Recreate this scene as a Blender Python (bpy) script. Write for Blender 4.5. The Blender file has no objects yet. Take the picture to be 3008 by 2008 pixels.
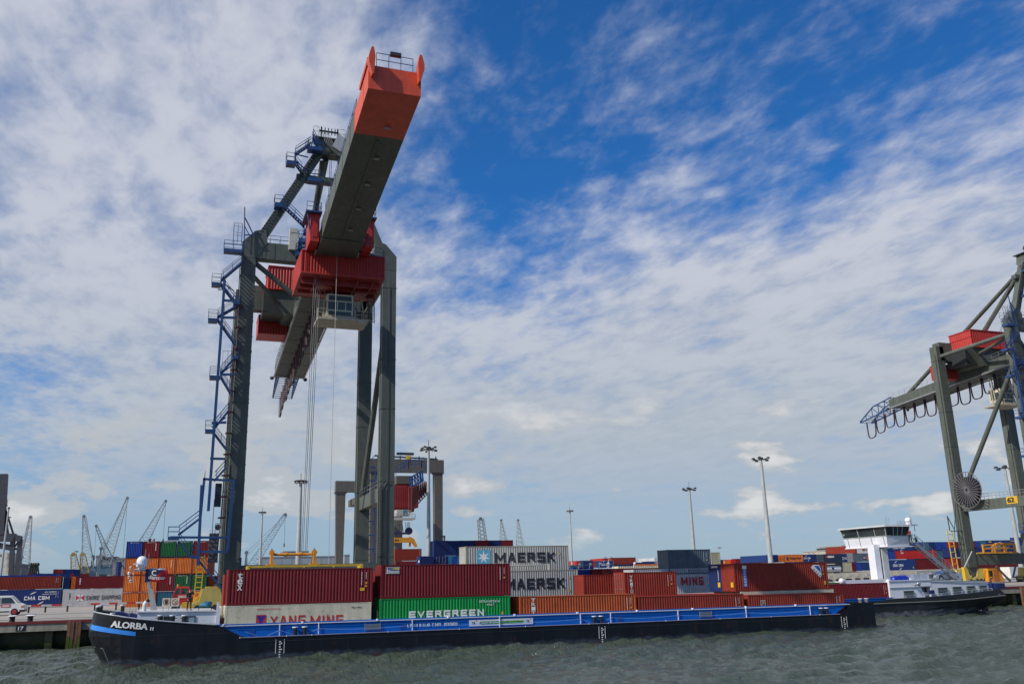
import bpy, bmesh, math, random
import numpy as np
from mathutils import Matrix, Vector
from math import radians, sin, cos, pi, tan, atan2, sqrt
random.seed(7)
S = bpy.context.scene
COL = S.collection

# ------------------------------------------------------------------ camera
FPX = 2600.0; YAW = radians(20.153); PITCH = radians(14.972); ROLL = radians(-1.457); HC = 5.982
CW, CH = 3008, 2008
fwd = Vector((sin(YAW)*cos(PITCH), cos(YAW)*cos(PITCH), sin(PITCH)))
r0 = Vector((cos(YAW), -sin(YAW), 0)); u0 = r0.cross(fwd)
RT = cos(ROLL)*r0 + sin(ROLL)*u0; UP = -sin(ROLL)*r0 + cos(ROLL)*u0
CAM = Vector((0, 0, HC))
cd = bpy.data.cameras.new('camera'); cam = bpy.data.objects.new('camera', cd); COL.objects.link(cam)
m = Matrix.Identity(4)
for i in range(3):
    m[i][0] = RT[i]; m[i][1] = UP[i]; m[i][2] = -fwd[i]; m[i][3] = CAM[i]
cam.matrix_world = m
cd.sensor_width = 36; cd.lens = FPX/CW*36; cd.clip_start = 0.5; cd.clip_end = 9000
S.camera = cam

# ------------------------------------------------------------------ light
SUN = Vector((-0.72, -0.22, 0.66)).normalized()
sl = bpy.data.lights.new('sun', 'SUN'); sl.energy = 4.2; sl.angle = radians(0.53); sl.color = (1.0, 0.955, 0.88)
so = bpy.data.objects.new('sun', sl); COL.objects.link(so); so.location = (-60, -20, 90)
so.rotation_euler = (-SUN).to_track_quat('-Z', 'Y').to_euler()
S.view_settings.view_transform = 'Standard'; S.view_settings.look = 'None'
S.view_settings.gamma = 1; S.view_settings.exposure = 0.0

def world():
    w = bpy.data.worlds.new("World"); S.world = w; w.use_nodes = True
    nt = w.node_tree; N = nt.nodes; L = nt.links; N.clear()
    out = N.new('ShaderNodeOutputWorld'); bg = N.new('ShaderNodeBackground'); L.new(bg.outputs[0], out.inputs[0])
    sky = N.new('ShaderNodeTexSky'); sky.sky_type = 'NISHITA'; sky.sun_disc = False
    sky.sun_elevation = math.asin(SUN.z); sky.sun_rotation = atan2(SUN.x, SUN.y)
    sky.altitude = 0; sky.air_density = 1.0; sky.dust_density = 0.6; sky.ozone_density = 2.2
    def val(op, a, b=None, c=None, clamp=False):
        n = N.new('ShaderNodeMath'); n.operation = op; n.use_clamp = clamp
        for i, x in enumerate((a, b, c)):
            if x is None: continue
            if isinstance(x, (int, float)): n.inputs[i].default_value = x
            else: L.new(x, n.inputs[i])
        return n.outputs[0]
    def vec(op, a, b):
        n = N.new('ShaderNodeVectorMath'); n.operation = op
        for i, x in enumerate((a, b)):
            if x is None: continue
            if isinstance(x, tuple): n.inputs[i].default_value = x
            else: L.new(x, n.inputs[i])
        return n.outputs[1] if op == 'DOT_PRODUCT' else n.outputs[0]
    def sstep(x, a, b):
        n = N.new('ShaderNodeMapRange'); n.interpolation_type = 'SMOOTHSTEP'
        L.new(x, n.inputs[0]); n.inputs[1].default_value = a; n.inputs[2].default_value = b
        return n.outputs[0]
    tc = N.new('ShaderNodeTexCoord'); d = tc.outputs['Generated']
    sep = N.new('ShaderNodeSeparateXYZ'); L.new(d, sep.inputs[0])
    zz = val('ADD', val('MAXIMUM', sep.outputs[2], 0.0), 0.10)
    comb = N.new('ShaderNodeCombineXYZ')
    L.new(val('DIVIDE', sep.outputs[0], zz), comb.inputs[0]); L.new(val('DIVIDE', sep.outputs[1], zz), comb.inputs[1])
    P = comb.outputs[0]
    def noise(v, scale, det, rough, dist=0.0, off=(0, 0, 0), sc=(1, 1, 1)):
        mp = N.new('ShaderNodeMapping'); mp.inputs['Location'].default_value = off; mp.inputs['Scale'].default_value = sc
        mp.inputs['Rotation'].default_value = (0, 0, radians(38))
        L.new(v, mp.inputs[0])
        n = N.new('ShaderNodeTexNoise'); L.new(mp.outputs[0], n.inputs['Vector'])
        n.inputs['Scale'].default_value = scale; n.inputs['Detail'].default_value = det
        n.inputs['Roughness'].default_value = rough; n.inputs['Distortion'].default_value = dist
        return n.outputs[0]
    big = noise(P, 0.55, 3, 0.5, 0.1, (3.1, 1.7, 0))
    mid = noise(P, 2.6, 5, 0.58, 0.2, (1.3, 8.2, 0), (1.0, 0.75, 1))
    rip = noise(P, 9.0, 5, 0.58, 0.25, (0, 2, 0), (1.25, 0.7, 1))
    # the clear patch of sky, up and to the right, and a smaller one beside the tall crane
    def away(px, py):
        v = (fwd + RT*((px-CW/2)/FPX) + UP*((CH/2-py)/FPX)).normalized(); return tuple(v)
    def plane(p, q, inside, a, b):            # smooth half-space of directions bounded by the plane through two sight lines
        n = Vector(away(*p)).cross(Vector(away(*q))).normalized(); n = n if n.dot(Vector(away(*inside))) > 0 else -n
        return sstep(vec('DOT_PRODUCT', d, tuple(n)), a, b)
    wob = val('MULTIPLY', val('SUBTRACT', noise(P, 1.3, 3, 0.5, 0, (5, 1, 0)), 0.5), 0.25)
    clear = val('MULTIPLY', plane((3008, 500), (1255, 960), (2500, 0), -0.09, 0.14), plane((1180, -100), (1250, 900), (2500, 300), -0.15, 0.12))
    left = plane((1500, 1700), (1900, 1200), (300, 1500), -0.05, 0.25)
    hole = vec('DOT_PRODUCT', d, away(1500, 700)); hole2 = vec('DOT_PRODUCT', d, away(40, 1240)); hole3 = vec('DOT_PRODUCT', d, away(1500, 580))
    clear = val('MAXIMUM', clear, val('MULTIPLY', sstep(hole, 0.98, 0.9998), 0.5))
    clear = val('MAXIMUM', clear, val('MULTIPLY', sstep(hole2, 0.992, 1.0), 0.38))
    clear = val('ADD', clear, val('MULTIPLY', wob, clear), None, True)
    # cover: thick outside the clear patch, a thin broken veil inside it; three scales of mottling
    fine = noise(P, 17.0, 4, 0.6, 0.15, (2, 7, 0), (1.2, 0.8, 1))
    base = val('SUBTRACT', 1.0, val('MULTIPLY', clear, 1.02))
    cov = val('ADD', base, val('MULTIPLY', val('SUBTRACT', big, 0.5), 0.9))
    cov = val('ADD', cov, val('MULTIPLY', val('SUBTRACT', mid, 0.5), 1.7))
    cov = val('ADD', cov, val('MULTIPLY', val('SUBTRACT', rip, 0.5), 1.05))
    cov = val('ADD', cov, val('MULTIPLY', val('SUBTRACT', fine, 0.5), 0.6))
    mask = sstep(cov, -0.12, 1.02)
    # thin the high layer out just above the horizon, where separate cumulus stand
    el = sep.outputs[2]
    lowfade = sstep(el, 0.02, 0.16)
    mask = val('MULTIPLY', mask, val('ADD', val('MULTIPLY', lowfade, val('ADD', 0.45, val('MULTIPLY', left, 0.21))), val('SUBTRACT', 0.52, val('MULTIPLY', left, 0.24))))
    # low cumulus
    m3 = N.new('ShaderNodeVectorMath'); m3.operation = 'MULTIPLY'; L.new(d, m3.inputs[0]); m3.inputs[1].default_value = (1, 1, 2.3)
    cu = noise(m3.outputs[0], 8.5, 7, 0.56, 0.12, (4.45, 2.3, 0.4))
    band = val('MULTIPLY', sstep(el, 0.015, 0.06), val('SUBTRACT', 1.0, sstep(el, 0.13, 0.24)))
    cum = val('MULTIPLY', sstep(val('ADD', cu, val('MULTIPLY', left, 0.075)), 0.548, 0.61), band)
    # colours
    def mixc(fac, a, b):
        n = N.new('ShaderNodeMix'); n.data_type = 'RGBA'
        if isinstance(fac, (int, float)): n.inputs[0].default_value = fac
        else: L.new(fac, n.inputs[0])
        for i, x in ((6, a), (7, b)):
            if isinstance(x, tuple): n.inputs[i].default_value = (*x, 1)
            else: L.new(x, n.inputs[i])
        return n.outputs[2]
    skyc = N.new('ShaderNodeMix'); skyc.data_type = 'RGBA'; skyc.blend_type = 'MULTIPLY'; skyc.inputs[0].default_value = 1
    L.new(sky.outputs[0], skyc.inputs[6]); skyc.inputs[7].default_value = (0.20, 0.72, 1.28, 1)
    shade = sstep(val('ADD', val('MULTIPLY', mid, 0.5), val('MULTIPLY', rip, 0.5)), 0.40, 0.60)
    cloudc = mixc(shade, (4.3, 4.75, 5.9), (5.9, 6.15, 7.0))
    hz = sstep(el, 0.0, 0.42)
    cloudc = mixc(hz, (4.2, 4.8, 5.4), cloudc)
    cumc = mixc(sstep(cu, 0.56, 0.68), (4.9, 5.2, 5.5), (7.6, 7.55, 7.4))
    hor = mixc(val('MULTIPLY', val('SUBTRACT', 1.0, sstep(el, 0.0, 0.34)), 0.62), skyc.outputs[2], (3.7, 4.6, 5.6))
    c = mixc(mask, hor, cloudc)
    c = mixc(val('MULTIPLY', cum, 0.8), c, cumc)
    L.new(c, bg.inputs[0]); bg.inputs[1].default_value = 0.1
world()
S.render.engine = 'CYCLES'
S.cycles.max_bounces = 6; S.cycles.glossy_bounces = 3; S.cycles.transmission_bounces = 3; S.cycles.diffuse_bounces = 2

# ------------------------------------------------------------------ pixel helpers (photo pixel -> world point at a known depth)
def ray(px, py): return fwd + RT*((px-CW/2)/FPX) + UP*((CH/2-py)/FPX)
def aty(px, py, Y):
    d = ray(px, py); t = Y/d.y; return CAM + d*t
def atx(px, py, X):
    d = ray(px, py); t = X/d.x; return CAM + d*t
def atz(px, py, Z):
    d = ray(px, py); t = (Z-HC)/d.z; return CAM + d*t
class Frame:                                   # a rotated local frame: local point where a pixel's ray meets local y = v
    def __init__(s, M): s.M = M; s.I = M.inverted()
    def y(s, px, py, v):
        o = s.I @ CAM; d = s.I.to_3x3() @ ray(px, py); t = (v-o.y)/d.y; return o + d*t
    def x(s, px, py, v):
        o = s.I @ CAM; d = s.I.to_3x3() @ ray(px, py); t = (v-o.x)/d.x; return o + d*t

# ------------------------------------------------------------------ materials
MATS = {}
def mat(name, col, rough=0.5, metal=0.0, var=0.12, rust=0.0, streak=0.10, bump=0.0, scale=1.0, coat=0.0, spec=0.5):
    key = (name, col, rough, metal, rust)
    if key in MATS: return MATS[key]
    mt = bpy.data.materials.new(name); mt.use_nodes = True
    nt = mt.node_tree; N = nt.nodes; L = nt.links; b = N['Principled BSDF']
    b.inputs['Roughness'].default_value = rough; b.inputs['Metallic'].default_value = metal
    b.inputs['Specular IOR Level'].default_value = spec
    tc = N.new('ShaderNodeTexCoord'); oi = N.new('ShaderNodeObjectInfo')
    def noise(sc, det, size=(1, 1, 1)):
        mp = N.new('ShaderNodeMapping'); mp.inputs['Scale'].default_value = size; L.new(tc.outputs['Object'], mp.inputs[0])
        ad = N.new('ShaderNodeVectorMath'); ad.operation = 'ADD'; L.new(mp.outputs[0], ad.inputs[0])
        cx = N.new('ShaderNodeMath'); cx.operation = 'MULTIPLY'; cx.inputs[1].default_value = 37.0; L.new(oi.outputs['Random'], cx.inputs[0]); L.new(cx.outputs[0], ad.inputs[1])
        n = N.new('ShaderNodeTexNoise'); n.inputs['Scale'].default_value = sc; n.inputs['Detail'].default_value = det; n.inputs['Roughness'].default_value = 0.65
        L.new(ad.outputs[0], n.inputs['Vector']); return n.outputs[0]
    def ramp(src, a, b_, lo, hi):
        n = N.new('ShaderNodeMapRange'); L.new(src, n.inputs[0]); n.inputs[1].default_value = a; n.inputs[2].default_value = b_
        n.inputs[3].default_value = lo; n.inputs[4].default_value = hi; return n.outputs[0]
    def mul(a, bb):
        n = N.new('ShaderNodeMath'); n.operation = 'MULTIPLY'; L.new(a, n.inputs[0])
        if isinstance(bb, float): n.inputs[1].default_value = bb
        else: L.new(bb, n.inputs[1])
        return n.outputs[0]
    f = ramp(noise(0.9*scale, 5), 0.3, 0.7, 1-var, 1+var)
    if streak: f = mul(f, ramp(noise(2.2*scale, 4, (1, 1, 0.09)), 0.32, 0.68, 1-streak, 1+streak))
    f = mul(f, ramp(oi.outputs['Random'], 0, 1, 0.93, 1.07))
    mx = N.new('ShaderNodeMix'); mx.data_type = 'RGBA'; mx.blend_type = 'MULTIPLY'; mx.inputs[0].default_value = 1
    mx.inputs[6].default_value = (*col, 1); L.new(f, mx.inputs[7]); c = mx.outputs[2]
    if rust:
        r = N.new('ShaderNodeMix'); r.data_type = 'RGBA'; r.inputs[7].default_value = (0.10, 0.035, 0.015, 1)
        rn = mul(ramp(noise(1.7*scale, 8), 0.57, 0.68, 0, 1), ramp(noise(5.0*scale, 5, (1, 1, 0.25)), 0.42, 0.62, 0, 1))
        L.new(mul(rn, float(rust)), r.inputs[0]); L.new(c, r.inputs[6]); c = r.outputs[2]
    L.new(c, b.inputs['Base Color'])
    L.new(ramp(noise(3*scale, 4), 0.3, 0.7, max(rough-0.1, 0.02), min(rough+0.12, 1)), b.inputs['Roughness'])
    if coat: b.inputs['Coat Weight'].default_value = coat; b.inputs['Coat Roughness'].default_value = 0.1
    if bump:
        bp = N.new('ShaderNodeBump'); bp.inputs['Strength'].default_value = bump; bp.inputs['Distance'].default_value = 0.02
        L.new(noise(9*scale, 5), bp.inputs['Height']); L.new(bp.outputs[0], b.inputs['Normal'])
    MATS[key] = mt; return mt
def glassm(name='window_glass', col=(0.015, 0.022, 0.025), rough=0.06):
    key = (name, col)
    if key in MATS: return MATS[key]
    mt = bpy.data.materials.new(name); mt.use_nodes = True; b = mt.node_tree.nodes['Principled BSDF']
    nt = mt.node_tree; tc = nt.nodes.new('ShaderNodeTexCoord'); n = nt.nodes.new('ShaderNodeTexNoise'); n.inputs['Scale'].default_value = 0.8
    mx = nt.nodes.new('ShaderNodeMix'); mx.data_type = 'RGBA'; mx.inputs[6].default_value = (*col, 1); mx.inputs[7].default_value = (*[c*2.2 for c in col], 1)
    nt.links.new(tc.outputs['Object'], n.inputs['Vector']); nt.links.new(n.outputs[0], mx.inputs[0]); nt.links.new(mx.outputs[2], b.inputs['Base Color'])
    b.inputs['Roughness'].default_value = rough; b.inputs['Specular IOR Level'].default_value = 0.7
    MATS[key] = mt; return mt
CRANE = mat('crane_grey_paint', (0.092, 0.104, 0.090), 0.5, spec=0.35, rust=0.4, var=0.14, streak=0.16)
CRANER = mat('crane_red_paint', (0.42, 0.026, 0.020), 0.5, rust=0.2)
CRANEO = mat('crane_orange_paint', (0.58, 0.075, 0.030), 0.45, rust=0.15)
BLUEST = mat('blue_steel_paint', (0.016, 0.055, 0.17), 0.45, rust=0.25)
DARKST = mat('dark_steel', (0.030, 0.032, 0.035), 0.5)
YEL = mat('yellow_paint', (0.60, 0.40, 0.035), 0.5, rust=0.3)
AMBER = mat('amber_paint', (0.62, 0.25, 0.015), 0.5, rust=0.4)
PALEYEL = mat('faded_yellow_paint', (0.52, 0.42, 0.12), 0.55, rust=0.3)
WHITE = mat('white_paint', (0.72, 0.73, 0.78), 0.35, var=0.04, streak=0.04, rust=0.06)
CREAM = mat('cream_paint', (0.62, 0.58, 0.45), 0.5, var=0.08, rust=0.35)
LGREY = mat('light_grey_paint', (0.42, 0.43, 0.44), 0.45, var=0.06)
GALV = mat('galvanised_steel', (0.30, 0.31, 0.32), 0.4, 0.4, var=0.08)
BLACK = mat('black_paint', (0.012, 0.013, 0.015), 0.4)
RUBBER = mat('black_rubber', (0.015, 0.015, 0.016), 0.7)
HULL = None
GLASS = glassm()
ROPE = mat('wire_rope', (0.16, 0.16, 0.16), 0.6)
WTXT = mat('white_lettering', (0.74, 0.74, 0.72), 0.5, var=0.05, streak=0.03)
KTXT = mat('black_lettering', (0.02, 0.022, 0.026), 0.5)
RTXT = mat('red_lettering', (0.46, 0.025, 0.03), 0.5)
YTXT = mat('yellow_decal', (0.70, 0.42, 0.02), 0.5)

# ------------------------------------------------------------------ mesh builder
class MB:
    def __init__(s, off=(0, 0, 0)):
        s.v = []; s.f = []; s.off = Vector(off); s.smooth = False
    def quad(s, pts):
        n = len(s.v); s.v += [Vector(p) for p in pts]; s.f.append(tuple(range(n, n+len(pts)))); return s
    def hexa(s, b, t):                      # bottom loop (4, ccw from above) and top loop
        n = len(s.v); s.v += [Vector(p) for p in b] + [Vector(p) for p in t]
        k = len(b)
        s.f.append(tuple(n+i for i in reversed(range(k)))); s.f.append(tuple(n+k+i for i in range(k)))
        for i in range(k): j = (i+1) % k; s.f.append((n+i, n+j, n+k+j, n+k+i))
        return s
    def box(s, x0, x1, y0, y1, z0, z1):
        x0, x1 = min(x0, x1), max(x0, x1); y0, y1 = min(y0, y1), max(y0, y1); z0, z1 = min(z0, z1), max(z0, z1)
        return s.hexa([(x0, y0, z0), (x1, y0, z0), (x1, y1, z0), (x0, y1, z0)], [(x0, y0, z1), (x1, y0, z1), (x1, y1, z1), (x0, y1, z1)])
    def bar(s, p, q, w=0.1, h=None, up=(0, 0, 1), w2=None, h2=None):     # box beam from p to q
        p = Vector(p); q = Vector(q); h = w if h is None else h; d = q-p
        if d.length < 1e-6: return s
        d.normalize(); u = Vector(up)
        if abs(d.dot(u)) > 0.98: u = Vector((0, 1, 0)) if abs(d.y) < 0.9 else Vector((1, 0, 0))
        a = d.cross(u).normalized(); b = a.cross(d)
        w2 = w if w2 is None else w2; h2 = h if h2 is None else h2
        lo = [p + a*sx*w/2 + b*sy*h/2 for sx, sy in ((-1, -1), (1, -1), (1, 1), (-1, 1))]
        hi = [q + a*sx*w2/2 + b*sy*h2/2 for sx, sy in ((-1, -1), (1, -1), (1, 1), (-1, 1))]
        return s.hexa(lo, hi)
    def tube(s, pts, r=0.1, n=8, r2=None, close=False):
        pts = [Vector(p) for p in pts]; k = len(pts); base = len(s.v); pa = None
        for i, p in enumerate(pts):
            d = (pts[min(i+1, k-1)] - pts[max(i-1, 0)])
            d = d.normalized() if d.length > 0 else Vector((0, 0, 1))
            if pa is None:
                u = Vector((0, 0, 1)) if abs(d.z) < 0.9 else Vector((1, 0, 0)); a = d.cross(u).normalized()
            else: a = (pa - d*pa.dot(d)).normalized()
            pa = a; b = d.cross(a)
            rr = r if r2 is None else r + (r2-r)*i/max(k-1, 1)
            if isinstance(r, (list, tuple)): rr = r[i]
            for j in range(n): t = 2*pi*j/n; s.v.append(p + a*cos(t)*rr + b*sin(t)*rr)
        for i in range(k-1):
            for j in range(n):
                j2 = (j+1) % n; s.f.append((base+i*n+j, base+i*n+j2, base+(i+1)*n+j2, base+(i+1)*n+j))
        s.f.append(tuple(base+j for j in reversed(range(n)))); s.f.append(tuple(base+(k-1)*n+j for j in range(n)))
        return s
    def prism(s, poly, axis, a, b):          # polygon (2D) extruded along axis 'x' | 'y' | 'z' from a to b
        def P(u, v, w): return (w, u, v) if axis == 'x' else ((u, w, v) if axis == 'y' else (u, v, w))
        return s.hexa([P(u, v, a) for u, v in poly], [P(u, v, b) for u, v in poly])
    def ball(s, c, r, n=14, m=9, z0=-1.0, sc=(1, 1, 1)):
        base = len(s.v); c = Vector(c)
        t0 = math.asin(z0)
        for i in range(m+1):
            t = t0 + (pi/2 - t0)*i/m
            for j in range(n): a = 2*pi*j/n; s.v.append(c + Vector((cos(t)*cos(a)*r*sc[0], cos(t)*sin(a)*r*sc[1], sin(t)*r*sc[2])))
        for i in range(m):
            for j in range(n): j2 = (j+1) % n; s.f.append((base+i*n+j, base+i*n+j2, base+(i+1)*n+j2, base+(i+1)*n+j))
        return s
    def rail(s, pts, h=1.05, post=1.5, r=0.03, up=(0, 0, 1), mid=True):      # handrail along a polyline
        up = Vector(up); pts = [Vector(p) for p in pts]
        for p, q in zip(pts, pts[1:]):
            for k in ((1.0, 0.52) if mid else (1.0,)): s.bar(p+up*h*k, q+up*h*k, r*1.6)
            n = max(1, round((q-p).length/post))
            for i in range(n+1): a = p.lerp(q, i/n); s.bar(a, a+up*h, r*1.6)
        return s
    def stairs(s, p, q, w=(0, 0.9, 0), n=None, r=0.05):   # flight from p to q, width vector w, with handrails
        p = Vector(p); q = Vector(q); w = Vector(w); n = n or max(3, int(abs(q.z-p.z)/0.28))
        for o in (Vector((0, 0, 0)), w):
            s.bar(p+o, q+o, r, 0.20)
            s.bar(p+o+Vector((0, 0, 1.0)), q+o+Vector((0, 0, 1.0)), r); s.bar(p+o+Vector((0, 0, 0.55)), q+o+Vector((0, 0, 0.55)), r*0.8)
            for i in range(0, n+1, 4): a = p.lerp(q, i/n)+o; s.bar(a, a+Vector((0, 0, 1.0)), r*0.8)
        for i in range(n): a = p.lerp(q, (i+0.5)/n); s.bar(a, a+w, 0.22, 0.04)
        return s
    def mesh(s, name):
        me = bpy.data.meshes.new(name)
        me.from_pydata([(v-s.off)[:] for v in s.v], [], s.f); me.validate(); me.update()
        bm = bmesh.new(); bm.from_mesh(me); bmesh.ops.recalc_face_normals(bm, faces=bm.faces); bm.to_mesh(me); bm.free()
        if s.smooth:
            for p in me.polygons: p.use_smooth = True
        return me
    def build(s, name, material=None, parent=None, label=None):
        o = bpy.data.objects.new(name, s.mesh(name)); COL.objects.link(o)
        if material: o.data.materials.append(material)
        if parent: o.parent = parent
        if label: o['label'] = label
        return o
def tag(o, label=None, cat=None, group=None, kind=None):
    if label: o['label'] = label
    if cat: o['category'] = cat
    if group: o['group'] = group
    if kind: o['kind'] = kind
    return o
def thing(name, label, cat, M=None, group=None):
    o = bpy.data.objects.new(name, None); COL.objects.link(o); o.empty_display_size = 0.5
    if M is not None: o.matrix_world = M if isinstance(M, Matrix) else Matrix.Translation(Vector(M))
    return tag(o, label, cat, group)
FONTCACHE = {}
def textmesh(txt, bold=0.0, shear=0.0, ext=0.0):
    key = (txt, bold, shear)
    if key not in FONTCACHE:
        c = bpy.data.curves.new('t', 'FONT'); c.body = txt; c.size = 1; c.offset = bold; c.shear = shear; c.resolution_u = 4
        o = bpy.data.objects.new('t', c); COL.objects.link(o)
        bpy.context.view_layer.update()
        me = bpy.data.meshes.new_from_object(o.evaluated_get(bpy.context.evaluated_depsgraph_get()))
        bpy.data.objects.remove(o)
        vs = [v.co.copy() for v in me.vertices]; fs = [tuple(p.vertices) for p in me.polygons]
        x0 = min(v.x for v in vs); x1 = max(v.x for v in vs); y0 = min(v.y for v in vs); y1 = max(v.y for v in vs)
        FONTCACHE[key] = ([((v.x-x0)/(x1-x0), (v.y-y0)/(y1-y0)) for v in vs], fs)
    return FONTCACHE[key]
def lettering(txt, org, ux, uz, material, parent, name='lettering', bold=0.02, shear=0.0, label=None, bend=None):
    """text fitted in the parallelogram org, org+ux (width), org+uz (height)"""
    vs, fs = textmesh(txt, min(bold, 0.022), shear); org = Vector(org); ux = Vector(ux); uz = Vector(uz)
    mb = MB(); fat = max(0, bold-0.022)*1.1/max(len(txt), 1)*2.2; bold_n = 3 if bold > 0.03 else 1
    nrm = ux.cross(uz).normalized()
    for k in range(bold_n):
        dx = (k-(bold_n-1)/2)*fat; b0 = len(mb.v)
        mb.v += [org + ux*(u*(1-fat)+fat/2+dx) + uz*v + nrm*0.0012*k for u, v in vs]; mb.f += [tuple(i+b0 for i in f) for f in fs]
    if bend: mb.v = [bend(v) for v in mb.v]
    me = bpy.data.meshes.new(name); me.from_pydata([v[:] for v in mb.v], [], mb.f); me.update()
    me.materials.append(material); o = bpy.data.objects.new(name, me); COL.objects.link(o); o.parent = parent
    if label: o['label'] = label
    return o

STROKES = dict(
 A=[(0,0,.42,1),(.58,1,1,0),(.2,.3,.8,.3),(.42,1,.58,1)], B=[(0,0,0,1),(0,1,.75,1),(.75,1,.85,.75),(.85,.75,.75,.53),(0,.53,.75,.53),(.75,.53,1,.27),(1,.27,.8,0),(0,0,.8,0)],
 C=[(1,1,0,1),(0,1,0,0),(0,0,1,0)], D=[(0,0,0,1),(0,1,.7,1),(.7,1,1,.7),(1,.7,1,.3),(1,.3,.7,0),(.7,0,0,0)], E=[(0,0,0,1),(0,1,1,1),(0,.5,.9,.5),(0,0,1,0)],
 G=[(1,1,0,1),(0,1,0,0),(0,0,1,0),(1,0,1,.5),(1,.5,.55,.5)], H=[(0,0,0,1),(1,0,1,1),(0,.5,1,.5)], I=[(.5,0,.5,1)], K=[(0,0,0,1),(0,.48,1,1),(.3,.62,1,0)], L=[(0,1,0,0),(0,0,1,0)],
 M=[(0,0,0,1),(0,1,.5,.25),(.5,.25,1,1),(1,1,1,0)], N=[(0,0,0,1),(0,1,1,0),(1,0,1,1)], O=[(0,0,0,1),(0,1,1,1),(1,1,1,0),(1,0,0,0)], P=[(0,0,0,1),(0,1,1,1),(1,1,1,.45),(1,.45,0,.45)],
 R=[(0,0,0,1),(0,1,.9,1),(.9,1,.9,.5),(.9,.5,0,.5),(.5,.5,1,0)], S=[(1,1,0,1),(0,1,0,.52),(0,.52,1,.48),(1,.48,1,0),(1,0,0,0)], T=[(.5,0,.5,1),(0,1,1,1)], U=[(0,1,0,0),(0,0,1,0),(1,0,1,1)],
 V=[(0,1,.5,0),(.5,0,1,1)], W=[(0,1,.25,0),(.25,0,.5,.8),(.5,.8,.75,0),(.75,0,1,1)], Y=[(0,1,.5,.5),(1,1,.5,.5),(.5,.5,.5,0)])
def blocktext(r, txt, x, z, w, h, material=WTXT, thick=0.2, gap=0.28, y=-0.012, name='lettering', org=None, ux=None, uz=None, skew=0.0):
    """bold stencil capitals built from bars, fitted in w x h; strokes sit 0.6 mm apart in depth"""
    wd = {'I': 0.28, ' ': 0.45, 'M': 1.2, 'W': 1.2}; tot = sum(wd.get(c, 0.9) for c in txt)+gap*(len(txt)-1)
    ux = Vector(ux) if ux else Vector((1, 0, 0)); uz = Vector(uz) if uz else Vector((0, 0, 1)); o0 = Vector(org) if org else Vector((x, y, z)); n = ux.cross(uz).normalized()
    s = w/tot; t = thick*h; mb = MB(); cx = 0.0; k = 0
    for c in txt:
        gw = wd.get(c, 0.9)*s
        for a, b, c_, d in STROKES.get(c, []):
            if c == 'I': a = c_ = 0.5
            p = Vector((cx+t/2+a*(gw-t), t/2+b*(h-t))); q = Vector((cx+t/2+c_*(gw-t), t/2+d*(h-t))); dr = (q-p).normalized(); p -= dr*t*0.499; q += dr*t*0.499; nn = Vector((-dr.y, dr.x))*t/2
            if abs(dr.x) > 0.05 and abs(dr.y) > 0.05: nn *= 0.92
            mb.quad([o0+ux*(v.x+skew*v.y)+uz*min(max(v.y, 0), h)+n*0.0006*k for v in (p-nn, q-nn, q+nn, p+nn)]); k += 1
        cx += gw+gap*s
    return mb.build(name, material, r)

# ------------------------------------------------------------------ containers
CM = {}
def corr(mb, a0, a1, z0, z1, base, depth, axis, pitch=0.278):
    """corrugated panel running a0..a1, standing z0..z1; 'base' outer plane, depth>0 goes inward (+)"""
    n = max(2, round((a1-a0)/pitch)); p = (a1-a0)/n; prof = []
    for i in range(n):
        a = a0+i*p; prof += [(a, base), (a+p*0.27, base), (a+p*0.5, base+depth), (a+p*0.77, base+depth)]
    prof.append((a1, base)); k = len(mb.v)
    for a, b in prof:
        for z in (z0, z1): mb.v.append(Vector((a, b, z)) if axis == 'x' else Vector((b, a, z)))
    for i in range(len(prof)-1): mb.f.append((k+2*i, k+2*i+2, k+2*i+3, k+2*i+1))
def cframe(mb, L, H, W=2.438):
    for x in (0, L-0.15):
        for y in (0, W-0.12):
            mb.box(x, x+0.15, y, y+0.12, 0.118, H-0.118)
        for z in (0, H-0.118):
            for y in (0, W-0.162): mb.box(x-0.004 if x == 0 else x-0.028, x+0.178 if x == 0 else L+0.004, y-0.004, y+0.166, z-0.003, z+0.121)
        mb.box(x+0.01, x+0.13, 0.162, W-0.162, 0.02, 0.16); mb.box(x+0.01, x+0.13, 0.162, W-0.162, H-0.12, H-0.01)
    for y in (0.0, W-0.06):
        mb.box(0.178, L-0.178, y+0.003, y+0.057, 0.02, 0.17); mb.box(0.178, L-0.178, y+0.003, y+0.057, H-0.075, H-0.012)
    mb.box(0.1, L-0.1, 0.06, W-0.06, H-0.045, H-0.022); mb.box(0.1, L-0.1, 0.06, W-0.06, 0.1, 0.14)
def cdoor(mb, L, H, x, out, W=2.438):      # two leaves at plane x, 'out' = -1 (left end) / +1 (right end)
    o = out
    mb.box(x, x-o*0.05, 0.13, W/2-0.012, 0.17, H-0.125); mb.box(x, x-o*0.05, W/2+0.012, W-0.13, 0.17, H-0.125)
    for i in range(4):
        for z in (0.45+i*(H-0.75)/4,): mb.box(x+o*0.02, x, 0.2, W-0.2, z, z+0.06)
def cbars(mb, L, H, x, o, W=2.438):
    for y in (0.42, 0.90, W-0.90, W-0.42):
        mb.tube([(x+o*0.055, y, 0.2), (x+o*0.055, y, H-0.14)], 0.022, 6)
        for z in (0.25, 0.9, 1.7, H-0.3): mb.box(x+o*0.02, x+o*0.085, y-0.05, y+0.05, z, z+0.07)
        mb.box(x+o*0.05, x+o*0.09, y-0.02, y+0.30, 1.15, 1.19)
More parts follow.
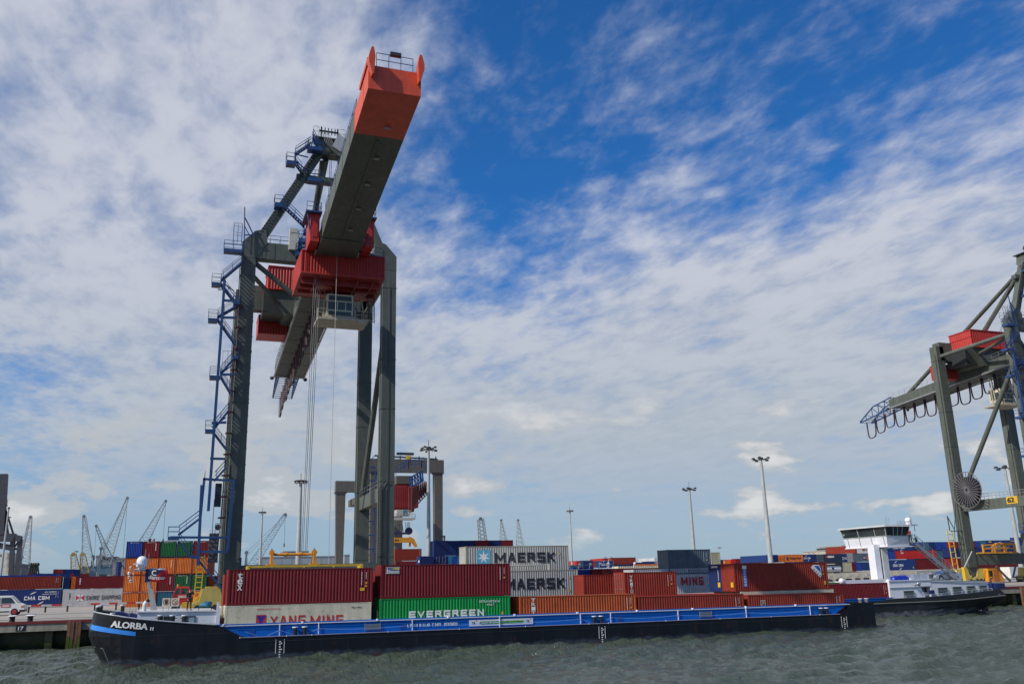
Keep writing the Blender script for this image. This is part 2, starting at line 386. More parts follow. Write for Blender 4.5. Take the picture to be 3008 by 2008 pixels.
def cmeshes(L, H, ends, reefer=False, far=False):
    key = (round(L, 2), round(H, 2), ends, reefer, far)
    if key in CM: return CM[key]
    W = 2.438; out = {}
    def panels(mb, which):
        if which in ('near', 'far'):
            y = 0.012 if which == 'near' else W-0.012; dp = 0.036 if which == 'near' else -0.036
            if reefer:
                n = 14
                for i in range(n): a = 0.15+(L-0.3)*i/n; b = 0.15+(L-0.3)*(i+1)/n; mb.box(a+0.006, b-0.006, y, y+dp, 0.17, H-0.075)
                mb.box(0.15, L-0.15, y+dp*0.3, y+dp, 0.17, H-0.075)
            else: corr(mb, 0.15, L-0.15, 0.17, H-0.075, y, dp, 'x')
        else:
            x, o = (0.012, -1) if which == 'l' else (L-0.012, 1); kind = ends[0] if which == 'l' else ends[1]
            if kind == 'd': cdoor(mb, L, H, x, o)
            elif kind == 'm': mb.box(x, x-o*0.05, 0.12, W-0.12, 0.16, H-0.12)
            elif reefer: mb.box(x, x-o*0.05, 0.12, W-0.12, 0.16, H-0.12)
            else: corr(mb, 0.12, W-0.12, 0.16, H-0.12, x, -o*0.04, 'y', 0.25)
    if far:
        mb = MB(); cframe(mb, L, H)
        for w in ('near', 'far', 'l', 'r'): panels(mb, w)
        if ends[0] == 'd': cbars(mb, L, H, 0, -1)
        out['root'] = mb.mesh('shipping_container')
    else:
        mb = MB(); cframe(mb, L, H); out['root'] = mb.mesh('shipping_container')
        for w in ('near', 'far', 'l', 'r'):
            q = MB(); panels(q, w); nm = 'side_panel' if w in ('near', 'far') else ('door' if ends[0 if w == 'l' else 1] == 'd' else 'end_panel')
            out[w] = (nm, q.mesh(nm))
            if nm == 'door': b = MB(); cbars(b, L, H, 0.012 if w == 'l' else L-0.012, -1 if w == 'l' else 1); out[w+'b'] = b.mesh('lock_bar')
    CM[key] = out; return out
PAINTS = dict(oxblood=(0.165, 0.012, 0.017), brown=(0.215, 0.026, 0.014), darkred=(0.115, 0.008, 0.010), rustor=(0.40, 0.078, 0.024), orange=(0.62, 0.155, 0.025),
    redbrown=(0.235, 0.030, 0.018), green=(0.004, 0.26, 0.055), dkgreen=(0.008, 0.105, 0.028), navy=(0.008, 0.022, 0.105), blue=(0.012, 0.045, 0.26), midblue=(0.010, 0.035, 0.15),
    grey=(0.36, 0.355, 0.335), slate=(0.085, 0.115, 0.145), steel=(0.48, 0.49, 0.50), white=(0.66, 0.65, 0.60), cream=(0.58, 0.53, 0.40), red=(0.42, 0.018, 0.018), teal=(0.02, 0.11, 0.17),
    cyan=(0.03, 0.20, 0.38), beige=(0.36, 0.34, 0.24), sea=(0.02, 0.22, 0.15), charcoal=(0.02, 0.03, 0.06))
def paint(c, rust=0.45):
    return mat('container_'+c, PAINTS[c], 0.6, spec=0.3, rust=(0.75 if c in ('rustor', 'cream', 'brown') else rust), var=0.13, streak=0.10)
NCONT = 0
def container(M, L, H, colour, label, ends='fd', reefer=False, far=False, group=None, framecol=None, sx=1, sz=1):
    ms = cmeshes(L, H, ends, reefer, far); pm = paint(colour); fm = paint(framecol) if framecol else pm
    def ob(name, me, material, parent=None):
        o = bpy.data.objects.new(name, me); COL.objects.link(o)
        if not me.materials: me.materials.append(None)
        o.material_slots[0].link = 'OBJECT'; o.material_slots[0].material = material
        if parent: o.parent = parent
        return o
    r = ob('shipping_container', ms['root'], fm); r.matrix_world = M @ Matrix.Diagonal((sx, 1, sz, 1))
    tag(r, label, 'container', group)
    if not far:
        for w in ('near', 'far', 'l', 'r'):
            o = ob(ms[w][0], ms[w][1], pm, r)
            if w+'b' in ms: ob('lock_bar', ms[w+'b'], GALV, o)
    return r
def T(x, y, z): return Matrix.Translation((x, y, z))
def RZ(a): return Matrix.Rotation(a, 4, 'Z')
def put_text(r, txt, x, z, w, h, material=WTXT, y=-0.012, **k): return lettering(txt, (x, y, z), (w, 0, 0), (0, 0, h), material, r, **k)
def vert_text(r, txt, x, ztop, w, h, material=WTXT, gap=0.18):
    for i, ch in enumerate(txt): put_text(r, ch, x, ztop-(i+1)*h*(1+gap)+h*gap, w, h, material, bold=0.03)
def codes(r, L, H, left=False, material=WTXT, small=True):
    # serial number columns and small decals near the right end, as most boxes carry
    mb = MB()
    for k in range(9): mb.box(L-1.02, L-0.96, -0.012, -0.010, H-0.45-k*0.125, H-0.45-k*0.125+0.09)
    for k in range(6): mb.box(L-0.62, L-0.57, -0.012, -0.010, H-0.45-k*0.10, H-0.45-k*0.10+0.07)
    mb.build('marking', material, r)
    q = MB(); q.box(L-0.66, L-0.52, -0.012, -0.010, H-1.35, H-1.2); q.build('marking', YTXT, r)
# ------------------------------------------------------------------ barge frame
BETA = radians(1.0752); TA = -0.00544; DB = 79.721
e1 = Vector((cos(BETA), sin(BETA), 0)); e2 = Vector((-sin(BETA), cos(BETA), 0))
MB1 = Matrix.Translation(e1*25+e2*DB) @ RZ(BETA) @ Matrix.Rotation(-TA, 4, 'Y')
F1 = Frame(MB1)                        # local x = metres along the barge (0 = 25 m from the left mark), y = off, z = up from water
def sx_(s): return s-25
ZQ = 2.855; ZG = 3.2
# ------------------------------------------------------------------ ground, quay and water
def watermesh():
    def axis(segs):
        o = [segs[0][0]]
        for a, b, st in segs:
            n = max(1, int(round((b-a)/st))); o += [a+(b-a)*(i+1)/n for i in range(n)]
        return np.array(o)
    xs = axis([(-2500, -400, 700), (-400, -60, 30), (-60, -34, 1.5), (-34, 120, 0.42), (120, 190, 2.0), (190, 700, 40), (700, 3000, 600)])
    ys = axis([(-600, -20, 100), (-20, 36, 4), (36, 110, 0.40), (110, 113, 3)])
    X, Y = np.meshgrid(xs, ys); Z = np.zeros_like(X); rng = np.random.RandomState(3)
    for i in range(46):
        wl = 0.9*(1.105**i) if i < 30 else rng.uniform(1.0, 2.6)
        th = rng.normal(1.95, 0.55); k = 2*pi/wl; a = 0.0125*wl**0.8*(0.5 if wl > 8 else (1.55 if wl < 5 else 1))
        ph = rng.uniform(0, 6.28); Z += a*np.sin(k*(X*cos(th)+Y*sin(th))+ph + 0.8*np.sin(0.11*X+0.17*Y+ph))
    Z *= 0.9+0.4*np.sin(X*0.05+1)*np.sin(Y*0.09+X*0.02)
    nx, ny = len(xs), len(ys); V = np.stack([X, Y, Z], -1).reshape(-1, 3)
    i = np.arange(nx-1); j = np.arange(ny-1); I, J = np.meshgrid(i, j); a = (J*nx+I).ravel()
    Fq = np.stack([a, a+1, a+nx+1, a+nx], -1)
    me = bpy.data.meshes.new('water'); me.vertices.add(len(V)); me.vertices.foreach_set('co', V.ravel())
    me.loops.add(Fq.size); me.loops.foreach_set('vertex_index', Fq.ravel().astype(np.int32))
    me.polygons.add(len(Fq)); me.polygons.foreach_set('loop_start', (np.arange(len(Fq))*4).astype(np.int32))
    me.polygons.foreach_set('use_smooth', np.ones(len(Fq), dtype=bool)); me.update(calc_edges=True); me.validate()
    return me
def watermat():
    mt = bpy.data.materials.new('river_water'); mt.use_nodes = True; nt = mt.node_tree; N = nt.nodes; L = nt.links; b = N['Principled BSDF']
    b.inputs['Base Color'].default_value = (0.022, 0.036, 0.016, 1); b.inputs['Roughness'].default_value = 0.13; b.inputs['IOR'].default_value = 1.33
    b.inputs['Specular IOR Level'].default_value = 0.5
    tc = N.new('ShaderNodeTexCoord'); mp = N.new('ShaderNodeMapping'); mp.inputs['Rotation'].default_value = (0, 0, 0.5); mp.inputs['Scale'].default_value = (1.5, 0.8, 1); L.new(tc.outputs['Object'], mp.inputs[0])
    n1 = N.new('ShaderNodeTexNoise'); n1.inputs['Scale'].default_value = 1.5; n1.inputs['Detail'].default_value = 6; n1.inputs['Roughness'].default_value = 0.6; n1.inputs['Distortion'].default_value = 0.8
    L.new(mp.outputs[0], n1.inputs['Vector'])
    bp = N.new('ShaderNodeBump'); bp.inputs['Strength'].default_value = 1.0; bp.inputs['Distance'].default_value = 0.30; L.new(n1.outputs[0], bp.inputs['Height']); L.new(bp.outputs[0], b.inputs['Normal'])
    n2 = N.new('ShaderNodeTexNoise'); n2.inputs['Scale'].default_value = 0.04; n2.inputs['Detail'].default_value = 3; L.new(tc.outputs['Object'], n2.inputs['Vector'])
    mx = N.new('ShaderNodeMix'); mx.data_type = 'RGBA'; mx.inputs[6].default_value = (0.046, 0.064, 0.042, 1); mx.inputs[7].default_value = (0.068, 0.086, 0.068, 1); L.new(n2.outputs[0], mx.inputs[0]); L.new(mx.outputs[2], b.inputs['Base Color'])
    return mt
w = bpy.data.objects.new('water', watermesh()); COL.objects.link(w); w.data.materials.append(watermat()); tag(w, kind='structure')
YQ = 108.4
PAVE = mat('concrete_paving', (0.30, 0.275, 0.25), 0.85, var=0.14, streak=0, scale=0.25, bump=0.2)
CONC = mat('weathered_concrete', (0.27, 0.25, 0.20), 0.85, var=0.25, streak=0.22, scale=0.8)
def algae():
    mt = mat('tidal_quay_concrete', (0.10, 0.095, 0.065), 0.9, var=0.3, streak=0.25); nt = mt.node_tree; N = nt.nodes; L = nt.links; b = N['Principled BSDF']
    src = b.inputs['Base Color'].links[0].from_socket; tc = N.new('ShaderNodeTexCoord'); sp = N.new('ShaderNodeSeparateXYZ'); L.new(tc.outputs['Object'], sp.inputs[0])
    nz = N.new('ShaderNodeTexNoise'); nz.inputs['Scale'].default_value = 1.4; nz.inputs['Detail'].default_value = 5; L.new(tc.outputs['Object'], nz.inputs['Vector'])
    ad = N.new('ShaderNodeMath'); ad.operation = 'MULTIPLY_ADD'; L.new(nz.outputs[0], ad.inputs[0]); ad.inputs[1].default_value = 0.7; L.new(sp.outputs[2], ad.inputs[2])
    r = N.new('ShaderNodeValToRGB'); L.new(ad.outputs[0], r.inputs[0]); r.color_ramp.elements[0].position = 0.45; r.color_ramp.elements[0].color = (0.010, 0.012, 0.006, 1)
    r.color_ramp.elements[1].position = 1.0; r.color_ramp.elements[1].color = (0.05, 0.06, 0.02, 1)
    e = r.color_ramp.elements.new(0.85); e.color = (0.03, 0.045, 0.008, 1)
    mr = N.new('ShaderNodeMapRange'); L.new(ad.outputs[0], mr.inputs[0]); mr.inputs[1].default_value = 1.0; mr.inputs[2].default_value = 1.6
    mx = N.new('ShaderNodeMix'); mx.data_type = 'RGBA'; L.new(mr.outputs[0], mx.inputs[0]); L.new(r.outputs[0], mx.inputs[6]); L.new(src, mx.inputs[7]); L.new(mx.outputs[2], b.inputs['Base Color'])
    return mt
TIDE = algae()
g = MB(); g.quad([(-2500, 113, ZG), (3500, 113, ZG), (3500, 3500, ZG), (-2500, 3500, ZG)]); g.quad([(-2500, YQ+0.9, ZQ), (3500, YQ+0.9, ZQ), (3500, 113, ZG), (-2500, 113, ZG)])
tag(g.build('ground', PAVE), kind='structure')
q = MB(); q.box(-400, 900, YQ, YQ+0.9, ZQ-0.95, ZQ)
q.box(-400, 900, YQ+1.6, YQ+2.6, -4, ZQ-0.96); q.box(-400, 900, YQ+0.9, 113, ZQ-0.9, ZQ-0.5)
for i in range(80): q.box(-60+i*5.2, -59.3+i*5.2, YQ+0.35, YQ+1.6, -4, ZQ-0.955)
qw = tag(q.build('quay_wall', TIDE), 'concrete quay wall with tide marks and red painted edge', 'quay wall', None)
cp = MB(); cp.box(-400, 900, YQ-0.06, YQ-0.003, ZQ-0.93, ZQ-0.22); cp.build('cap_beam', CONC, qw)
ed = MB(); ed.box(-400, 900, YQ-0.12, YQ+0.16, ZQ-0.20, ZQ+0.10); ed.build('edge_kerb', mat('dark_red_paint', (0.17, 0.022, 0.022), 0.6, rust=0.3), qw)
a = aty(48, 1831.5, YQ); b_ = aty(70, 1840, YQ)
pq = MB(); pq.box(a.x, a.x+0.95, YQ-0.075, YQ-0.062, ZQ-0.86, ZQ-0.25); pl = pq.build('number_plate', BLACK, qw)
lettering('17', (a.x+0.22, YQ-0.08, ZQ-0.76), (0.5, 0, 0), (0, 0, 0.38), WTXT, pl)
# pavement joints and the crane rail
rl = MB()
for y in (110.2, 111.45, 111.55, 126): rl.box(-400, 900, y, y+0.07, ZG-0.5 if y < 113 else ZG+0.0, (ZQ+(ZG-ZQ)*(y-YQ-0.9)/(113-YQ-0.9)+0.03) if y < 113 else ZG+0.03)
tag(rl.build('crane_rail', DARKST), 'steel crane rails let into the quay paving', 'rail')
# timber fender piles
WOOD = mat('wet_timber', (0.16, 0.075, 0.045), 0.85, var=0.35, streak=0.35, bump=0.6, scale=2); MOSS = mat('moss_growth', (0.060, 0.085, 0.010), 0.95, var=0.4, streak=0.3)
def fender(x0, x1, label):
    f = thing('timber_fender', label, 'fender', (x0, YQ-0.3, 0), 'timber fenders on the quay face'); n = 4; w_ = (x1-x0)/n
    for i in range(n):
        p = MB(); p.box(i*w_+0.02, (i+1)*w_-0.02, -0.15-0.05*(i % 2), 0.2, -3, ZQ-0.02-0.06*((i*7) % 3)); p.build('timber', WOOD, f)
    p = MB()
    for i in range(n): h = 0.7+0.35*((i*5+2) % 3); p.prism([(i*w_+0.01, -1), ((i+1)*w_-0.01, -1), ((i+1)*w_-0.03, h-0.2), (i*w_+w_*0.5, h), (i*w_+0.03, h-0.1)], 'y', -0.235, -0.205)
    p.build('moss', MOSS, f)
fx = aty(199, 1828, YQ-0.3).x; fender(fx, fx+1.35, 'weathered timber fender on the quay face beside the barge bow')
fx = aty(3000, 1740, YQ-0.3).x; fender(fx, fx+1.35, 'timber fender on the quay face behind the stern of the wheelhouse vessel')
for k, px in enumerate((35, 88)):
    P = aty(px, 1825, YQ+0.75); b0 = thing('mooring_bollard', ('stubby bollard with white cap on the quay edge above number 17', 'stubby bollard with white cap between number 17 and the timber fender')[k], 'bollard', (P.x, YQ+0.75, ZQ), 'white capped bollards on the quay edge')
    p = MB(); p.tube([(0, 0, 0), (0, 0, 0.62)], 0.27, 14); p.build('post', RUBBER, b0)
    p = MB(); p.tube([(0, 0, 0.60), (0, 0, 0.66), (0, 0, 0.74)], [0.45, 0.55, 0.30], 16); p.build('cap', WHITE, b0)
def barrier(x0, x1, y, z, label, posts, col=True, n=6):
    t = thing('crash_barrier', label, 'barrier', (x0, y, z), 'red and white crash barriers along the quay')
    for i in range(n):
        a, b = (x1-x0)*i/n, (x1-x0)*(i+1)/n
        p = MB(); p.box(a, b, -0.1, 0.1, 0.78, 1.02); p.build('rail_section', [mat('barrier_red', (0.45, 0.03, 0.02), 0.5, rust=0.3), mat('barrier_white', (0.5, 0.5, 0.48), 0.5, rust=0.4)][i % 2] if col else DARKST, t)
    for f in posts: p = MB(); p.box((x1-x0)*f-0.11, (x1-x0)*f+0.11, -0.07, 0.07, 0, 0.78); p.build('post', DARKST, t)
YB = 138.0
xa, xb = aty(30, 1782, YB).x, aty(211, 1782, YB).x; barrier(xa, xb, YB, ZG, 'red and white barrier rail between the white van and the barge', (0.05, 0.3, 0.57, 0.93))
xa, xb = aty(266, 1780, YB).x, aty(424, 1780, YB).x; barrier(xa, xb, YB, ZG, 'red and white barrier rail in front of the orange container stack', (0.08, 0.47, 0.9))
xa, xb = aty(2978, 1700, 124).x, aty(3040, 1700, 124).x; barrier(xa, xb, 124, ZG, 'black barrier rail in front of the slanted white container at the right edge', (0.15, 0.6), False, 1)

# ------------------------------------------------------------------ people
SKIN = mat('skin', (0.45, 0.22, 0.15), 0.6, var=0.03, streak=0)
def skinned(name, pts, edges, material, parent=None, sub=2):
    """pts: list of (pos, radius); one continuous surface grown with a skin modifier"""
    me = bpy.data.meshes.new(name); me.from_pydata([Vector(p)[:] for p, r in pts], edges, []); me.update()
    o = bpy.data.objects.new(name, me); COL.objects.link(o)
    sk = o.modifiers.new('skin', 'SKIN'); sd = o.modifiers.new('subdivision', 'SUBSURF'); sd.levels = sd.render_levels = sub
    if not me.skin_vertices: 
        bm = bmesh.new(); bm.from_mesh(me); bm.verts.layers.skin.verify(); bm.to_mesh(me); bm.free()
    for i, (p, r) in enumerate(pts):
        v = me.skin_vertices[0].data[i]; v.radius = (r, r) if isinstance(r, (int, float)) else r; v.use_root = (i == 0)
    me.materials.append(material)
    if parent: o.parent = parent
    return o
def person(M, label, H=1.77, top=(0.02, 0.02, 0.025), legs=(0.02, 0.02, 0.03), hair=(0.03, 0.02, 0.015), armR=None, armL=None, lean=0.0, step=0.0):
    k = H/1.77; J = {}
    J['pel'] = (0, 0, 0.95); J['wai'] = (0, -lean*0.35, 1.12); J['che'] = (0, -lean*0.8, 1.33); J['nec'] = (0, -lean*1.05, 1.49); J['chin'] = (0, -lean*1.2-0.02, 1.57); J['head'] = (0, -lean*1.25-0.01, 1.66); J['crown'] = (0, -lean*1.25, 1.73)
    for sgn, n, arm in ((-1, 'L', armL), (1, 'R', armR)):
        J['sh'+n] = (sgn*0.19, -lean, 1.42)
        a = arm or ((sgn*0.27, -lean*0.8+0.02, 1.14), (sgn*0.27, -lean*0.8-0.08, 0.90))
        J['el'+n], J['wr'+n] = a; e = Vector(a[1])-Vector(a[0]); e.normalize(); J['ha'+n] = tuple(Vector(a[1])+e*0.08)
        J['hip'+n] = (sgn*0.10, 0, 0.90); J['kn'+n] = (sgn*0.11, -step*sgn*0.5-0.01, 0.50); J['an'+n] = (sgn*0.12, -step*sgn, 0.09); J['to'+n] = (sgn*0.13, -step*sgn-0.16, 0.04)
    R = dict(pel=0.125, wai=0.12, che=0.145, nec=0.055, chin=0.06, head=0.088, crown=0.06)
    for n in 'LR': R.update({'sh'+n: 0.06, 'el'+n: 0.042, 'wr'+n: 0.028, 'ha'+n: 0.03, 'hip'+n: 0.085, 'kn'+n: 0.056, 'an'+n: 0.038, 'to'+n: 0.03})
    E = [('pel', 'wai'), ('wai', 'che'), ('che', 'nec'), ('nec', 'chin'), ('chin', 'head'), ('head', 'crown')]
    for n in 'LR': E += [('che', 'sh'+n), ('sh'+n, 'el'+n), ('el'+n, 'wr'+n), ('wr'+n, 'ha'+n), ('pel', 'hip'+n), ('hip'+n, 'kn'+n), ('kn'+n, 'an'+n), ('an'+n, 'to'+n)]
    names = list(J); 
    def mk(name, keys, material, grow, parent, extra=()):
        ks = [n for n in names if n in keys]; idx = {n: i for i, n in enumerate(ks)}
        pts = [(Vector(J[n])*k, (R[n]+grow)*k) for n in ks]; ed = [(idx[a], idx[b]) for a, b in E if a in idx and b in idx]
        for base, p, r in extra: pts.append((Vector(p)*k, r*k)); ed.append((idx[base], len(pts)-1))
        return skinned(name, pts, ed, material, parent)
    fing = []
    for n, sgn in (('L', -1), ('R', 1)):
        h = Vector(J['ha'+n]); d = (h-Vector(J['wr'+n])).normalized(); side = d.cross(Vector((0, 1, 0.01))).normalized()
        for i in range(4): fing.append(('ha'+n, tuple(h+d*(0.075-0.008*abs(i-1))+side*(i-1.5)*0.022+Vector((0, -0.02, 0))), 0.009))
        fing.append(('ha'+n, tuple(h+d*0.02+Vector((0, -0.06, 0))), 0.010))
    b = mk('person', names, SKIN, 0, None, fing)
    b.matrix_world = M; tag(b, label, 'person')
    mk('jacket', ['pel', 'wai', 'che', 'shL', 'shR', 'elL', 'elR'] + (['wrL', 'wrR'] if top[0] < 0.1 else []), mat('jacket_cloth', top, 0.85, var=0.2, streak=0), 0.020, b)
    mk('trousers', ['pel', 'hipL', 'hipR', 'knL', 'knR', 'anL', 'anR'], mat('trouser_cloth', legs, 0.85, var=0.2, streak=0), 0.018, b)
    hd = Vector(J['head'])*k; m_ = MB(); m_.ball(hd+Vector((0, 0.018, 0.012)), 0.112*k, 12, 7, -0.1); m_.smooth = True; m_.build('hair', mat('hair', hair, 0.7), b)
    f_ = MB()
    for sx in (-0.035, 0.035): f_.ball(hd+Vector((sx, -0.098*k, -0.005)), 0.012, 6, 4)
    f_.build('eyes', BLACK, b); f_ = MB(); f_.hexa([hd+Vector(p) for p in ((-.014, -.09, -.045), (.014, -.09, -.045), (.014, -.125, -.045), (-.014, -.125, -.045))], [hd+Vector(p) for p in ((-.006, -.09, 0.0), (.006, -.09, 0.0), (.006, -.1, 0.0), (-.006, -.1, 0.0))]); f_.build('nose', SKIN, b)
    f_ = MB(); f_.box(hd.x-0.025, hd.x+0.025, hd.y-0.098, hd.y-0.085, hd.z-0.068, hd.z-0.058); f_.build('mouth', RTXT, b)
    s_ = MB()
    for n in 'LR': a = Vector(J['an'+n])*k; s_.box(a.x-0.05, a.x+0.05, a.y-0.21, a.y+0.07, 0.0, 0.085)
    s_.build('shoes', BLACK, b)
    return b

# ------------------------------------------------------------------ hull material (scuffed black steel, pale scrape band above the water)
def hullmat(name, base=(0.011, 0.012, 0.015), band=(0.075, 0.095, 0.125), top=0.95, amount=0.8):
    mt = mat(name, base, 0.42, var=0.25, streak=0.3, rust=0.35, scale=0.5, spec=0.28); nt = mt.node_tree; N = nt.nodes; L = nt.links; b = N['Principled BSDF']
    src = b.inputs['Base Color'].links[0].from_socket
    tc = N.new('ShaderNodeTexCoord'); sp = N.new('ShaderNodeSeparateXYZ'); L.new(tc.outputs['Object'], sp.inputs[0])
    def nz(s, d, sc):
        mp = N.new('ShaderNodeMapping'); mp.inputs['Scale'].default_value = sc; L.new(tc.outputs['Object'], mp.inputs[0])
        n = N.new('ShaderNodeTexNoise'); n.inputs['Scale'].default_value = s; n.inputs['Detail'].default_value = d; n.inputs['Roughness'].default_value = 0.7; L.new(mp.outputs[0], n.inputs['Vector']); return n.outputs[0]
    def mr(x, a, b_, c, d):
        n = N.new('ShaderNodeMapRange'); n.interpolation_type = 'SMOOTHSTEP'; L.new(x, n.inputs[0])
        for i, v in enumerate((a, b_, c, d)): n.inputs[i+1].default_value = v
        return n.outputs[0]
    def mul(a, c):
        n = N.new('ShaderNodeMath'); n.operation = 'MULTIPLY'; L.new(a, n.inputs[0])
        if isinstance(c, float): n.inputs[1].default_value = c
        else: L.new(c, n.inputs[1])
        return n.outputs[0]
    wv = N.new('ShaderNodeMath'); wv.operation = 'MULTIPLY_ADD'; L.new(nz(0.5, 5, (1, 1, 0.2)), wv.inputs[0]); wv.inputs[1].default_value = 1.1; L.new(sp.outputs[2], wv.inputs[2])
    bandm = mul(mul(mr(wv.outputs[0], top+0.55, top+0.25, 0, 1), mr(nz(1.3, 8, (1, 1, 2.2)), 0.36, 0.60, 0.15, 1)), amount)
    mx = N.new('ShaderNodeMix'); mx.data_type = 'RGBA'; L.new(bandm, mx.inputs[0]); L.new(src, mx.inputs[6]); mx.inputs[7].default_value = (*band, 1)
    # rust and weed on the waterline itself
    m2 = N.new('ShaderNodeMix'); m2.data_type = 'RGBA'; L.new(mul(mr(sp.outputs[2], 0.28, 0.05, 0, 1), mr(nz(2.5, 6, (1, 1, 1)), 0.4, 0.6, 0, 1)), m2.inputs[0]); L.new(mx.outputs[2], m2.inputs[6]); m2.inputs[7].default_value = (0.08, 0.035, 0.025, 1)
    # scratches and worn spots
    m3 = N.new('ShaderNodeMix'); m3.data_type = 'RGBA'; L.new(mul(mr(nz(2.2, 10, (0.6, 1, 1.6)), 0.66, 0.72, 0, 1), 0.5), m3.inputs[0]); L.new(m2.outputs[2], m3.inputs[6]); m3.inputs[7].default_value = (0.10, 0.11, 0.12, 1)
    L.new(m3.outputs[2], b.inputs['Base Color']); return mt
HULL = hullmat('black_hull_steel', (0.007, 0.009, 0.014), (0.060, 0.078, 0.105), 0.60, 0.75); HULL2 = hullmat('worn_hull_steel', (0.018, 0.020, 0.024), (0.16, 0.17, 0.19), 0.85, 0.85)
DECKBLUE = mat('blue_deck_paint', (0.004, 0.115, 0.43), 0.42, spec=0.25, var=0.06, streak=0.05, rust=0.12)
STRIPE = mat('bright_blue_stripe', (0.03, 0.21, 0.66), 0.35, var=0.05, rust=0.2)
NAVYP = mat('navy_paint', (0.010, 0.02, 0.11), 0.4)

def loft(mb, secs):
    """secs: list of loops (same length) -> skin"""
    n = len(secs[0]); base = len(mb.v)
    for s_ in secs: mb.v += [Vector(p) for p in s_]
    for i in range(len(secs)-1):
        for j in range(n-1): a = base+i*n+j; mb.f.append((a, a+1, a+n+1, a+n))
def ztop1(s):
    K = [(-5.6, 4.12), (-3.5, 3.80), (-1.75, 3.50), (1, 3.17), (4.2, 2.86), (4.5, 2.83), (6.25, 1.93), (7, 1.81), (66.9, 1.81), (67.3, 1.95), (69.0, 2.86), (71.7, 2.86)]
    for (a, b), (c, d) in zip(K, K[1:]):
        if a <= s <= c: return b+(d-b)*(s-a)/(c-a)
    return K[-1][1] if s > 0 else K[0][1]
CY = 4.97; HB = 5.725
def bowf(x, n=2.6, L=4.6):                     # half width at x metres behind the stem
    return 1.0 if x >= L else max(0.0, 1-(1-x/L)**n)**(1/n)
barge = thing('container_barge', 'long black container barge with a blue hold coaming and white name on its bow', 'barge', MB1)
def build_barge():
    S_ = [-5.30, -5.26, -5.15, -4.95, -4.65, -4.2, -3.6, -2.8, -1.75, -0.8, 1, 4.2, 4.5, 6.25, 7, 12, 20, 30, 40, 50, 60, 66.9, 67.3, 69.0, 71.65]
    zz = [-0.9, -0.05, 0.45, 1.0, 1.55, 2.25, 2.62, 1e9]
    side = []; 
    for sgn in (-1, 1):
        secs = []
        for s in S_:
            row = []; zt = ztop1(s)
            for z in zz:
                z_ = min(z, zt) if z < 1e8 else zt
                rake = 1.25*max(0, 1-z_/2.3)**1.2 - 0.0 + 0.22*max(0, (z_-2.6)/1.4)   # stem leans: lower plates start further aft, bulwark tips inward
                x = s + rake*max(0, 1-(s+5.3)/3.0); f_ = bowf(max(0, s+5.3)+0.02); f_ = 0.30+0.70*f_
                if s > 71.0: f_ = 1
                row.append((x-25, CY+sgn*HB*f_, z_))
            secs.append(row)
        side.append(secs)
    mb = MB(); loft(mb, side[0]); loft(mb, side[1])
    loft(mb, [side[0][0], side[1][0]]); loft(mb, [side[0][-1], side[1][-1]])
    for k in range(len(S_)-1):                    # decks between the sides
        if S_[k] < 4.2 or S_[k] >= 67.3:
            zd = 2.35 if S_[k] < 4.2 else 1.8
            mb.quad([(S_[k]-25+0.3, side[0][k][0][1]+0.02, zd), (S_[k+1]-25+0.3, side[0][k+1][0][1]+0.02, zd), (S_[k+1]-25+0.3, side[1][k+1][0][1]-0.02, zd), (S_[k]-25+0.3, side[1][k][0][1]-0.02, zd)])
    mb.box(4.2-25, 71.6-25, -0.70, 10.64, -0.85, -0.6)
    h = mb.build('hull', HULL, barge)
    # gangway decks
    d = MB(); d.box(5.5-25, 67.2-25, -0.745, -0.12, 1.74, 1.79); d.box(5.5-25, 67.2-25, 10.06, 10.69, 1.74, 1.79); d.build('side_deck', DECKBLUE, barge)
    # coaming
    c = MB()
    for y0, y1 in ((-0.14, -0.06), (10.0, 10.08)):
        c.prism([(4.0-25, 2.74), (4.35-25, 2.82), (6.2-25, 1.795), (66.95-25, 1.795), (68.7-25, 2.74)], 'y', y0, y1)
        c.box(4.0-25, 68.7-25, y0+0.1, y1+0.12, 2.74, 2.86)
        c.box(6.0-25, 67.0-25, y0-0.035, y0, 2.40, 2.46); c.box(6.6-25, 66.6-25, y0-0.02, y0, 2.58, 2.61)
    c.box(4.6-25, 4.7-25, 0.1, 9.9, 1.4, 2.9); c.box(68.3-25, 68.4-25, 0.1, 9.9, 1.4, 2.9)
    c.build('hold_coaming', DECKBLUE, barge)
    fl = MB(); fl.box(4.7-25, 68.3-25, -0.05, 10.0, 1.15, 1.3); fl.build('hold_floor', DARKST, barge)
    r = MB()
    for y in (-0.22, 10.08): r.box(3.8-25, 68.9-25, y, y+0.11, 2.70, 2.765)
    r.build('coaming_rail', WHITE, barge)
    e = MB(); e.box(6.2-25, 67.0-25, -0.80, -0.745, 1.785, 1.835)
    for px in (706, 843, 917, 1141, 1350, 1544, 1730, 1787, 1956, 2115, 2265, 2408): P = F1.y(px, 1860-(px-706)*0.036, -0.8); e.ball((P.x, -0.8, 1.80), 0.07, 8, 4)
    e.build('deck_edge', mat('edge_paint', (0.33, 0.32, 0.40), 0.5), barge)
    xs = [F1.y(px, 1850, -0.7).x for px in (823, 938, 1214.7, 1473, 1712.4, 1802, 2002, 2204, 2394)]
    for i, x in enumerate(xs): p = MB(); p.bar((x, -0.25, 1.8), (x, -0.25, 2.72), 0.07); p.build('stanchion', WHITE, barge)
    wl = MB(); allx = [6.6-25] + xs + [66-25]
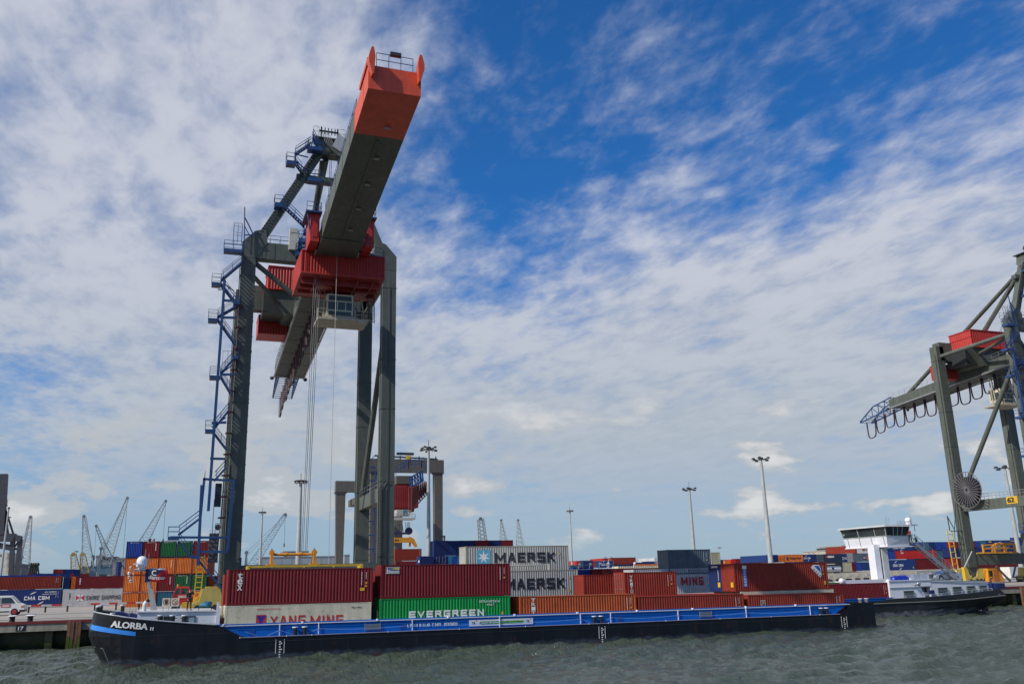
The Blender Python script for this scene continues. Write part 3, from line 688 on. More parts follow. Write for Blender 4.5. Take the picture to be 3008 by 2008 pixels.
    for i, (a, b) in enumerate(zip(allx, allx[1:])):
        if b-a < 4: 
            wl.tube([(a, -0.30, 2.25), (a+(b-a)*0.35, -0.30, 1.88)], 0.013, 4); wl.tube([(b, -0.30, 2.25), (b-(b-a)*0.35, -0.30, 1.88)], 0.013, 4); continue
        wl.tube([(a+(b-a)*t, -0.30, 2.27-0.16*4*t*(1-t)) for t in [k/8 for k in range(9)]], 0.013, 4)
    wl.build('safety_wire', mat('pale_wire', (0.22, 0.36, 0.62), 0.5), barge)
    for px in (658, 889.5, 1109, 1316.5, 1512, 1697, 1872, 2036, 2193, 2340): P = F1.y(px, 1800, -0.18); p = MB(); p.box(P.x-0.07, P.x+0.07, -0.25, 0.0, 2.74, 2.90); p.build('rail_lug', WHITE, barge)
    for px in (867, 895, 1747.5, 1767.5, 2419.5, 2435): 
        P = F1.y(px, 1850, -0.5); b = MB(); b.tube([(P.x, -0.45, 1.78), (P.x, -0.45, 2.42)], 0.17, 12); b0 = b.build('bollard', BLACK, barge)
        b = MB(); b.tube([(P.x, -0.45, 2.42), (P.x, -0.45, 2.49)], 0.235, 12); b.build('bollard_cap', WHITE, b0)
    for px in (2527, 2545.5):
        P = F1.y(px, 1764, 0.6); b = MB(); b.tube([(P.x, 0.6, 1.78), (P.x, 0.6, 3.2)], 0.19, 12); b0 = b.build('bollard', mat('rubbed_steel', (0.16, 0.14, 0.13), 0.5, rust=0.5), barge); b = MB(); b.tube([(P.x, 0.6, 3.2), (P.x, 0.6, 3.27)], 0.24, 12); b.build('bollard_cap', WHITE, b0)
    for a_, b__ in ((1073, 1116), (2060, 2093)):
        A = F1.y(a_, 1845, -0.25); B = F1.y(b__, 1845, -0.25); p = MB()
        for k in range(9): p.box(A.x, B.x, -0.26, -0.2, 1.98+k*0.058, 1.98+k*0.058+0.035)
        p.box(A.x-0.05, A.x, -0.27, -0.19, 1.95, 2.53); p.box(B.x, B.x+0.05, -0.27, -0.19, 1.95, 2.53); p.build('grille', GALV, barge)
    for px in (740, 1185, 1825, 2430):
        A = F1.y(px, 1850, -0.15); p = MB(); p.box(A.x-0.24, A.x+0.24, -0.165, -0.142, 1.92, 2.40); p.build('access_plate', mat('deep_blue_plate', (0.008, 0.06, 0.26), 0.35), barge)
    # banner and registration
    A = F1.y(1378.5, 1834, -0.2); B = F1.y(1566, 1827, -0.2); p = MB(); p.box(A.x, B.x, -0.20, -0.17, 1.97, 2.50); bn = p.build('banner', WHITE, barge)
    W_ = B.x-A.x; g1 = MB(); g1.prism([(A.x+W_*0.15, 2.23), (A.x+W_*0.18, 2.35), (A.x+W_*0.5, 2.35), (A.x+W_*0.5, 2.10), (A.x+W_*0.18, 2.10)], 'y', -0.208, -0.2005); g1.build('arrow', mat('banner_green', (0.03, 0.20, 0.03), 0.5), bn)
    g1 = MB(); g1.prism([(A.x+W_*0.5, 2.35), (A.x+W_*0.83, 2.35), (A.x+W_*0.865, 2.23), (A.x+W_*0.83, 2.10), (A.x+W_*0.5, 2.10)], 'y', -0.208, -0.2005); g1.build('arrow', mat('banner_light_green', (0.14, 0.38, 0.02), 0.5), bn)
    lettering('www.tb-plus.nl', (A.x+W_*0.18, -0.212, 2.13), (W_*0.31, 0, 0), (0, 0, 0.19), WTXT, bn, bold=0.03)
    lettering('gericht op resultaat!', (A.x+W_*0.51, -0.212, 2.12), (W_*0.32, 0, 0), (0, 0, 0.20), KTXT, bn, bold=0.02, shear=0.3)
    for f_ in (0.035, 0.885): lettering('TB', (A.x+W_*f_, -0.212, 2.14), (W_*0.055, 0, 0), (0, 0, 0.2), mat('dark_green_lettering', (0.02, 0.08, 0.05), 0.5), bn); g1 = MB(); g1.ball((A.x+W_*(f_+0.075), -0.205, 2.42), 0.06, 8, 5, -1, (1.4, 0.1, 0.7)); g1.build('emblem', RTXT, bn)
    A = F1.y(1196.5, 1838, -0.2); B = F1.y(1343.7, 1834, -0.2); W_ = B.x-A.x
    for t, u0_, u1_ in (('L 76.50', 0, 0.205), ('B 11.45', 0.24, 0.45), ('T 2432', 0.485, 0.67), ('02335033', 0.73, 1.0)): lettering(t, (A.x+W_*u0_, -0.18, 2.10), (W_*(u1_-u0_), 0, 0), (0, 0, 0.26), WTXT, barge, bold=0.04)
    # name on the bow plating, following the curve of the plates
    def bend(v):                                  # v.y is measured outward from the plating
        s = v.x+25; f_ = 0.30+0.70*bowf(max(0, s+5.3)+0.02); rake = 1.25*max(0, 1-v.z/2.3)**1.2 + 0.22*max(0, (v.z-2.6)/1.4)
        return Vector((v.x+rake*max(0, 1-(s+5.3)/3.0), CY-HB*f_+v.y, v.z))
    pts = [F1.y(px, py, -0.75) for px, py in ((322, 1841), (433, 1849), (324, 1822), (440.5, 1850), (448, 1850.5), (441, 1841))]
    bend2 = lambda v: bend(Vector((v.x, -0.03+v.y, v.z)))
    lettering('ALORBA', (pts[0].x, 0, pts[0].z), (pts[1].x-pts[0].x, 0, pts[1].z-pts[0].z), (0.03, 0, pts[2].z-pts[0].z), WTXT, barge, bold=0.035, bend=bend2)
    lettering('II', (pts[3].x, 0, pts[3].z), (0.24, 0, -0.01), (0.02, 0, 0.25), WTXT, barge, bold=0.01, bend=bend2)
    st = MB(); n = 26; s0, s1 = -5.24, -1.72
    P0 = []; 
    for i in range(n+1):
        s = s0+(s1-s0)*i/n; u = i/n; zt = 3.16-0.62*u; zb = 2.78-0.55*u
        P0.append((bend(Vector((s-25, -0.02, zb))), bend(Vector((s-25, -0.02, zt)))))
    for a, b in zip(P0, P0[1:]): st.quad([a[0], b[0], b[1], a[1]])
    st.quad([P0[0][0], P0[0][1], P0[0][1]+Vector((-0.02, 3.2, 0)), P0[0][0]+Vector((-0.02, 3.2, 0))])
    st.build('bow_stripe', STRIPE, barge)
    # thruster recess at the stem
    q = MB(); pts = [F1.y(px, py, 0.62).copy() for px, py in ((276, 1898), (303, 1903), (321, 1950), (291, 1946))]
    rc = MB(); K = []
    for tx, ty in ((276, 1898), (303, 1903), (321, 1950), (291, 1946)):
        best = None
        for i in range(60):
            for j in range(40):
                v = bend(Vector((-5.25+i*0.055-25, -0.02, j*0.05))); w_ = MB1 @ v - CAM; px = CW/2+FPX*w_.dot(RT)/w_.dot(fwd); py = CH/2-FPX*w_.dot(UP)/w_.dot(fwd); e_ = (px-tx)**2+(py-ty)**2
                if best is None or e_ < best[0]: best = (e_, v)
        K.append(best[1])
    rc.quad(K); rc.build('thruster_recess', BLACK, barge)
    rb = MB(); rb.bar(K[0], K[1], 0.06); rb.bar(K[1], K[2], 0.05); rb.build('recess_rim', mat('scraped_steel', (0.10, 0.11, 0.13), 0.5), barge)
    # weld line along the plates
    wld = MB(); wld.box(-1.6-25, 5.5-25, -0.765, -0.752, 2.20, 2.23); 
    for s in range(9, 66, 6): wld.box(s-25, s+0.02-25, -0.763, -0.752, -0.2, 1.7)
    wld.box(7-25, 66-25, -0.775, -0.752, 1.42, 1.46)
    wld.build('weld_seam', mat('hull_seam', (0.022, 0.024, 0.028), 0.5), barge)
    # draught marks
    for px0, px1, py in ((810, 835, 1890), (1760, 1778, 1860), (2472.6, 2488, 1825)):
        A = F1.y(px0, py, -0.77); B = F1.y(px1, py, -0.77); dm = MB()
        for x in (A.x, B.x): dm.box(x-0.02, x+0.02, -0.775, -0.76, 0.45, 1.55)
        xm = (A.x+B.x)/2
        for k in range(8): z = 1.42-k*0.2; dm.box(xm-0.07, xm+0.06, -0.775, -0.76, z-0.1, z); 
        dm.box(xm+0.08, xm+0.16, -0.775, -0.76, 1.2, 1.3); dm.box(xm+0.08, xm+0.17, -0.775, -0.76, 0.72, 0.82)
        dm.build('draught_mark', WTXT, barge)
    # bow fittings
    bw = MB()
    for sgn in (0, 1):
        pass
    cap = MB(); prev = None
    for s in [-5.28+0.25*i for i in range(38)]:
        for sg in (-1, 1):
            pass
    K = [bend(Vector((s-25, 0.0, ztop1(s)+0.03))) for s in (-5.29, -5.2, -5.0, -4.7, -4.2, -3.5, -2.5, -1.5, 0, 2, 4.2)]
    cap.tube(K, 0.055, 6); cap.tube([Vector((v.x, 2*CY-v.y, v.z)) for v in K], 0.055, 6); cap.tube([K[0], Vector((K[0].x, 2*CY-K[0].y, K[0].z))], 0.055, 6)
    cap.build('bulwark_cap', mat('pale_grey_paint', (0.36, 0.38, 0.42), 0.5), barge)
    for px, off, zt in ((288, 2.2, 4.55), (296, 3.4, 4.6), (332, 1.0, 4.0), (360, 5.5, 4.55)):
        P = F1.y(px, 1790, off); b = MB(); b.tube([(P.x, off, 2.35), (P.x, off, zt-0.1)], 0.16, 10); b0 = b.build('bollard', BLACK, barge); b = MB(); b.tube([(P.x, off, zt-0.1), (P.x, off, zt)], 0.2, 10); b.build('bollard_cap', WHITE, b0)
    P = F1.y(372, 1810, 2.6); w1 = MB(); w1.prism([(P.x-0.62+1.1*cos(t), 3.05+1.0*sin(t)) for t in [pi*k/12 for k in range(13)]], 'y', 1.9, 3.9); w1.prism([(P.x+0.3, 2.4), (P.x+0.95, 2.4), (P.x+0.95, 3.75), (P.x+0.3, 3.95)], 'y', 1.5, 3.5); w1.box(P.x-1.2, P.x+0.4, 2.0, 3.6, 2.36, 3.06); wn = w1.build('windlass', NAVYP, barge)
    w2 = MB(); 
    for k in range(4): w2.bar((P.x+0.2+k*0.22, 1.6, 3.6), (P.x+0.25+k*0.22, 1.6, 4.35-0.1*(k % 2)), 0.04)
    w2.build('brake_lever', GALV, wn)
    # deckhouse
    dh = MB(); x0, x1 = -1.72-25, 4.30-25
    dh.hexa([(x0-0.05, 0.3, 2.3), (x1+0.05, 0.3, 2.2), (x1+0.05, 9.6, 2.2), (x0-0.05, 9.6, 2.3)], [(x0, 0.3, 3.98), (x1, 0.3, 3.88), (x1, 9.6, 3.88), (x0, 9.6, 3.98)]); d = dh.build('deckhouse', WHITE, barge)
    rf = MB(); rf.hexa([(x0-0.08, 0.2, 3.985), (x1, 0.2, 3.885), (x1, 9.7, 3.885), (x0-0.08, 9.7, 3.985)], [(x0-0.08, 0.2, 4.06), (x1, 0.2, 3.96), (x1, 9.7, 3.96), (x0-0.08, 9.7, 4.06)]); rf.build('roof', mat('roof_paint', (0.50, 0.51, 0.54), 0.4, var=0.06), d)
    fn = MB(); fn.prism([(x1-0.02, 2.3), (x1+0.28, 2.3), (x1+0.30, 4.0), (x1+0.12, 4.62), (x1-0.0, 4.62)], 'y', 0.15, 0.40); fn.build('end_fin', WHITE, d)
    def win(a, b, c, e, gl, name='window'):
        A = F1.y(a, e, 0.3); B = F1.y(b, c, 0.3); f_ = MB(); t = 0.06
        for q_ in ((A.x, B.x, A.z, A.z+t), (A.x, B.x, B.z-t, B.z), (A.x, A.x+t, A.z+t, B.z-t), (B.x-t, B.x, A.z+t, B.z-t)): f_.box(q_[0], q_[1], 0.24, 0.30, q_[2], q_[3])
        o = f_.build(name, mat('window_rubber', (0.06, 0.07, 0.08), 0.5), d); g_ = MB(); g_.box(A.x+t, B.x-t, 0.27, 0.29, A.z+t, B.z-t); g_.build('pane', gl, o)
    win(479, 501, 1808, 1826, GLASS); win(547, 574, 1807, 1832, glassm('pale_glass', (0.20, 0.27, 0.29)))
    for px in (471, 506.5, 541.5):
        P = F1.y(px, 1815, -0.25); zt = F1.y(px, 1806, -0.25).z; b = MB(); b.tube([(P.x, -0.25, 2.2), (P.x, -0.25, zt-0.05)], 0.20, 12)
        for z in (zt-0.22, zt-0.5): b.tube([(P.x-0.34, -0.28, z), (P.x+0.34, -0.28, z)], 0.03, 6)
        b0 = b.build('bollard', BLACK, barge); b = MB(); b.tube([(P.x, -0.25, zt-0.05), (P.x, -0.25, zt+0.03)], 0.23, 12); b.build('bollard_cap', WHITE, b0)
    hr = MB(); hr.rail([(0.9+0-25+1.2, 0.16, 2.75), (x1, 0.16, 2.7)], 0.25, 0.6, 0.015); hr.build('grab_rail', GALV, d)
    # hatch box just behind the deckhouse
    hb = MB(); hb.box(4.42-25, 4.62-25+0.5, 0.6, 2.0, 1.8, 3.35); hb.build('locker', mat('locker_red', (0.14, 0.015, 0.015), 0.5, rust=0.3), barge)
    # exhaust
    ex = MB(); A = F1.y(423, 1793, 1.6); B = F1.y(425, 1774, 1.6); Cc = F1.y(434, 1762, 1.6); ex.tube([(A.x, 1.6, 3.95), (B.x, 1.6, B.z), (Cc.x, 1.6, Cc.z)], 0.17, 12); e0 = ex.build('exhaust_pipe', mat('exhaust_paint', (0.55, 0.56, 0.55), 0.4), barge)
    ex = MB(); d_ = Vector((Cc.x-B.x, 0, Cc.z-B.z)).normalized(); ex.tube([Cc+d_*-0.12, Cc+d_*0.10], 0.19, 12); ex.build('exhaust_mouth', BLACK, e0)
    # mast with radome, radar bar and lights
    A = F1.y(453.5, 1788, 4.5); B = F1.y(430, 1670, 4.5); ms = MB(); ms.bar((A.x, 4.5, 3.95), (B.x, 4.5, B.z), 0.52, 0.35, (0, 1, 0), 0.22, 0.2); mo = ms.build('mast', mat('mast_paint', (0.33, 0.34, 0.34), 0.4), barge)
    Cd = F1.y(417.5, 1648, 4.5); dm = MB(); dm.ball((Cd.x, 4.5, Cd.z), 0.45, 20, 10, -0.2); dm.tube([(Cd.x, 4.5, Cd.z-0.42), (Cd.x, 4.5, Cd.z-0.05)], 0.44, 20); dm.tube([(Cd.x, 4.5, Cd.z-0.72), (Cd.x, 4.5, Cd.z-0.42)], [0.26, 0.36], 14); dm.smooth = False; dm.build('radome', WHITE, mo)
    rb = MB(); P = F1.y(399, 1655.5, 4.1); rb.box(P.x-0.22, P.x+0.5, 4.0, 4.14, P.z-0.06, P.z+0.06); rb.build('radar_bar', WHITE, mo)
    pf = MB(); pf.box(Cd.x-0.5, Cd.x+0.85, 4.2, 4.8, Cd.z-0.80, Cd.z-0.72); pf.box(B.x-0.1, B.x+0.2, 4.4, 4.6, B.z-0.05, Cd.z-0.75); pf.build('mast_platform', GALV, mo)
    an = MB()
    for px, y0, y1 in ((423, 1660, 1627), (435.5, 1655, 1624), (425, 1655, 1612)): a = F1.y(px, y0, 4.5); c = F1.y(px, y1, 4.5); an.tube([(a.x, 4.5, a.z), (a.x, 4.5, c.z)], 0.022, 5)
    an.build('antenna', GALV, mo)
    la = MB(); pts = [F1.y(a, b, 4.2) for a, b in ((428, 1671), (392, 1671), (391, 1706), (381, 1709))]; la.tube(pts, 0.045, 6); la.build('light_bracket', WHITE, mo)
    for a, b in ((384, 1666), (379, 1682), (380, 1693), (384, 1705)): P = F1.y(a, b, 4.1); l = MB(); l.ball(P, 0.12, 10, 6); l.tube([P-Vector((0, 0, 0.16)), P-Vector((0, 0, 0.08))], 0.09, 8); l.build('navigation_light', LGREY if b != 1682 else WHITE, mo)
    # warning boards
    for k, (a, b) in enumerate(((475.7, 501.0), (501.6, 527))):
        A = F1.y(a, 1780, 1.0); B = F1.y(b, 1755, 1.0); p = MB(); p.box(A.x, B.x, 1.0, 1.04, A.z, B.z); bd = p.build('warning_sign', mat('sign_cream', (0.62, 0.58, 0.42), 0.5), barge)
        cx, cz = (A.x+B.x)/2, (A.z+B.z)/2; r_ = (B.x-A.x)*0.40; ring = MB()
        for i in range(28):
            t0, t1 = 2*pi*i/28, 2*pi*(i+1)/28; ring.quad([(cx+r_*cos(t0), 0.993, cz+r_*sin(t0)), (cx+r_*cos(t1), 0.993, cz+r_*sin(t1)), (cx+r_*0.83*cos(t1), 0.993, cz+r_*0.83*sin(t1)), (cx+r_*0.83*cos(t0), 0.993, cz+r_*0.83*sin(t0))])
        ring.bar((cx-r_*0.62, 0.985, cz+r_*0.62), (cx+r_*0.62, 0.985, cz-r_*0.62), 0.01, 0.055, (0, 1, 0)); ring.build('prohibition_ring', RTXT, bd)
        hd = MB()
        if k == 0:
            hd.prism([(cx-0.10, cz-0.16), (cx+0.10, cz-0.16), (cx+0.13, cz+0.06), (cx-0.12, cz+0.04)], 'y', 0.994, 0.999)
            for i in range(4): hd.box(cx-0.11+i*0.062, cx-0.065+i*0.062, 0.994, 0.999, cz+0.04, cz+0.16+0.03*(i in (1, 2)))
        else:
            hd.bar((cx-0.05, 0.996, cz-0.14), (cx+0.02, 0.996, cz+0.02), 0.006, 0.07, (0, 1, 0)); hd.bar((cx+0.02, 0.996, cz+0.02), (cx+0.12, 0.996, cz+0.12), 0.006, 0.05, (0, 1, 0)); hd.ball((cx-0.1, 0.997, cz-0.12), 0.06, 8, 4, -1, (1, 0.06, 0.6))
        hd.build('pictogram', KTXT, bd)
        l = MB(); l.bar((A.x+0.1, 1.02, 3.95), (A.x+0.1, 1.02, A.z), 0.04); l.bar((B.x-0.1, 1.02, 3.95), (B.x-0.1, 1.02, A.z), 0.04); l.build('sign_leg', GALV, bd)
    return d
build_barge()
# flags on the mast
def flag(px0, py0, px1, py1, off, label, material, sag, letters=None, name='flag'):
    A = F1.y(px0, py0, off); B = F1.y(px1, py1, off); f = thing(name, label, 'flag', MB1 @ T(A.x, off, B.z)); W_ = B.x-A.x; H_ = A.z-B.z
    mb = MB(); nx, nz = 22, 8
    def pos(u, v): return Vector((u*W_, 0.16*sin(u*7+v*1.5)*u**0.7+0.05*sin(v*5+u*3), v*H_ - sag*u*u + 0.03*sin(u*9)+(1-v)*0.10*sin(u*3.1)))
    for j in range(nz+1):
        for i in range(nx+1): mb.v.append(pos(i/nx, j/nz))
    for j in range(nz):
        for i in range(nx): a = j*(nx+1)+i; mb.f.append((a, a+1, a+nx+2, a+nx+1))
    mb.smooth = True; o = mb.build('flag_cloth', material, f); sd = o.modifiers.new('thickness', 'SOLIDIFY'); sd.thickness = 0.006
    return f, pos, W_, H_
def flagmat():
    mt = mat('flag_cloth', (0.012, 0.02, 0.06), 0.8, var=0.1); nt = mt.node_tree; N = nt.nodes; L = nt.links; b = N['Principled BSDF']; src = b.inputs['Base Color'].links[0].from_socket
    tc = N.new('ShaderNodeTexCoord'); sp = N.new('ShaderNodeSeparateXYZ'); L.new(tc.outputs['Object'], sp.inputs[0])
    a = N.new('ShaderNodeMath'); a.operation = 'MULTIPLY_ADD'; L.new(sp.outputs[0], a.inputs[0]); a.inputs[1].default_value = 0.62; L.new(sp.outputs[2], a.inputs[2])
    s_ = N.new('ShaderNodeMath'); s_.operation = 'MULTIPLY'; s_.inputs[1].default_value = 0.9; 
    d = N.new('ShaderNodeMath'); d.operation = 'MULTIPLY_ADD'; L.new(sp.outputs[2], d.inputs[0]); d.inputs[1].default_value = -1.15; L.new(sp.outputs[0], d.inputs[2])
    mr = N.new('ShaderNodeMath'); mr.operation = 'GREATER_THAN'; L.new(d.outputs[0], mr.inputs[0]); mr.inputs[1].default_value = 0.28
    mx = N.new('ShaderNodeMix'); mx.data_type = 'RGBA'; L.new(mr.outputs[0], mx.inputs[0]); L.new(src, mx.inputs[6]); mx.inputs[7].default_value = (0.42, 0.008, 0.02, 1); L.new(mx.outputs[2], b.inputs['Base Color']); return mt
f, pos, W_, H_ = flag(427, 1671, 491, 1709, 4.2, 'navy and red company flag with white lettering flying from the barge mast', flagmat(), 0.12)
for nm, txt, u0_, u1_, v0_, v1_ in (('lettering', 'danser', 0.16, 0.92, 0.20, 0.52),):
    vs, fs = textmesh(txt, 0.02); mb = MB(); mb.v = [pos(u0_+(u1_-u0_)*u, v0_+(v1_-v0_)*v)+Vector((0, -0.03, 0)) for u, v in vs]; mb.f = list(fs); o = mb.build(nm, WTXT, f)
mb = MB(); n = 16
for i in range(n):
    t0, t1 = radians(60+250*i/n), radians(60+250*(i+1)/n); mb.quad([pos(0.42+0.13*cos(a)*s_, 0.72+0.22*sin(a)*s_)+Vector((0, -0.012, 0)) for a, s_ in ((t0, 1), (t1, 1), (t1, 0.68), (t0, 0.68))])
mb.build('crescent_mark', WTXT, f)
f, pos, W_, H_ = flag(437, 1668, 484, 1682, 4.75, 'pale blue and white flag flying behind the navy and red flag', mat('flag_white_cloth', (0.55, 0.56, 0.66), 0.8), 0.05)
mb = MB()
for i in range(5): mb.quad([pos(u, v)+Vector((0, -0.012, 0)) for u, v in ((0.45+i*0.1, 0.0), (0.50+i*0.1, 0.0), (0.53+i*0.1, 0.55), (0.48+i*0.1, 0.55))])
mb.build('stripes', NAVYP, f)
P = F1.y(555, 1783, 2.6); zr = 3.97
person(MB1 @ T(P.x, 2.6, zr) @ RZ(radians(18)), 'person in black standing on the barge deckhouse roof with one hand raised to the face', 1.78, armR=((0.30, -0.16, 1.28), (0.10, -0.24, 1.58)), armL=((-0.25, -0.02, 1.14), (-0.20, -0.16, 0.92)), step=0.10, hair=(0.02, 0.015, 0.01))
P = F1.y(603, 1779, 1.6); t = thing('rope_coil', 'coil of bright blue mooring rope on a small rack on the deckhouse roof', 'rope', MB1 @ T(P.x, 1.6, 3.93))
for k in range(5): mb = MB(); mb.tube([((0.46-0.04*k)*cos(a)+0.05*k, (0.34)*sin(a), 0.38+0.07*k+0.06*sin(a*2+k)) for a in [2*pi*i/18 for i in range(19)]], 0.05, 7); mb.build('rope_loop', mat('blue_rope', (0.03, 0.17, 0.27), 0.8), t)
mb = MB(); mb.rail([(-0.5, -0.3, 0), (0.5, -0.3, 0), (0.5, 0.3, 0), (-0.5, 0.3, 0), (-0.5, -0.3, 0)], 0.3, 1.0, 0.02, mid=False); mb.build('rack', DARKST, t)

# ------------------------------------------------------------------ containers on the near barge (rows run along the barge; off = metres from its near rail)
def bcon(s, off, ztop, L, H, colour, label, **k):
    return container(MB1 @ T(s-25, off, ztop-H), L, H, colour, label, group='containers loaded on the black barge', **k)
L40, L20, HC_, ST = 12.192, 6.058, 2.896, 2.591
r = bcon(5.04, 0, 7.22, L40, HC_, 'oxblood', 'dark red corrugated container, first in the upper tier, three white letters near its left end')
vert_text(r, 'tex', 0.75, 2.62, 0.42, 0.46, gap=0.05); codes(r, L40, HC_); mb = MB(); mb.box(L40-1.12, L40-0.72, -0.012, -0.01, 0.95, 1.2); mb.build('decal', YTXT, r)
mb = MB(); mb.prism([(L40-0.72, 1.28), (L40-0.5, 1.28), (L40-0.61, 1.5)], 'y', -0.013, -0.01); mb.build('warning_triangle', YTXT, r)
r = bcon(4.95, 0, 4.31, L40, HC_, 'cream', 'dirty white refrigerated container with big red lettering, under the first dark red container', reefer=True, ends='mm')
A = F1.y(752, 1812, 0); 
def bt(r, s0, ztop, H, px0, py0, px1, py1, txt, m_, **k):
    a = F1.y(px0, py1, 0); b = F1.y(px1, py0, 0); x0 = a.x-(s0-25); z0 = a.z-(ztop-H); (blocktext(r, txt, x0, z0, b.x-a.x, b.z-a.z, m_, k['block']) if 'block' in k else put_text(r, txt, x0, z0, b.x-a.x, b.z-a.z, m_, y=-0.012, **k)); return x0, z0, b.x-a.x, b.z-a.z
bt(r, 4.95, 4.31, HC_, 753, 1782, 825, 1793, 'www.yml.com.tw', RTXT, bold=0.0)
bt(r, 4.95, 4.31, HC_, 793, 1805, 897, 1839, 'YANG', RTXT, block=0.17); bt(r, 4.95, 4.31, HC_, 911, 1804, 1008, 1838, 'MING', RTXT, block=0.17)
a = F1.y(751, 1838, 0); b = F1.y(782, 1804, 0); mb = MB(); mb.box(a.x+20.05, b.x+20.05, -0.012, -0.008, a.z-1.414, b.z-1.414); lg = mb.build('logo_square', RTXT, r)
lettering('Y', (a.x+20.05+0.08, -0.016, a.z-1.414), (b.x-a.x-0.16, 0, 0), (0, 0, (b.z-a.z)*0.92), mat('indigo_lettering', (0.03, 0.015, 0.25), 0.5), lg, bold=0.07)
mb = MB(); mb.box(L40-1.45, L40-0.7, -0.012, -0.008, 0.75, 1.2); mb.build('data_plate', mat('data_plate_beige', (0.35, 0.33, 0.2), 0.6), r); put_text(r, 'YMLU 510046 2', L40-1.75, 2.42, 0.95, 0.13, KTXT)
r = bcon(17.96, 0, 7.436, L40, HC_, 'oxblood', 'dark red corrugated container with a lighthouse logo panel, second in the upper tier')
a = F1.y(1133.5, 1684, 0); b = F1.y(1174, 1664, 0); x0 = a.x+7.04; z0 = a.z-4.54; w_ = b.x-a.x; h_ = b.z-a.z
mb = MB(); mb.box(x0, x0+w_, -0.012, -0.008, z0, z0+h_); lg = mb.build('logo_panel', mat('logo_slate', (0.10, 0.14, 0.24), 0.5), r)
mb = MB(); mb.prism([(x0+w_*.3, z0+h_*.75), (x0+w_*.98, z0+h_*.93), (x0+w_*.98, z0+h_*.55)], 'y', -0.017, -0.013); mb.build('beam', mat('logo_yellow', (0.6, 0.5, 0.1), 0.5), lg)
mb = MB(); mb.box(x0, x0+w_, -0.017, -0.013, z0, z0+0.03); mb.box(x0, x0+w_, -0.017, -0.013, z0+h_-0.03, z0+h_); mb.prism([(x0+w_*.05, z0+h_*.06), (x0+w_*.15, z0+h_*.06), (x0+w_*.12, z0+h_*.85), (x0+w_*.08, z0+h_*.85)], 'y', -0.018, -0.013); mb.build('lighthouse', WTXT, lg)
lettering('Beacon', (x0+w_*.18, -0.018, z0+h_*.10), (w_*.78, 0, 0), (0, 0, h_*.45), WTXT, lg, bold=0.03, shear=0.1); codes(r, L40, HC_)
r = bcon(17.90, 0, 4.535, L40, HC_, 'green', 'bright green corrugated container with big white block lettering')
bt(r, 17.90, 4.535, HC_, 1201, 1787, 1421, 1814, 'EVERGREEN', WTXT, block=0.26); put_text(r, 'EITU1472316', L40-3.0, 2.35, 2.0, 0.20); put_text(r, '4561', L40-2.3, 2.08, 0.7, 0.17); 
mb = MB(); mb.box(L40-0.85, L40-0.68, -0.012, -0.008, 1.25, 1.5); mb.build('decal', YTXT, r); mb = MB(); mb.box(-0.014, -0.010, 0.6, 1.15, 1.1, 1.95); mb.build('end_logo', WTXT, r)
r = bcon(31.05, 0, 4.412, L40, HC_, 'rustor', 'rust stained orange brown container with white stacked lettering, third in the lower tier')
vert_text(r, 'TRITON', 1.15, 2.72, 0.42, 0.32); codes(r, L40, HC_)
r = bcon(43.49, 0, 4.129, L40, HC_, 'redbrown', 'plain red brown container, fourth in the lower tier of the barge', framecol='redbrown'); codes(r, L40, HC_)
r = bcon(56.23, 0, 3.963, L40, HC_, 'redbrown', 'red brown container with a small square logo, last in the lower tier of the barge'); codes(r, L40, HC_)
mb = MB(); mb.box(1.45, 2.05, -0.012, -0.008, 1.75, 2.35); lg = mb.build('logo_panel', mat('logo_grey', (0.42, 0.42, 0.40), 0.5), r); mb = MB(); mb.box(1.53, 1.97, -0.016, -0.013, 1.82, 2.28); mb.build('logo_ground', NAVYP, lg); lettering('F', (1.62, -0.02, 1.88), (0.28, 0, 0), (0.06, 0, 0.34), YTXT, lg)
r = bcon(56.53, 2.55, 7.18, L40, HC_, 'brown', 'deep red brown container with a vertical blue name panel and slanted logo')
a = F1.y(2170, 1722, 2.55); b = F1.y(2170, 1662, 2.55); X0 = 1.05
mb = MB(); mb.box(X0, X0+0.52, -0.012, -0.008, 0.45, 2.30); p_ = mb.build('name_panel', mat('panel_blue', (0.02, 0.11, 0.40), 0.5), r)
mb = MB(); mb.box(X0, X0+0.52, -0.012, -0.008, 2.31, 2.66); mb.build('name_panel', WTXT, r)
for i, ch in enumerate('CRONOS'): lettering(ch, (X0+0.13, -0.018, 2.05-i*0.30), (0.27, 0, 0), (0, 0, 0.20), WTXT, p_, bold=0.04)
mb = MB(); mb.prism([(L40-2.2, 2.35), (L40-1.85, 2.62), (L40-1.1, 2.62), (L40-0.85, 2.25), (L40-0.85, 1.45), (L40-1.05, 1.25)], 'y', -0.012, -0.008); lg = mb.build('logo_panel', WTXT, r)
mb = MB(); mb.prism([(L40-1.75, 2.5), (L40-1.15, 2.53), (L40-0.93, 2.2), (L40-0.93, 1.75)], 'y', -0.017, -0.013); mb.build('logo_wedge', mat('panel_blue', (0.02, 0.11, 0.40), 0.5), lg); codes(r, L40, HC_)
for k in range(4): mb = MB(); mb.box(L40-1.85+k*0.24, L40-1.71+k*0.24, -0.019, -0.013, 2.05-k*0.22, 2.2-k*0.22); mb.build('logo_letter', NAVYP, lg)
mb = MB(); mb.box(L40-0.62, L40-0.36, -0.012, -0.008, 0.5, 0.9); mb.build('decal', YTXT, r); mb = MB(); mb.box(-0.014, -0.010, 0.3, 0.75, 0.45, 0.95); mb.build('decal', YTXT, r)
r = bcon(56.6, 5.1, 7.18, L40, HC_, 'navy', 'dark blue container with white name on its end, beside the deep red brown container')
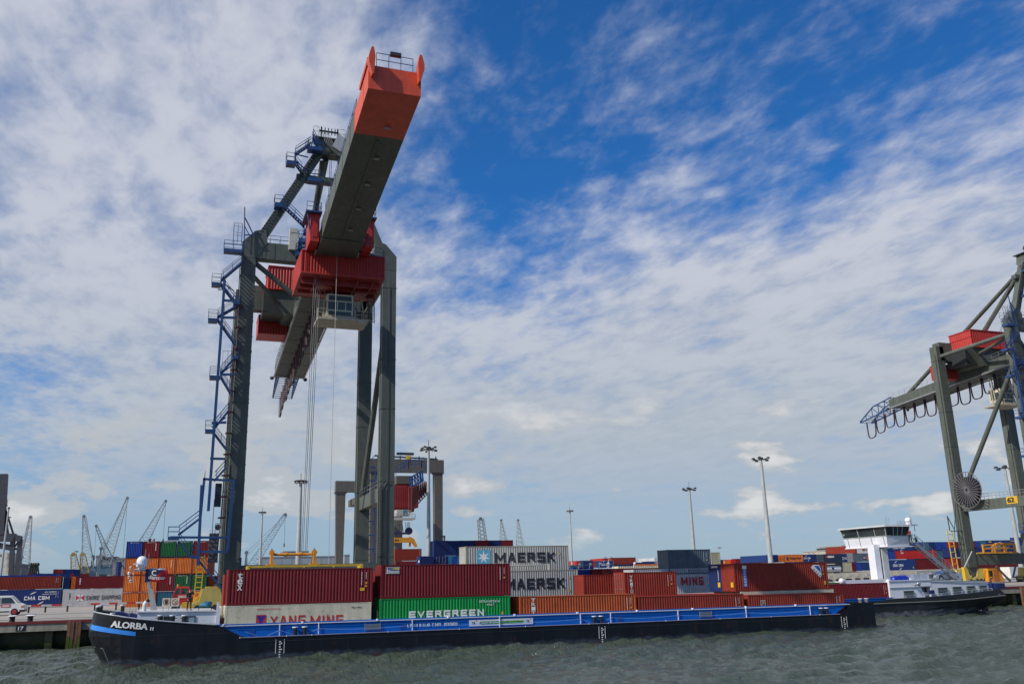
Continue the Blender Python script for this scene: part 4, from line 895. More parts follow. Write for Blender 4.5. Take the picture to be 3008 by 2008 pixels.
lettering('CRONOS', (-0.014, 1.85, 2.5), (0, -1.25, 0), (0, 0, 0.2), WTXT, r, bold=0.05); mb = MB(); mb.box(-0.014, -0.010, 0.3, 0.75, 0.45, 0.95); mb.build('decal', YTXT, r)
mb = MB(); [mb.box(-0.014, -0.010, 0.52, 0.60, 1.15+k*0.1, 1.22+k*0.1) for k in range(11)]; mb.build('marking', WTXT, r)
bcon(57.1, 2.55, 4.27, L40, HC_, 'cream', 'dirty cream refrigerated container under the deep red brown container', reefer=True, ends='mm')
bcon(57.1, 5.1, 4.27, L40, HC_, 'cream', 'cream refrigerated container under the dark blue container', reefer=True, ends='mm')
bcon(44.0, 5.1, 4.12, L40, HC_, 'red', 'bright red container in the third row whose roof shows behind the plain red brown one')
bcon(43.8, 2.55, 4.05, L40, HC_, 'oxblood', 'dark red container in the second row behind the plain red brown one')
P = F1.y(1833, 1679.7, 5.1); Q = F1.y(1985, 1677, 5.1)
r = bcon(P.x+25, 5.1, P.z, L20, HC_, 'redbrown', 'short red brown container with its doors to the left and white stacked lettering', ends='df', sx=(Q.x-P.x)/L20)
vert_text(r, 'TRITON', 0.62, 2.55, 0.32, 0.30); codes(r, L20, HC_)
P = F1.y(1713.6, 1687.3, 7.65); bcon(P.x+25, 7.65, P.z, L20, HC_, 'brown', 'short dark brown container between the lower grey container and the one with lit doors')
bcon(31.3, 2.55, 4.3, L40, HC_, 'brown', 'brown container in the second row behind the orange brown one'); bcon(31.3, 5.1, 4.3, L40, HC_, 'oxblood', 'dark red container in the third row behind the orange brown one')
P = F1.y(656.4, 1690, 2.55); r = bcon(4.9, 2.55, 6.86, L40, ST, 'brown', 'dark red container in the second row whose end shows left of the first upper container')
bcon(4.75, 2.55, 4.25, L40, ST, 'cream', 'cream container in the second row whose end shows left of the dirty white one', reefer=True, ends='dd')
bcon(18.0, 2.55, 6.9, L40, HC_, 'oxblood', 'dark red container in the second row behind the one with the lighthouse logo'); bcon(18.0, 2.55, 4.0, L40, HC_, 'navy', 'dark blue container in the second row behind the bright green one')

# ------------------------------------------------------------------ second vessel (wheelhouse ship), lying between the barge and the quay
M2 = T(*(e1*25+e2*DB)) @ RZ(BETA); F2 = Frame(M2); O2 = 12.3; C2 = O2+5.725
ship = thing('motor_vessel', 'black and white motor vessel with a raised wheelhouse lying behind the barge', 'ship', M2)
def build_ship():
    def ztop(s):
        K = [(-4, 2.36), (86.9, 2.37), (93, 2.44), (99.8, 2.69), (104.0, 2.92), (104.7, 3.05), (105.6, 3.05), (106.6, 2.25)]
        for (a, b), (c, d) in zip(K, K[1:]):
            if a <= s <= c: return b+(d-b)*(s-a)/(c-a)
        return K[-1][1]
    S_ = [-4, -2, 2, 10, 30, 60, 78.9, 79, 86.9, 87.3, 92, 97, 100, 102, 104.0, 104.7, 105.5, 106.1, 106.6]
    for name, zlo, zhi, m_ in (('hull', -1.0, 1.85, HULL2), ('bulwark', 1.85, 9, BLACK)):
        sides = []
        for sgn in (-1, 1):
            secs = []
            for s in S_:
                zt = ztop(s) if s > 86.9 else 1.851
                if name == 'bulwark' and s < 80: zt = 1.852
                if name == 'bulwark' and 80 <= s <= 86.9: zt = 1.853 + (s-79)/7.9*0.05
                if s == 86.9 and name == 'bulwark': zt = 2.37
                rows = []
                n = 6
                for i in range(n+1):
                    z = zlo+(min(zhi, max(zt, zlo+0.001))-zlo)*i/n
                    f_ = 1.0
                    if s > 92: # stern tapers below the rubbing strake
                        u = (s-92)/16; f_ = 1-0.10*u*u - max(0, 1-(z+0.6)/2.6)*0.62*u**1.3
                    if s < 2: f_ = 0.75+0.25*(s+4)/6
                    xs_ = s - (max(0, 1.9-z)*2.3*max(0, (s-99)/9) if s > 99 else 0)
                    rows.append((xs_-25, C2+sgn*5.725*max(f_, 0.08) + (0 if name == 'hull' else 0.03*sgn), z))
                secs.append(rows)
            sides.append(secs)
        mb = MB(); loft(mb, sides[0]); loft(mb, sides[1]); loft(mb, [sides[0][0], sides[1][0]]); loft(mb, [sides[0][-1], sides[1][-1]])
        mb.build(name, m_, ship)
    st = MB(); K = [Vector((s-25, C2-5.725*(1-0.10*(max(0, s-92)/16)**2)-0.06, 1.85+max(0, s-98)*0.045)) for s in (60, 80, 87, 92, 96, 100, 104, 106.4)]; st.tube(K, 0.06, 6); st.build('rubbing_strake', mat('scraped_strake', (0.2, 0.2, 0.18), 0.5, rust=0.5), ship)
    dk = MB(); dk.box(86-25, 105.5-25, O2+0.35, O2+11.0, 2.35, 2.42); dk.box(-3-25, 79-25, O2+0.05, O2+0.6, 1.8, 1.88); dk.build('deck', mat('deck_grey', (0.25, 0.26, 0.27), 0.6), ship)
    c = MB()
    for y in (O2+0.45, O2+10.9): c.prism([(2-25, 1.88), (84.5-25, 1.88), (86.6-25, 2.4), (87.3-25, 2.55), (2-25, 2.55)], 'y', y, y+0.1); c.box(2-25, 87-25, y-0.06, y, 2.47, 2.53); c.box(2-25, 85-25, y-0.04, y, 2.2, 2.24)
    c.build('hold_coaming', DECKBLUE, ship)
    fl = MB(); fl.box(2-25, 85.5-25, O2+0.5, O2+10.9, 1.1, 1.3); fl.build('hold_floor', DARKST, ship)
    # superstructure: forward block then lower cabin block
    XL = F2.y(2612, 1720, O2+0.5).x; XM = F2.y(2708, 1720, O2+0.5).x; XN = F2.y(2733, 1720, O2+0.5).x; XR = F2.y(2903, 1715, O2+0.5).x; yb = O2+10.6
    sp = MB(); sp.hexa([(XL, O2+0.5, 2.4), (XM+0.35, O2+0.5, 2.4), (XM+0.35, yb, 2.4), (XL, yb, 2.4)], [(XL, O2+0.5, 3.75), (XM-0.25, O2+0.5, 3.75), (XM-0.25, yb, 3.75), (XL, yb, 3.75)])
    sp.box(XL, XN+0.1, O2+0.47, yb, 3.75, 4.55); f_ = sp.build('superstructure', WHITE, ship)
    sb = MB(); sb.hexa([(XN, O2+0.5, 2.4), (XR+0.1, O2+0.6, 2.4), (XR+0.1, yb, 2.4), (XN, yb, 2.4)], [(XN, O2+0.5, 4.55), (XR, O2+0.6, 4.05), (XR, yb, 4.05), (XN, yb, 4.55)]); s2 = sb.build('superstructure', WHITE, ship)
    le = MB(); le.box(XL-0.03, XM-0.1, O2+0.40, O2+0.47, 3.70, 3.78); le.box(XL-0.05, XN+0.1, O2+0.38, O2+0.46, 4.5, 4.62); le.bar((XN, O2+0.45, 4.40), (XR, O2+0.52, 3.92), 0.08, 0.07); le.bar((XN, O2+0.44, 4.60), (XR+0.05, O2+0.52, 4.10), 0.14, 0.06); le.build('ledge', WHITE, f_)
    rec = MB(); rec.box(XM+0.2, XN-0.02, O2+2.0, O2+2.1, 2.4, 3.75); rec.build('recess_wall', LGREY, f_)
    A = F2.y(2714, 1749, O2+0.9); B = F2.y(2727, 1716, O2+0.9); dr = MB(); dr.box(A.x, B.x, O2+1.2, O2+1.26, 2.45, 3.72); d0 = dr.build('door', WHITE, f_)
    g_ = MB(); g_.box(A.x+0.12, B.x-0.12, O2+1.17, O2+1.195, 3.0, 3.6); g_.build('pane', GLASS, d0)
    bx = MB(); P = F2.y(2737, 1745, O2+0.3); bx.box(P.x-0.25, P.x+0.35, O2+0.1, O2+0.45, 2.72, 3.25); bx.build('fender_box', NAVYP, ship)
    for a, b, c_, e_ in ((2655.7, 2682.8, 1733, 1751.5), (2756.5, 2781.4, 1724, 1742.8), (2799.9, 2822.6, 1721.2, 1740.5), (2841, 2862.7, 1719.3, 1737.5), (2878, 2897.4, 1717.8, 1735)):
        A = F2.y(a, e_, O2+0.45); B = F2.y(b, c_, O2+0.45); t = 0.08; fr = MB(); y0, y1 = O2+0.36, O2+0.56
        for q_ in ((A.x, B.x, A.z, A.z+t), (A.x, B.x, B.z-t, B.z), (A.x, A.x+t, A.z+t, B.z-t), (B.x-t, B.x, A.z+t, B.z-t)): fr.box(q_[0], q_[1], y0, y1, q_[2], q_[3])
        o = fr.build('window', mat('window_frame_grey', (0.12, 0.14, 0.15), 0.4), f_ if a < 2700 else s2); g_ = MB(); g_.box(A.x+t, B.x-t, O2+0.40, O2+0.43, A.z+t, B.z-t); g_.build('pane', glassm('dark_green_glass', (0.012, 0.03, 0.028)), o)
        g_ = MB(); [g_.box(A.x+t, B.x-t, O2+0.385, O2+0.395, z, z+0.03) for z in (A.z+(B.z-A.z)*0.42, A.z+(B.z-A.z)*0.6)]; g_.build('blind', LGREY, o)
    hr = MB(); hr.rail([(XL, O2+0.1, 2.40), (93-25, O2+0.1, 2.46), (104.0-25, O2+0.25, 2.95)], 0.28, 1.8, 0.018, mid=False); hr.build('guard_rail', WHITE, ship)
    # stern gear
    P = F2.y(2922, 1724, O2+4); sg = MB(); sg.box(P.x-0.2, P.x+1.3, O2+3.4, O2+5, 3.0, 3.75); sg.tube([(P.x-0.6, O2+4, 3.0), (P.x-0.5, O2+4, 4.4), (P.x-0.1, O2+4, 4.5)], 0.09, 8); sg.build('stern_winch', NAVYP, ship)
    P = F2.y(2893, 1786, C2-2.2); rd = MB(); rd.box(P.x-0.45, P.x+0.5, C2-2.3, C2-2.1, -0.5, 0.75); rd.build('rudder', DARKST, ship)
    # lowered mast on the hold edge
    A = F2.y(2472, 1706, O2+1.2); B = F2.y(2606, 1707, O2+1.2); lm = MB(); lm.hexa([(A.x, O2+1.0, A.z-0.30), (B.x, O2+1.0, B.z-0.30), (B.x, O2+1.4, B.z-0.3), (A.x, O2+1.4, A.z-0.3)], [(A.x, O2+1.0, A.z+0.1), (B.x, O2+1.0, B.z+0.33), (B.x, O2+1.4, B.z+0.33), (A.x, O2+1.4, A.z+0.1)]); m0 = lm.build('lowered_mast', WHITE, ship)
    for P in (A, B): k = MB(); k.ball((P.x, O2+1.2, P.z), 0.36, 12, 8); k.build('mast_knob', WHITE, m0)
    # column carrying the wheelhouse
    y0 = O2+3.2; x_ = F2.y(2592, 1660, y0).x; zc0, zc1 = 4.3, F2.y(2589, 1598, y0).z
    cl = MB(); cl.box(x_+0.22, x_+1.15, y0, y0+1.2, zc0, zc1); cl.build('column', LGREY, ship)  # grey stands for the column's shaded face, its shade put into the paint
    cl = MB(); cl.box(x_-0.05, x_+0.21, y0+0.25, y0+1.1, zc0, zc1); cl.build('dark_gap_strip', BLACK, ship)  # black strip painting in the shade of the gap between the two faces
    cl = MB(); cl.box(x_-0.95, x_-0.06, y0+0.1, y0+1.3, zc0, zc1); cl.build('column', WHITE, ship)  # white stands for the same column's sunlit face, the light put into the paint
    cb = MB(); cb.box(x_-1.15, x_+1.4, y0-0.2, y0+1.5, 4.2, 4.75); cb.build('column_base', CREAM, ship)
    # wheelhouse
    yw = O2+1.6; K = F2.y(2598.4, 1541.2, yw); xw = K.x; zr = K.z; zb = F2.y(2610, 1602, yw).z; zs = F2.y(2606, 1573, yw).z; L_ = 5.0; D_ = 8.4
    X1 = F2.y(2676, 1546, yw).x
    wb = MB(); wb.hexa([(xw+0.35, yw+0.3, zb), (X1-0.2, yw+0.5, zb), (X1-0.2, yw+D_-0.3, zb), (xw+0.35, yw+D_-0.3, zb)], [(xw+0.15, yw+0.1, zs), (X1-0.6, yw+0.1, zs), (X1-0.6, yw+D_-0.1, zs), (xw+0.15, yw+D_-0.1, zs)])
    wh = wb.build('wheelhouse', WHITE, ship)
    fl_ = MB(); fl_.box(xw+0.2, X1+1.1, yw+0.2, yw+D_-0.2, zb-0.12, zb); fl_.build('wheelhouse_floor', WHITE, wh)
    pn = MB()
    for t in (0.06, 0.34, 0.62, 0.90): y = yw+0.2+(D_-0.4)*t; pn.bar((xw+0.325, y, zb+0.05), (xw+0.13, y, zs-0.02), 0.05, 0.07, (0, 1, 0))
    pn.build('panel_joint', mat('joint_grey', (0.16, 0.17, 0.19), 0.5), wh)
    gl = MB(); gl.hexa([(xw+0.22, yw+0.18, zs), (X1-0.7, yw+0.18, zs), (X1-0.7, yw+D_-0.18, zs), (xw+0.22, yw+D_-0.18, zs)], [(xw-0.02, yw-0.02, zr-0.22), (X1-0.4, yw-0.02, zr-0.22), (X1-0.4, yw+D_+0.02, zr-0.22), (xw-0.02, yw+D_+0.02, zr-0.22)]); gl.build('wheelhouse_window', GLASS, wh)
    fr = MB()
    for t in (0.0, 0.24, 0.62, 1.0): y0_ = yw+0.16+(D_-0.32)*t; y1_ = yw-0.02+(D_+0.04)*t; fr.bar((xw+0.19, y0_, zs), (xw-0.05, y1_, zr-0.2), 0.10, 0.09, (0, 1, 0))
    for t in (0.0, 0.33, 0.52, 0.72, 1.0): xa_ = xw+0.2+(X1-0.9-xw)*t; xb_ = xw-0.02+(X1-0.38-xw)*t; fr.bar((xa_, yw+0.15, zs), (xb_, yw-0.05, zr-0.2), 0.10, 0.09, (1, 0, 0))
    fr.bar((xw+0.16, yw+0.1, zs+0.02), (xw+0.16, yw+D_-0.1, zs+0.02), 0.09, 0.1); fr.bar((xw+0.16, yw+0.12, zs+0.02), (X1-0.6, yw+0.12, zs+0.02), 0.09, 0.1)
    fr.build('window_frame', mat('window_frame_light', (0.33, 0.35, 0.34), 0.4), wh)
    rf = MB(); rf.hexa([(xw-0.35, yw-0.35, zr-0.2), (X1-0.1, yw-0.35, zr-0.2), (X1-0.1, yw+D_+0.3, zr-0.2), (xw-0.35, yw+D_+0.3, zr-0.2)], [(xw-0.25, yw-0.25, zr), (X1-0.2, yw-0.25, zr), (X1-0.2, yw+D_+0.2, zr), (xw-0.25, yw+D_+0.2, zr)]); rf.build('wheelhouse_roof', LGREY, wh)
    P = F2.y(2667, 1528, yw+2.5); dm = MB(); dm.ball(P, 0.42, 16, 9, -0.3); dm.tube([P-Vector((0, 0, 0.6)), P-Vector((0, 0, 0.2))], 0.36, 14); dm.build('radome', WHITE, wh)
    tp = MB(); A = F2.y(2628, 1541, yw+2.5); B = F2.y(2688, 1538, yw+2.5); tp.box(A.x, B.x, yw+2, yw+3, zr+0.1, zr+0.2); tp.rail([(A.x, yw+2, zr+0.2), (P.x-0.5, yw+2, zr+0.2)], 0.4, 0.7, 0.02); tp.bar((B.x-0.2, yw+2.5, zr+0.15), (B.x-0.2, yw+2.5, zr-0.7), 0.06); tp.build('aerial_platform', GALV, wh)
    an = MB()
    for px, h in ((2602, 1.2), (2606, 1.4), (2612, 1.1), (2678, 1.5)): Q = F2.y(px, 1538, yw+2.5); an.tube([(Q.x, yw+2.5, zr), (Q.x, yw+2.5, zr+h)], 0.022, 5)
    an.build('antenna', GALV, wh)
    P = F2.y(2479, 1572, yw+D_-0.5); l = MB(); l.ball((P.x, yw+D_-0.5, P.z), 0.17, 10, 6); l.tube([(P.x, yw+D_-0.5, P.z), (P.x+0.35, yw+D_-0.5, P.z-0.35)], 0.05, 6); l.build('searchlight', GALV, wh)
    P = F2.y(2697, 1713, O2+0.3); l = MB(); l.ball((P.x, O2+0.2, P.z), 0.24, 10, 6, -1, (1.3, 0.8, 0.9)); l.ball((P.x-0.65, O2+0.2, P.z-0.15), 0.15, 8, 5); l.tube([(P.x-0.65, O2+0.25, P.z-0.2), (P.x+0.2, O2+0.3, P.z-0.25)], 0.05, 6); l.build('searchlight', GALV, ship)
    # landing and stair down to the cabin roof
    yS = yw-0.2; A = F2.y(2688, 1591, yS); B = F2.y(2824, 1704, yS); ld = MB(); ld.box(X1-0.25, A.x, yS-0.1, yS+1.3, A.z-0.1, A.z-0.02); ld.rail([(X1-0.2, yS-0.05, A.z), (A.x, yS-0.05, A.z)], 1.0, 0.8, 0.022); ld.rail([(X1+0.3, yS+1.25, A.z), (A.x, yS+1.25, A.z)], 1.0, 0.8, 0.022); ld.build('landing', GALV, ship)
    sr = MB(); sr.stairs(A, (B.x, yS, B.z), (0, 1.0, 0), 20, 0.06); sr.bar(A-Vector((0, 0, .15)), Vector((B.x, yS, B.z-0.15)), 0.1, 0.35); sr.build('stair', GALV, ship)
    return XL, XN, XR, yw, zr, zs, X1, A
sh = build_ship()
XL, XN, XR, yw, zr, zs, X1, LA = sh
P = F2.y(2651, 1575, yw-0.25)
person(M2 @ T(X1-0.35, yw-0.0, LA.z) @ RZ(radians(-70)), 'person in a red shirt leaning on the rail outside the wheelhouse', 1.75, top=(0.35, 0.01, 0.02), legs=(0.02, 0.025, 0.06), lean=0.25, armR=((0.30, -0.30, 1.15), (0.14, -0.62, 1.02)), armL=((-0.30, -0.30, 1.15), (-0.14, -0.62, 1.02)))
P = F2.y(2668, 1585, yw+0.5); bg = thing('bag', 'black bag standing on the wheelhouse landing at the top of the stair', 'bag', M2 @ T(X1+0.85, yw+0.3, LA.z)); mb = MB(); mb.ball((0, 0, 0.3), 0.3, 10, 7, -1, (0.8, 0.6, 1.05)); mb.build('sack', BLACK, bg); mb = MB(); mb.tube([(-0.1, 0, 0.55), (0, 0, 0.75), (0.1, 0, 0.55)], 0.025, 6); mb.build('handle', BLACK, bg)
# things on the cabin roof
def rz_(x): return 4.56 if x < XN else 4.56-(x-XN)/(XR-XN)*0.5
A = F2.y(2622, 1700, O2+2.6); B = F2.y(2673, 1700, O2+2.6); t = thing('tarpaulin', 'bright blue tarpaulin bundle lashed on the cabin roof beside the white column', 'tarpaulin', M2 @ T((A.x+B.x)/2, O2+2.9, 4.55)); W_ = (B.x-A.x)/2
mb = MB(); nx = 20
for i in range(nx+1):
    u = -1+2*i/nx; h = 0.62*(1-abs(u)**5)**0.5*(1+0.09*sin(u*13)); 
    for j in range(9): a = pi*j/8; mb.v.append(Vector((u*W_, -0.55*cos(a)*(1-abs(u)**6)**0.5, max(0.0, h*sin(a)**0.6*(1+0.05*sin(j*3+u*9)))))) 
for i in range(nx):
    for j in range(8): a = i*9+j; mb.f.append((a, a+9, a+10, a+1))
mb.smooth = True; mb.build('tarpaulin_cover', mat('blue_tarpaulin', (0.008, 0.025, 0.30), 0.35, bump=0.5), t); mb = MB(); [mb.tube([(x*W_, -0.56, 0.02), (x*W_, -0.4, 0.5), (x*W_, 0, 0.68), (x*W_, 0.4, 0.5)], 0.02, 5) for x in (-0.5, 0.1, 0.6)]; mb.build('lashing', ROPE, t)
A = F2.y(2674, 1700, O2+3.2); B = F2.y(2752, 1700, O2+3.2); t = thing('deck_locker', 'long white locker with louvred end on the cabin roof left of the silver car', 'locker', M2 @ T(A.x, O2+3.2, 4.55)); W_ = B.x-A.x
mb = MB(); mb.box(0, W_, 0, 1.6, 0, 0.75); mb.prism([(W_, 0), (W_+0.9, 0), (W_+0.5, 0.4), (W_+0.9, 0.75), (W_, 0.75)], 'y', 0.1, 1.2); lk = mb.build('cabinet', WHITE, t)
for k in range(2): mb = MB(); x = W_*(0.16+0.25*k); mb.box(x, x+W_*0.21, -0.02, 0.0-0.002, 0.1, 0.68); d = mb.build('cabinet_door', mat('off_white_paint', (0.58, 0.59, 0.63), 0.4), t)
mb = MB(); [mb.box(W_*0.72, W_*0.88, -0.03, -0.003, 0.12+k*0.14, 0.2+k*0.14) for k in range(4)]; mb.build('louvre', DARKST, t)
def car(M, label):
    t = thing('parked_car', label, 'car', M); L_, Wd = 4.65, 1.8
    body = [(0.05, 0.30), (0.0, 0.55), (0.12, 0.72), (0.55, 0.83), (1.25, 0.95), (1.9, 1.28), (2.35, 1.42), (2.95, 1.43), (3.55, 1.30), (4.15, 1.05), (4.55, 0.98), (4.65, 0.70), (4.6, 0.32)]
    mb = MB(); secs = []
    for f_, in_ in ((-1, 0.12), (-0.97, 0.0), (-0.6, -0.02), (0.6, -0.02), (0.97, 0.0), (1, 0.12)):
        secs.append([(x, f_*Wd/2*(1 if z < 0.98 else 1-0.42*(z-0.98)), 0.28+(z-0.28)*(1-in_)) for x, z in body])
    n = len(body); base = len(mb.v)
    for s_ in secs: mb.v += [Vector(p) for p in s_]
    for i in range(len(secs)-1):
        for j in range(n): a = base+i*n+j; b = base+i*n+(j+1) % n; mb.f.append((a, b, b+n, a+n))
    mb.f.append(tuple(range(base, base+n))); mb.f.append(tuple(reversed(range(base+(len(secs)-1)*n, base+len(secs)*n))))
    bd = mb.build('body', mat('silver_car_paint', (0.42, 0.45, 0.52), 0.22, 0.55, var=0.03, streak=0, coat=1.0), t)
    for o, sg in ((-1, -1), (1, 1)):
        g_ = MB(); y = sg*(Wd/2+0.005)
        g_.prism([(1.55, 0.98), (2.0, 1.24), (2.4, 1.36), (2.95, 1.36), (3.5, 1.22), (3.75, 1.02)], 'y', y*0.93-0.012, y*0.93+0.012); g_.build('side_window', GLASS, t)
    g_ = MB(); g_.quad([(1.30, -0.72, 0.965), (1.93, -0.62, 1.30), (1.93, 0.62, 1.30), (1.30, 0.72, 0.965)]); g_.build('windscreen', glassm('teal_glass', (0.03, 0.10, 0.12)), t)
    for x in (0.92, 3.75):
        for sg in (-1, 1):
            w_ = MB(); w_.tube([(x, sg*(Wd/2-0.16), 0.33), (x, sg*(Wd/2+0.02), 0.33)], 0.33, 20); wo = w_.build('wheel', RUBBER, t); w_ = MB(); w_.tube([(x, sg*(Wd/2+0.0), 0.33), (x, sg*(Wd/2+0.03), 0.33)], 0.20, 12); w_.build('rim', GALV, wo)
            w_ = MB(); w_.tube([(x, sg*(Wd/2-0.3), 0.36), (x, sg*(Wd/2+0.003), 0.36)], 0.40, 20); w_.build('wheel_arch', BLACK, t)
    g_ = MB(); g_.box(-0.02, 0.06, -0.42, 0.42, 0.50, 0.68); g_.build('grille', BLACK, t); g_ = MB(); g_.box(-0.03, 0.02, -0.26, 0.26, 0.36, 0.46); g_.build('number_plate', YTXT, t)
    for sg in (-1, 1): g_ = MB(); g_.ball((0.25, sg*0.72, 0.66), 0.15, 10, 6, -1, (1.3, 0.8, 0.6)); g_.build('headlight', mat('lamp_glass', (0.35, 0.37, 0.40), 0.1), t)
    g_ = MB(); g_.box(0.02, 4.6, -Wd/2+0.02, Wd/2-0.02, 0.2, 0.33); g_.build('sill', BLACK, t); return t
A = F2.y(2752, 1704, O2+2.4); zc = rz_(A.x+2.5)
car(M2 @ T(A.x, O2+3.4, zc+0.05) @ Matrix.Rotation(radians(1.5), 4, 'Y') @ RZ(radians(0)), 'silver car parked on the cabin roof of the wheelhouse vessel')

# ------------------------------------------------------------------ containers in the second vessel
def scon(px, py, px1, off, H, colour, label, L=None, zt=None, **k):
    P = F2.y(px, py, off); Q = F2.y(px1, py, off); L = L or L40
    return container(M2 @ T(P.x, off, (zt or P.z)-H), L, H, colour, label, group='containers loaded in the motor vessel', sx=(Q.x-P.x)/L, **k)
def star(r, x, z, w, h, y=-0.012):
    mb = MB(); mb.box(x, x+w, y-0.002, y+0.002, z, z+h); lg = mb.build('logo_square', mat('logo_sky_blue', (0.10, 0.36, 0.50), 0.5), r)
    cx, cz = x+w/2, z+h*0.47; mb = MB(); pts = []
    for i in range(14): a = pi/2+2*pi*i/14; q = (0.47 if i % 2 == 0 else 0.17)*w; pts.append((cx+q*cos(a), cz+q*sin(a)))
    c = len(mb.v); mb.v.append(Vector((cx, y-0.008, cz))); mb.v += [Vector((a, y-0.006, b)) for a, b in pts]
    for i in range(14): mb.f.append((c, c+1+i, c+1+(i+1) % 14))
    mb.build('star', WTXT, lg)
B0 = O2+0.75; STEP = 2.5
r = scon(1367.7, 1604, 1669, B0+2*STEP, HC_, 'grey', 'topmost grey container with a star logo and big black lettering', framecol='beige')
star(r, 1.25, 0.95, 1.6, 1.55); blocktext(r, 'MAERSK', 3.35, 1.0, 7.15, 1.15, KTXT, 0.24, 0.2)
mb = MB(); mb.prism([(L40-1.2, 1.9), (L40-0.95, 1.9), (L40-1.07, 2.15)], 'y', -0.014, -0.010); mb.build('warning_triangle', YTXT, r)
Q = F2.y(1697.2, 1671, B0); r = container(M2 @ T(Q.x-L40, B0, Q.z-HC_), L40, HC_, 'grey', 'lower grey container with big black lettering, partly hidden by the dark red ones', group='containers loaded in the motor vessel', framecol='beige')
blocktext(r, 'MAERSK', 3.35, 0.9, 7.15, 1.15, KTXT, 0.24, 0.2); star(r, 1.25, 0.85, 1.6, 1.55)
for z in (1.95, 0.55): mb = MB(); mb.prism([(L40-1.2, z), (L40-0.95, z), (L40-1.07, z+0.25)], 'y', -0.014, -0.010); mb.build('warning_triangle', YTXT, r)
zt = Q.z
Q = F2.y(1613, 1656, B0+STEP); container(M2 @ T(Q.x-L20, B0+STEP, Q.z-HC_), L20, HC_, 'grey', 'short pale grey container wedged between the two lettered grey containers', group='containers loaded in the motor vessel', framecol='white')
P = F2.y(1713.6, 1690, B0); 
r = scon(1860, 1672, 2130, B0+STEP, HC_, 'steel', 'light grey container with red lettering under the dark slate container'); blocktext(r, 'YANG MING', 2.2, 0.95, 6.9, 0.95, RTXT, 0.22)
r = scon(1960, 1613.5, 2086, B0+STEP, HC_, 'slate', 'dark slate grey short container on top of the light grey one with red lettering', L=L20); codes(r, L20, HC_)
r = scon(2430, 1715, 2609, O2+0.75, HC_, 'oxblood', 'long dark red container in the vessel just ahead of the white cabins'); codes(r, L40, HC_)
mb = MB(); P = F2.y(2425, 1711, O2+4); Q = F2.y(2490, 1709, O2+4); mb.box(P.x, Q.x, O2+4, O2+6.4, P.z-2.6, P.z); t = mb.build('hatch_stack', mat('hatch_green', (0.02, 0.16, 0.05), 0.5), ship)
scon(1760, 1715, 1960, B0+2*STEP, ST, 'oxblood', 'dark red container low in the vessel behind the barge load')

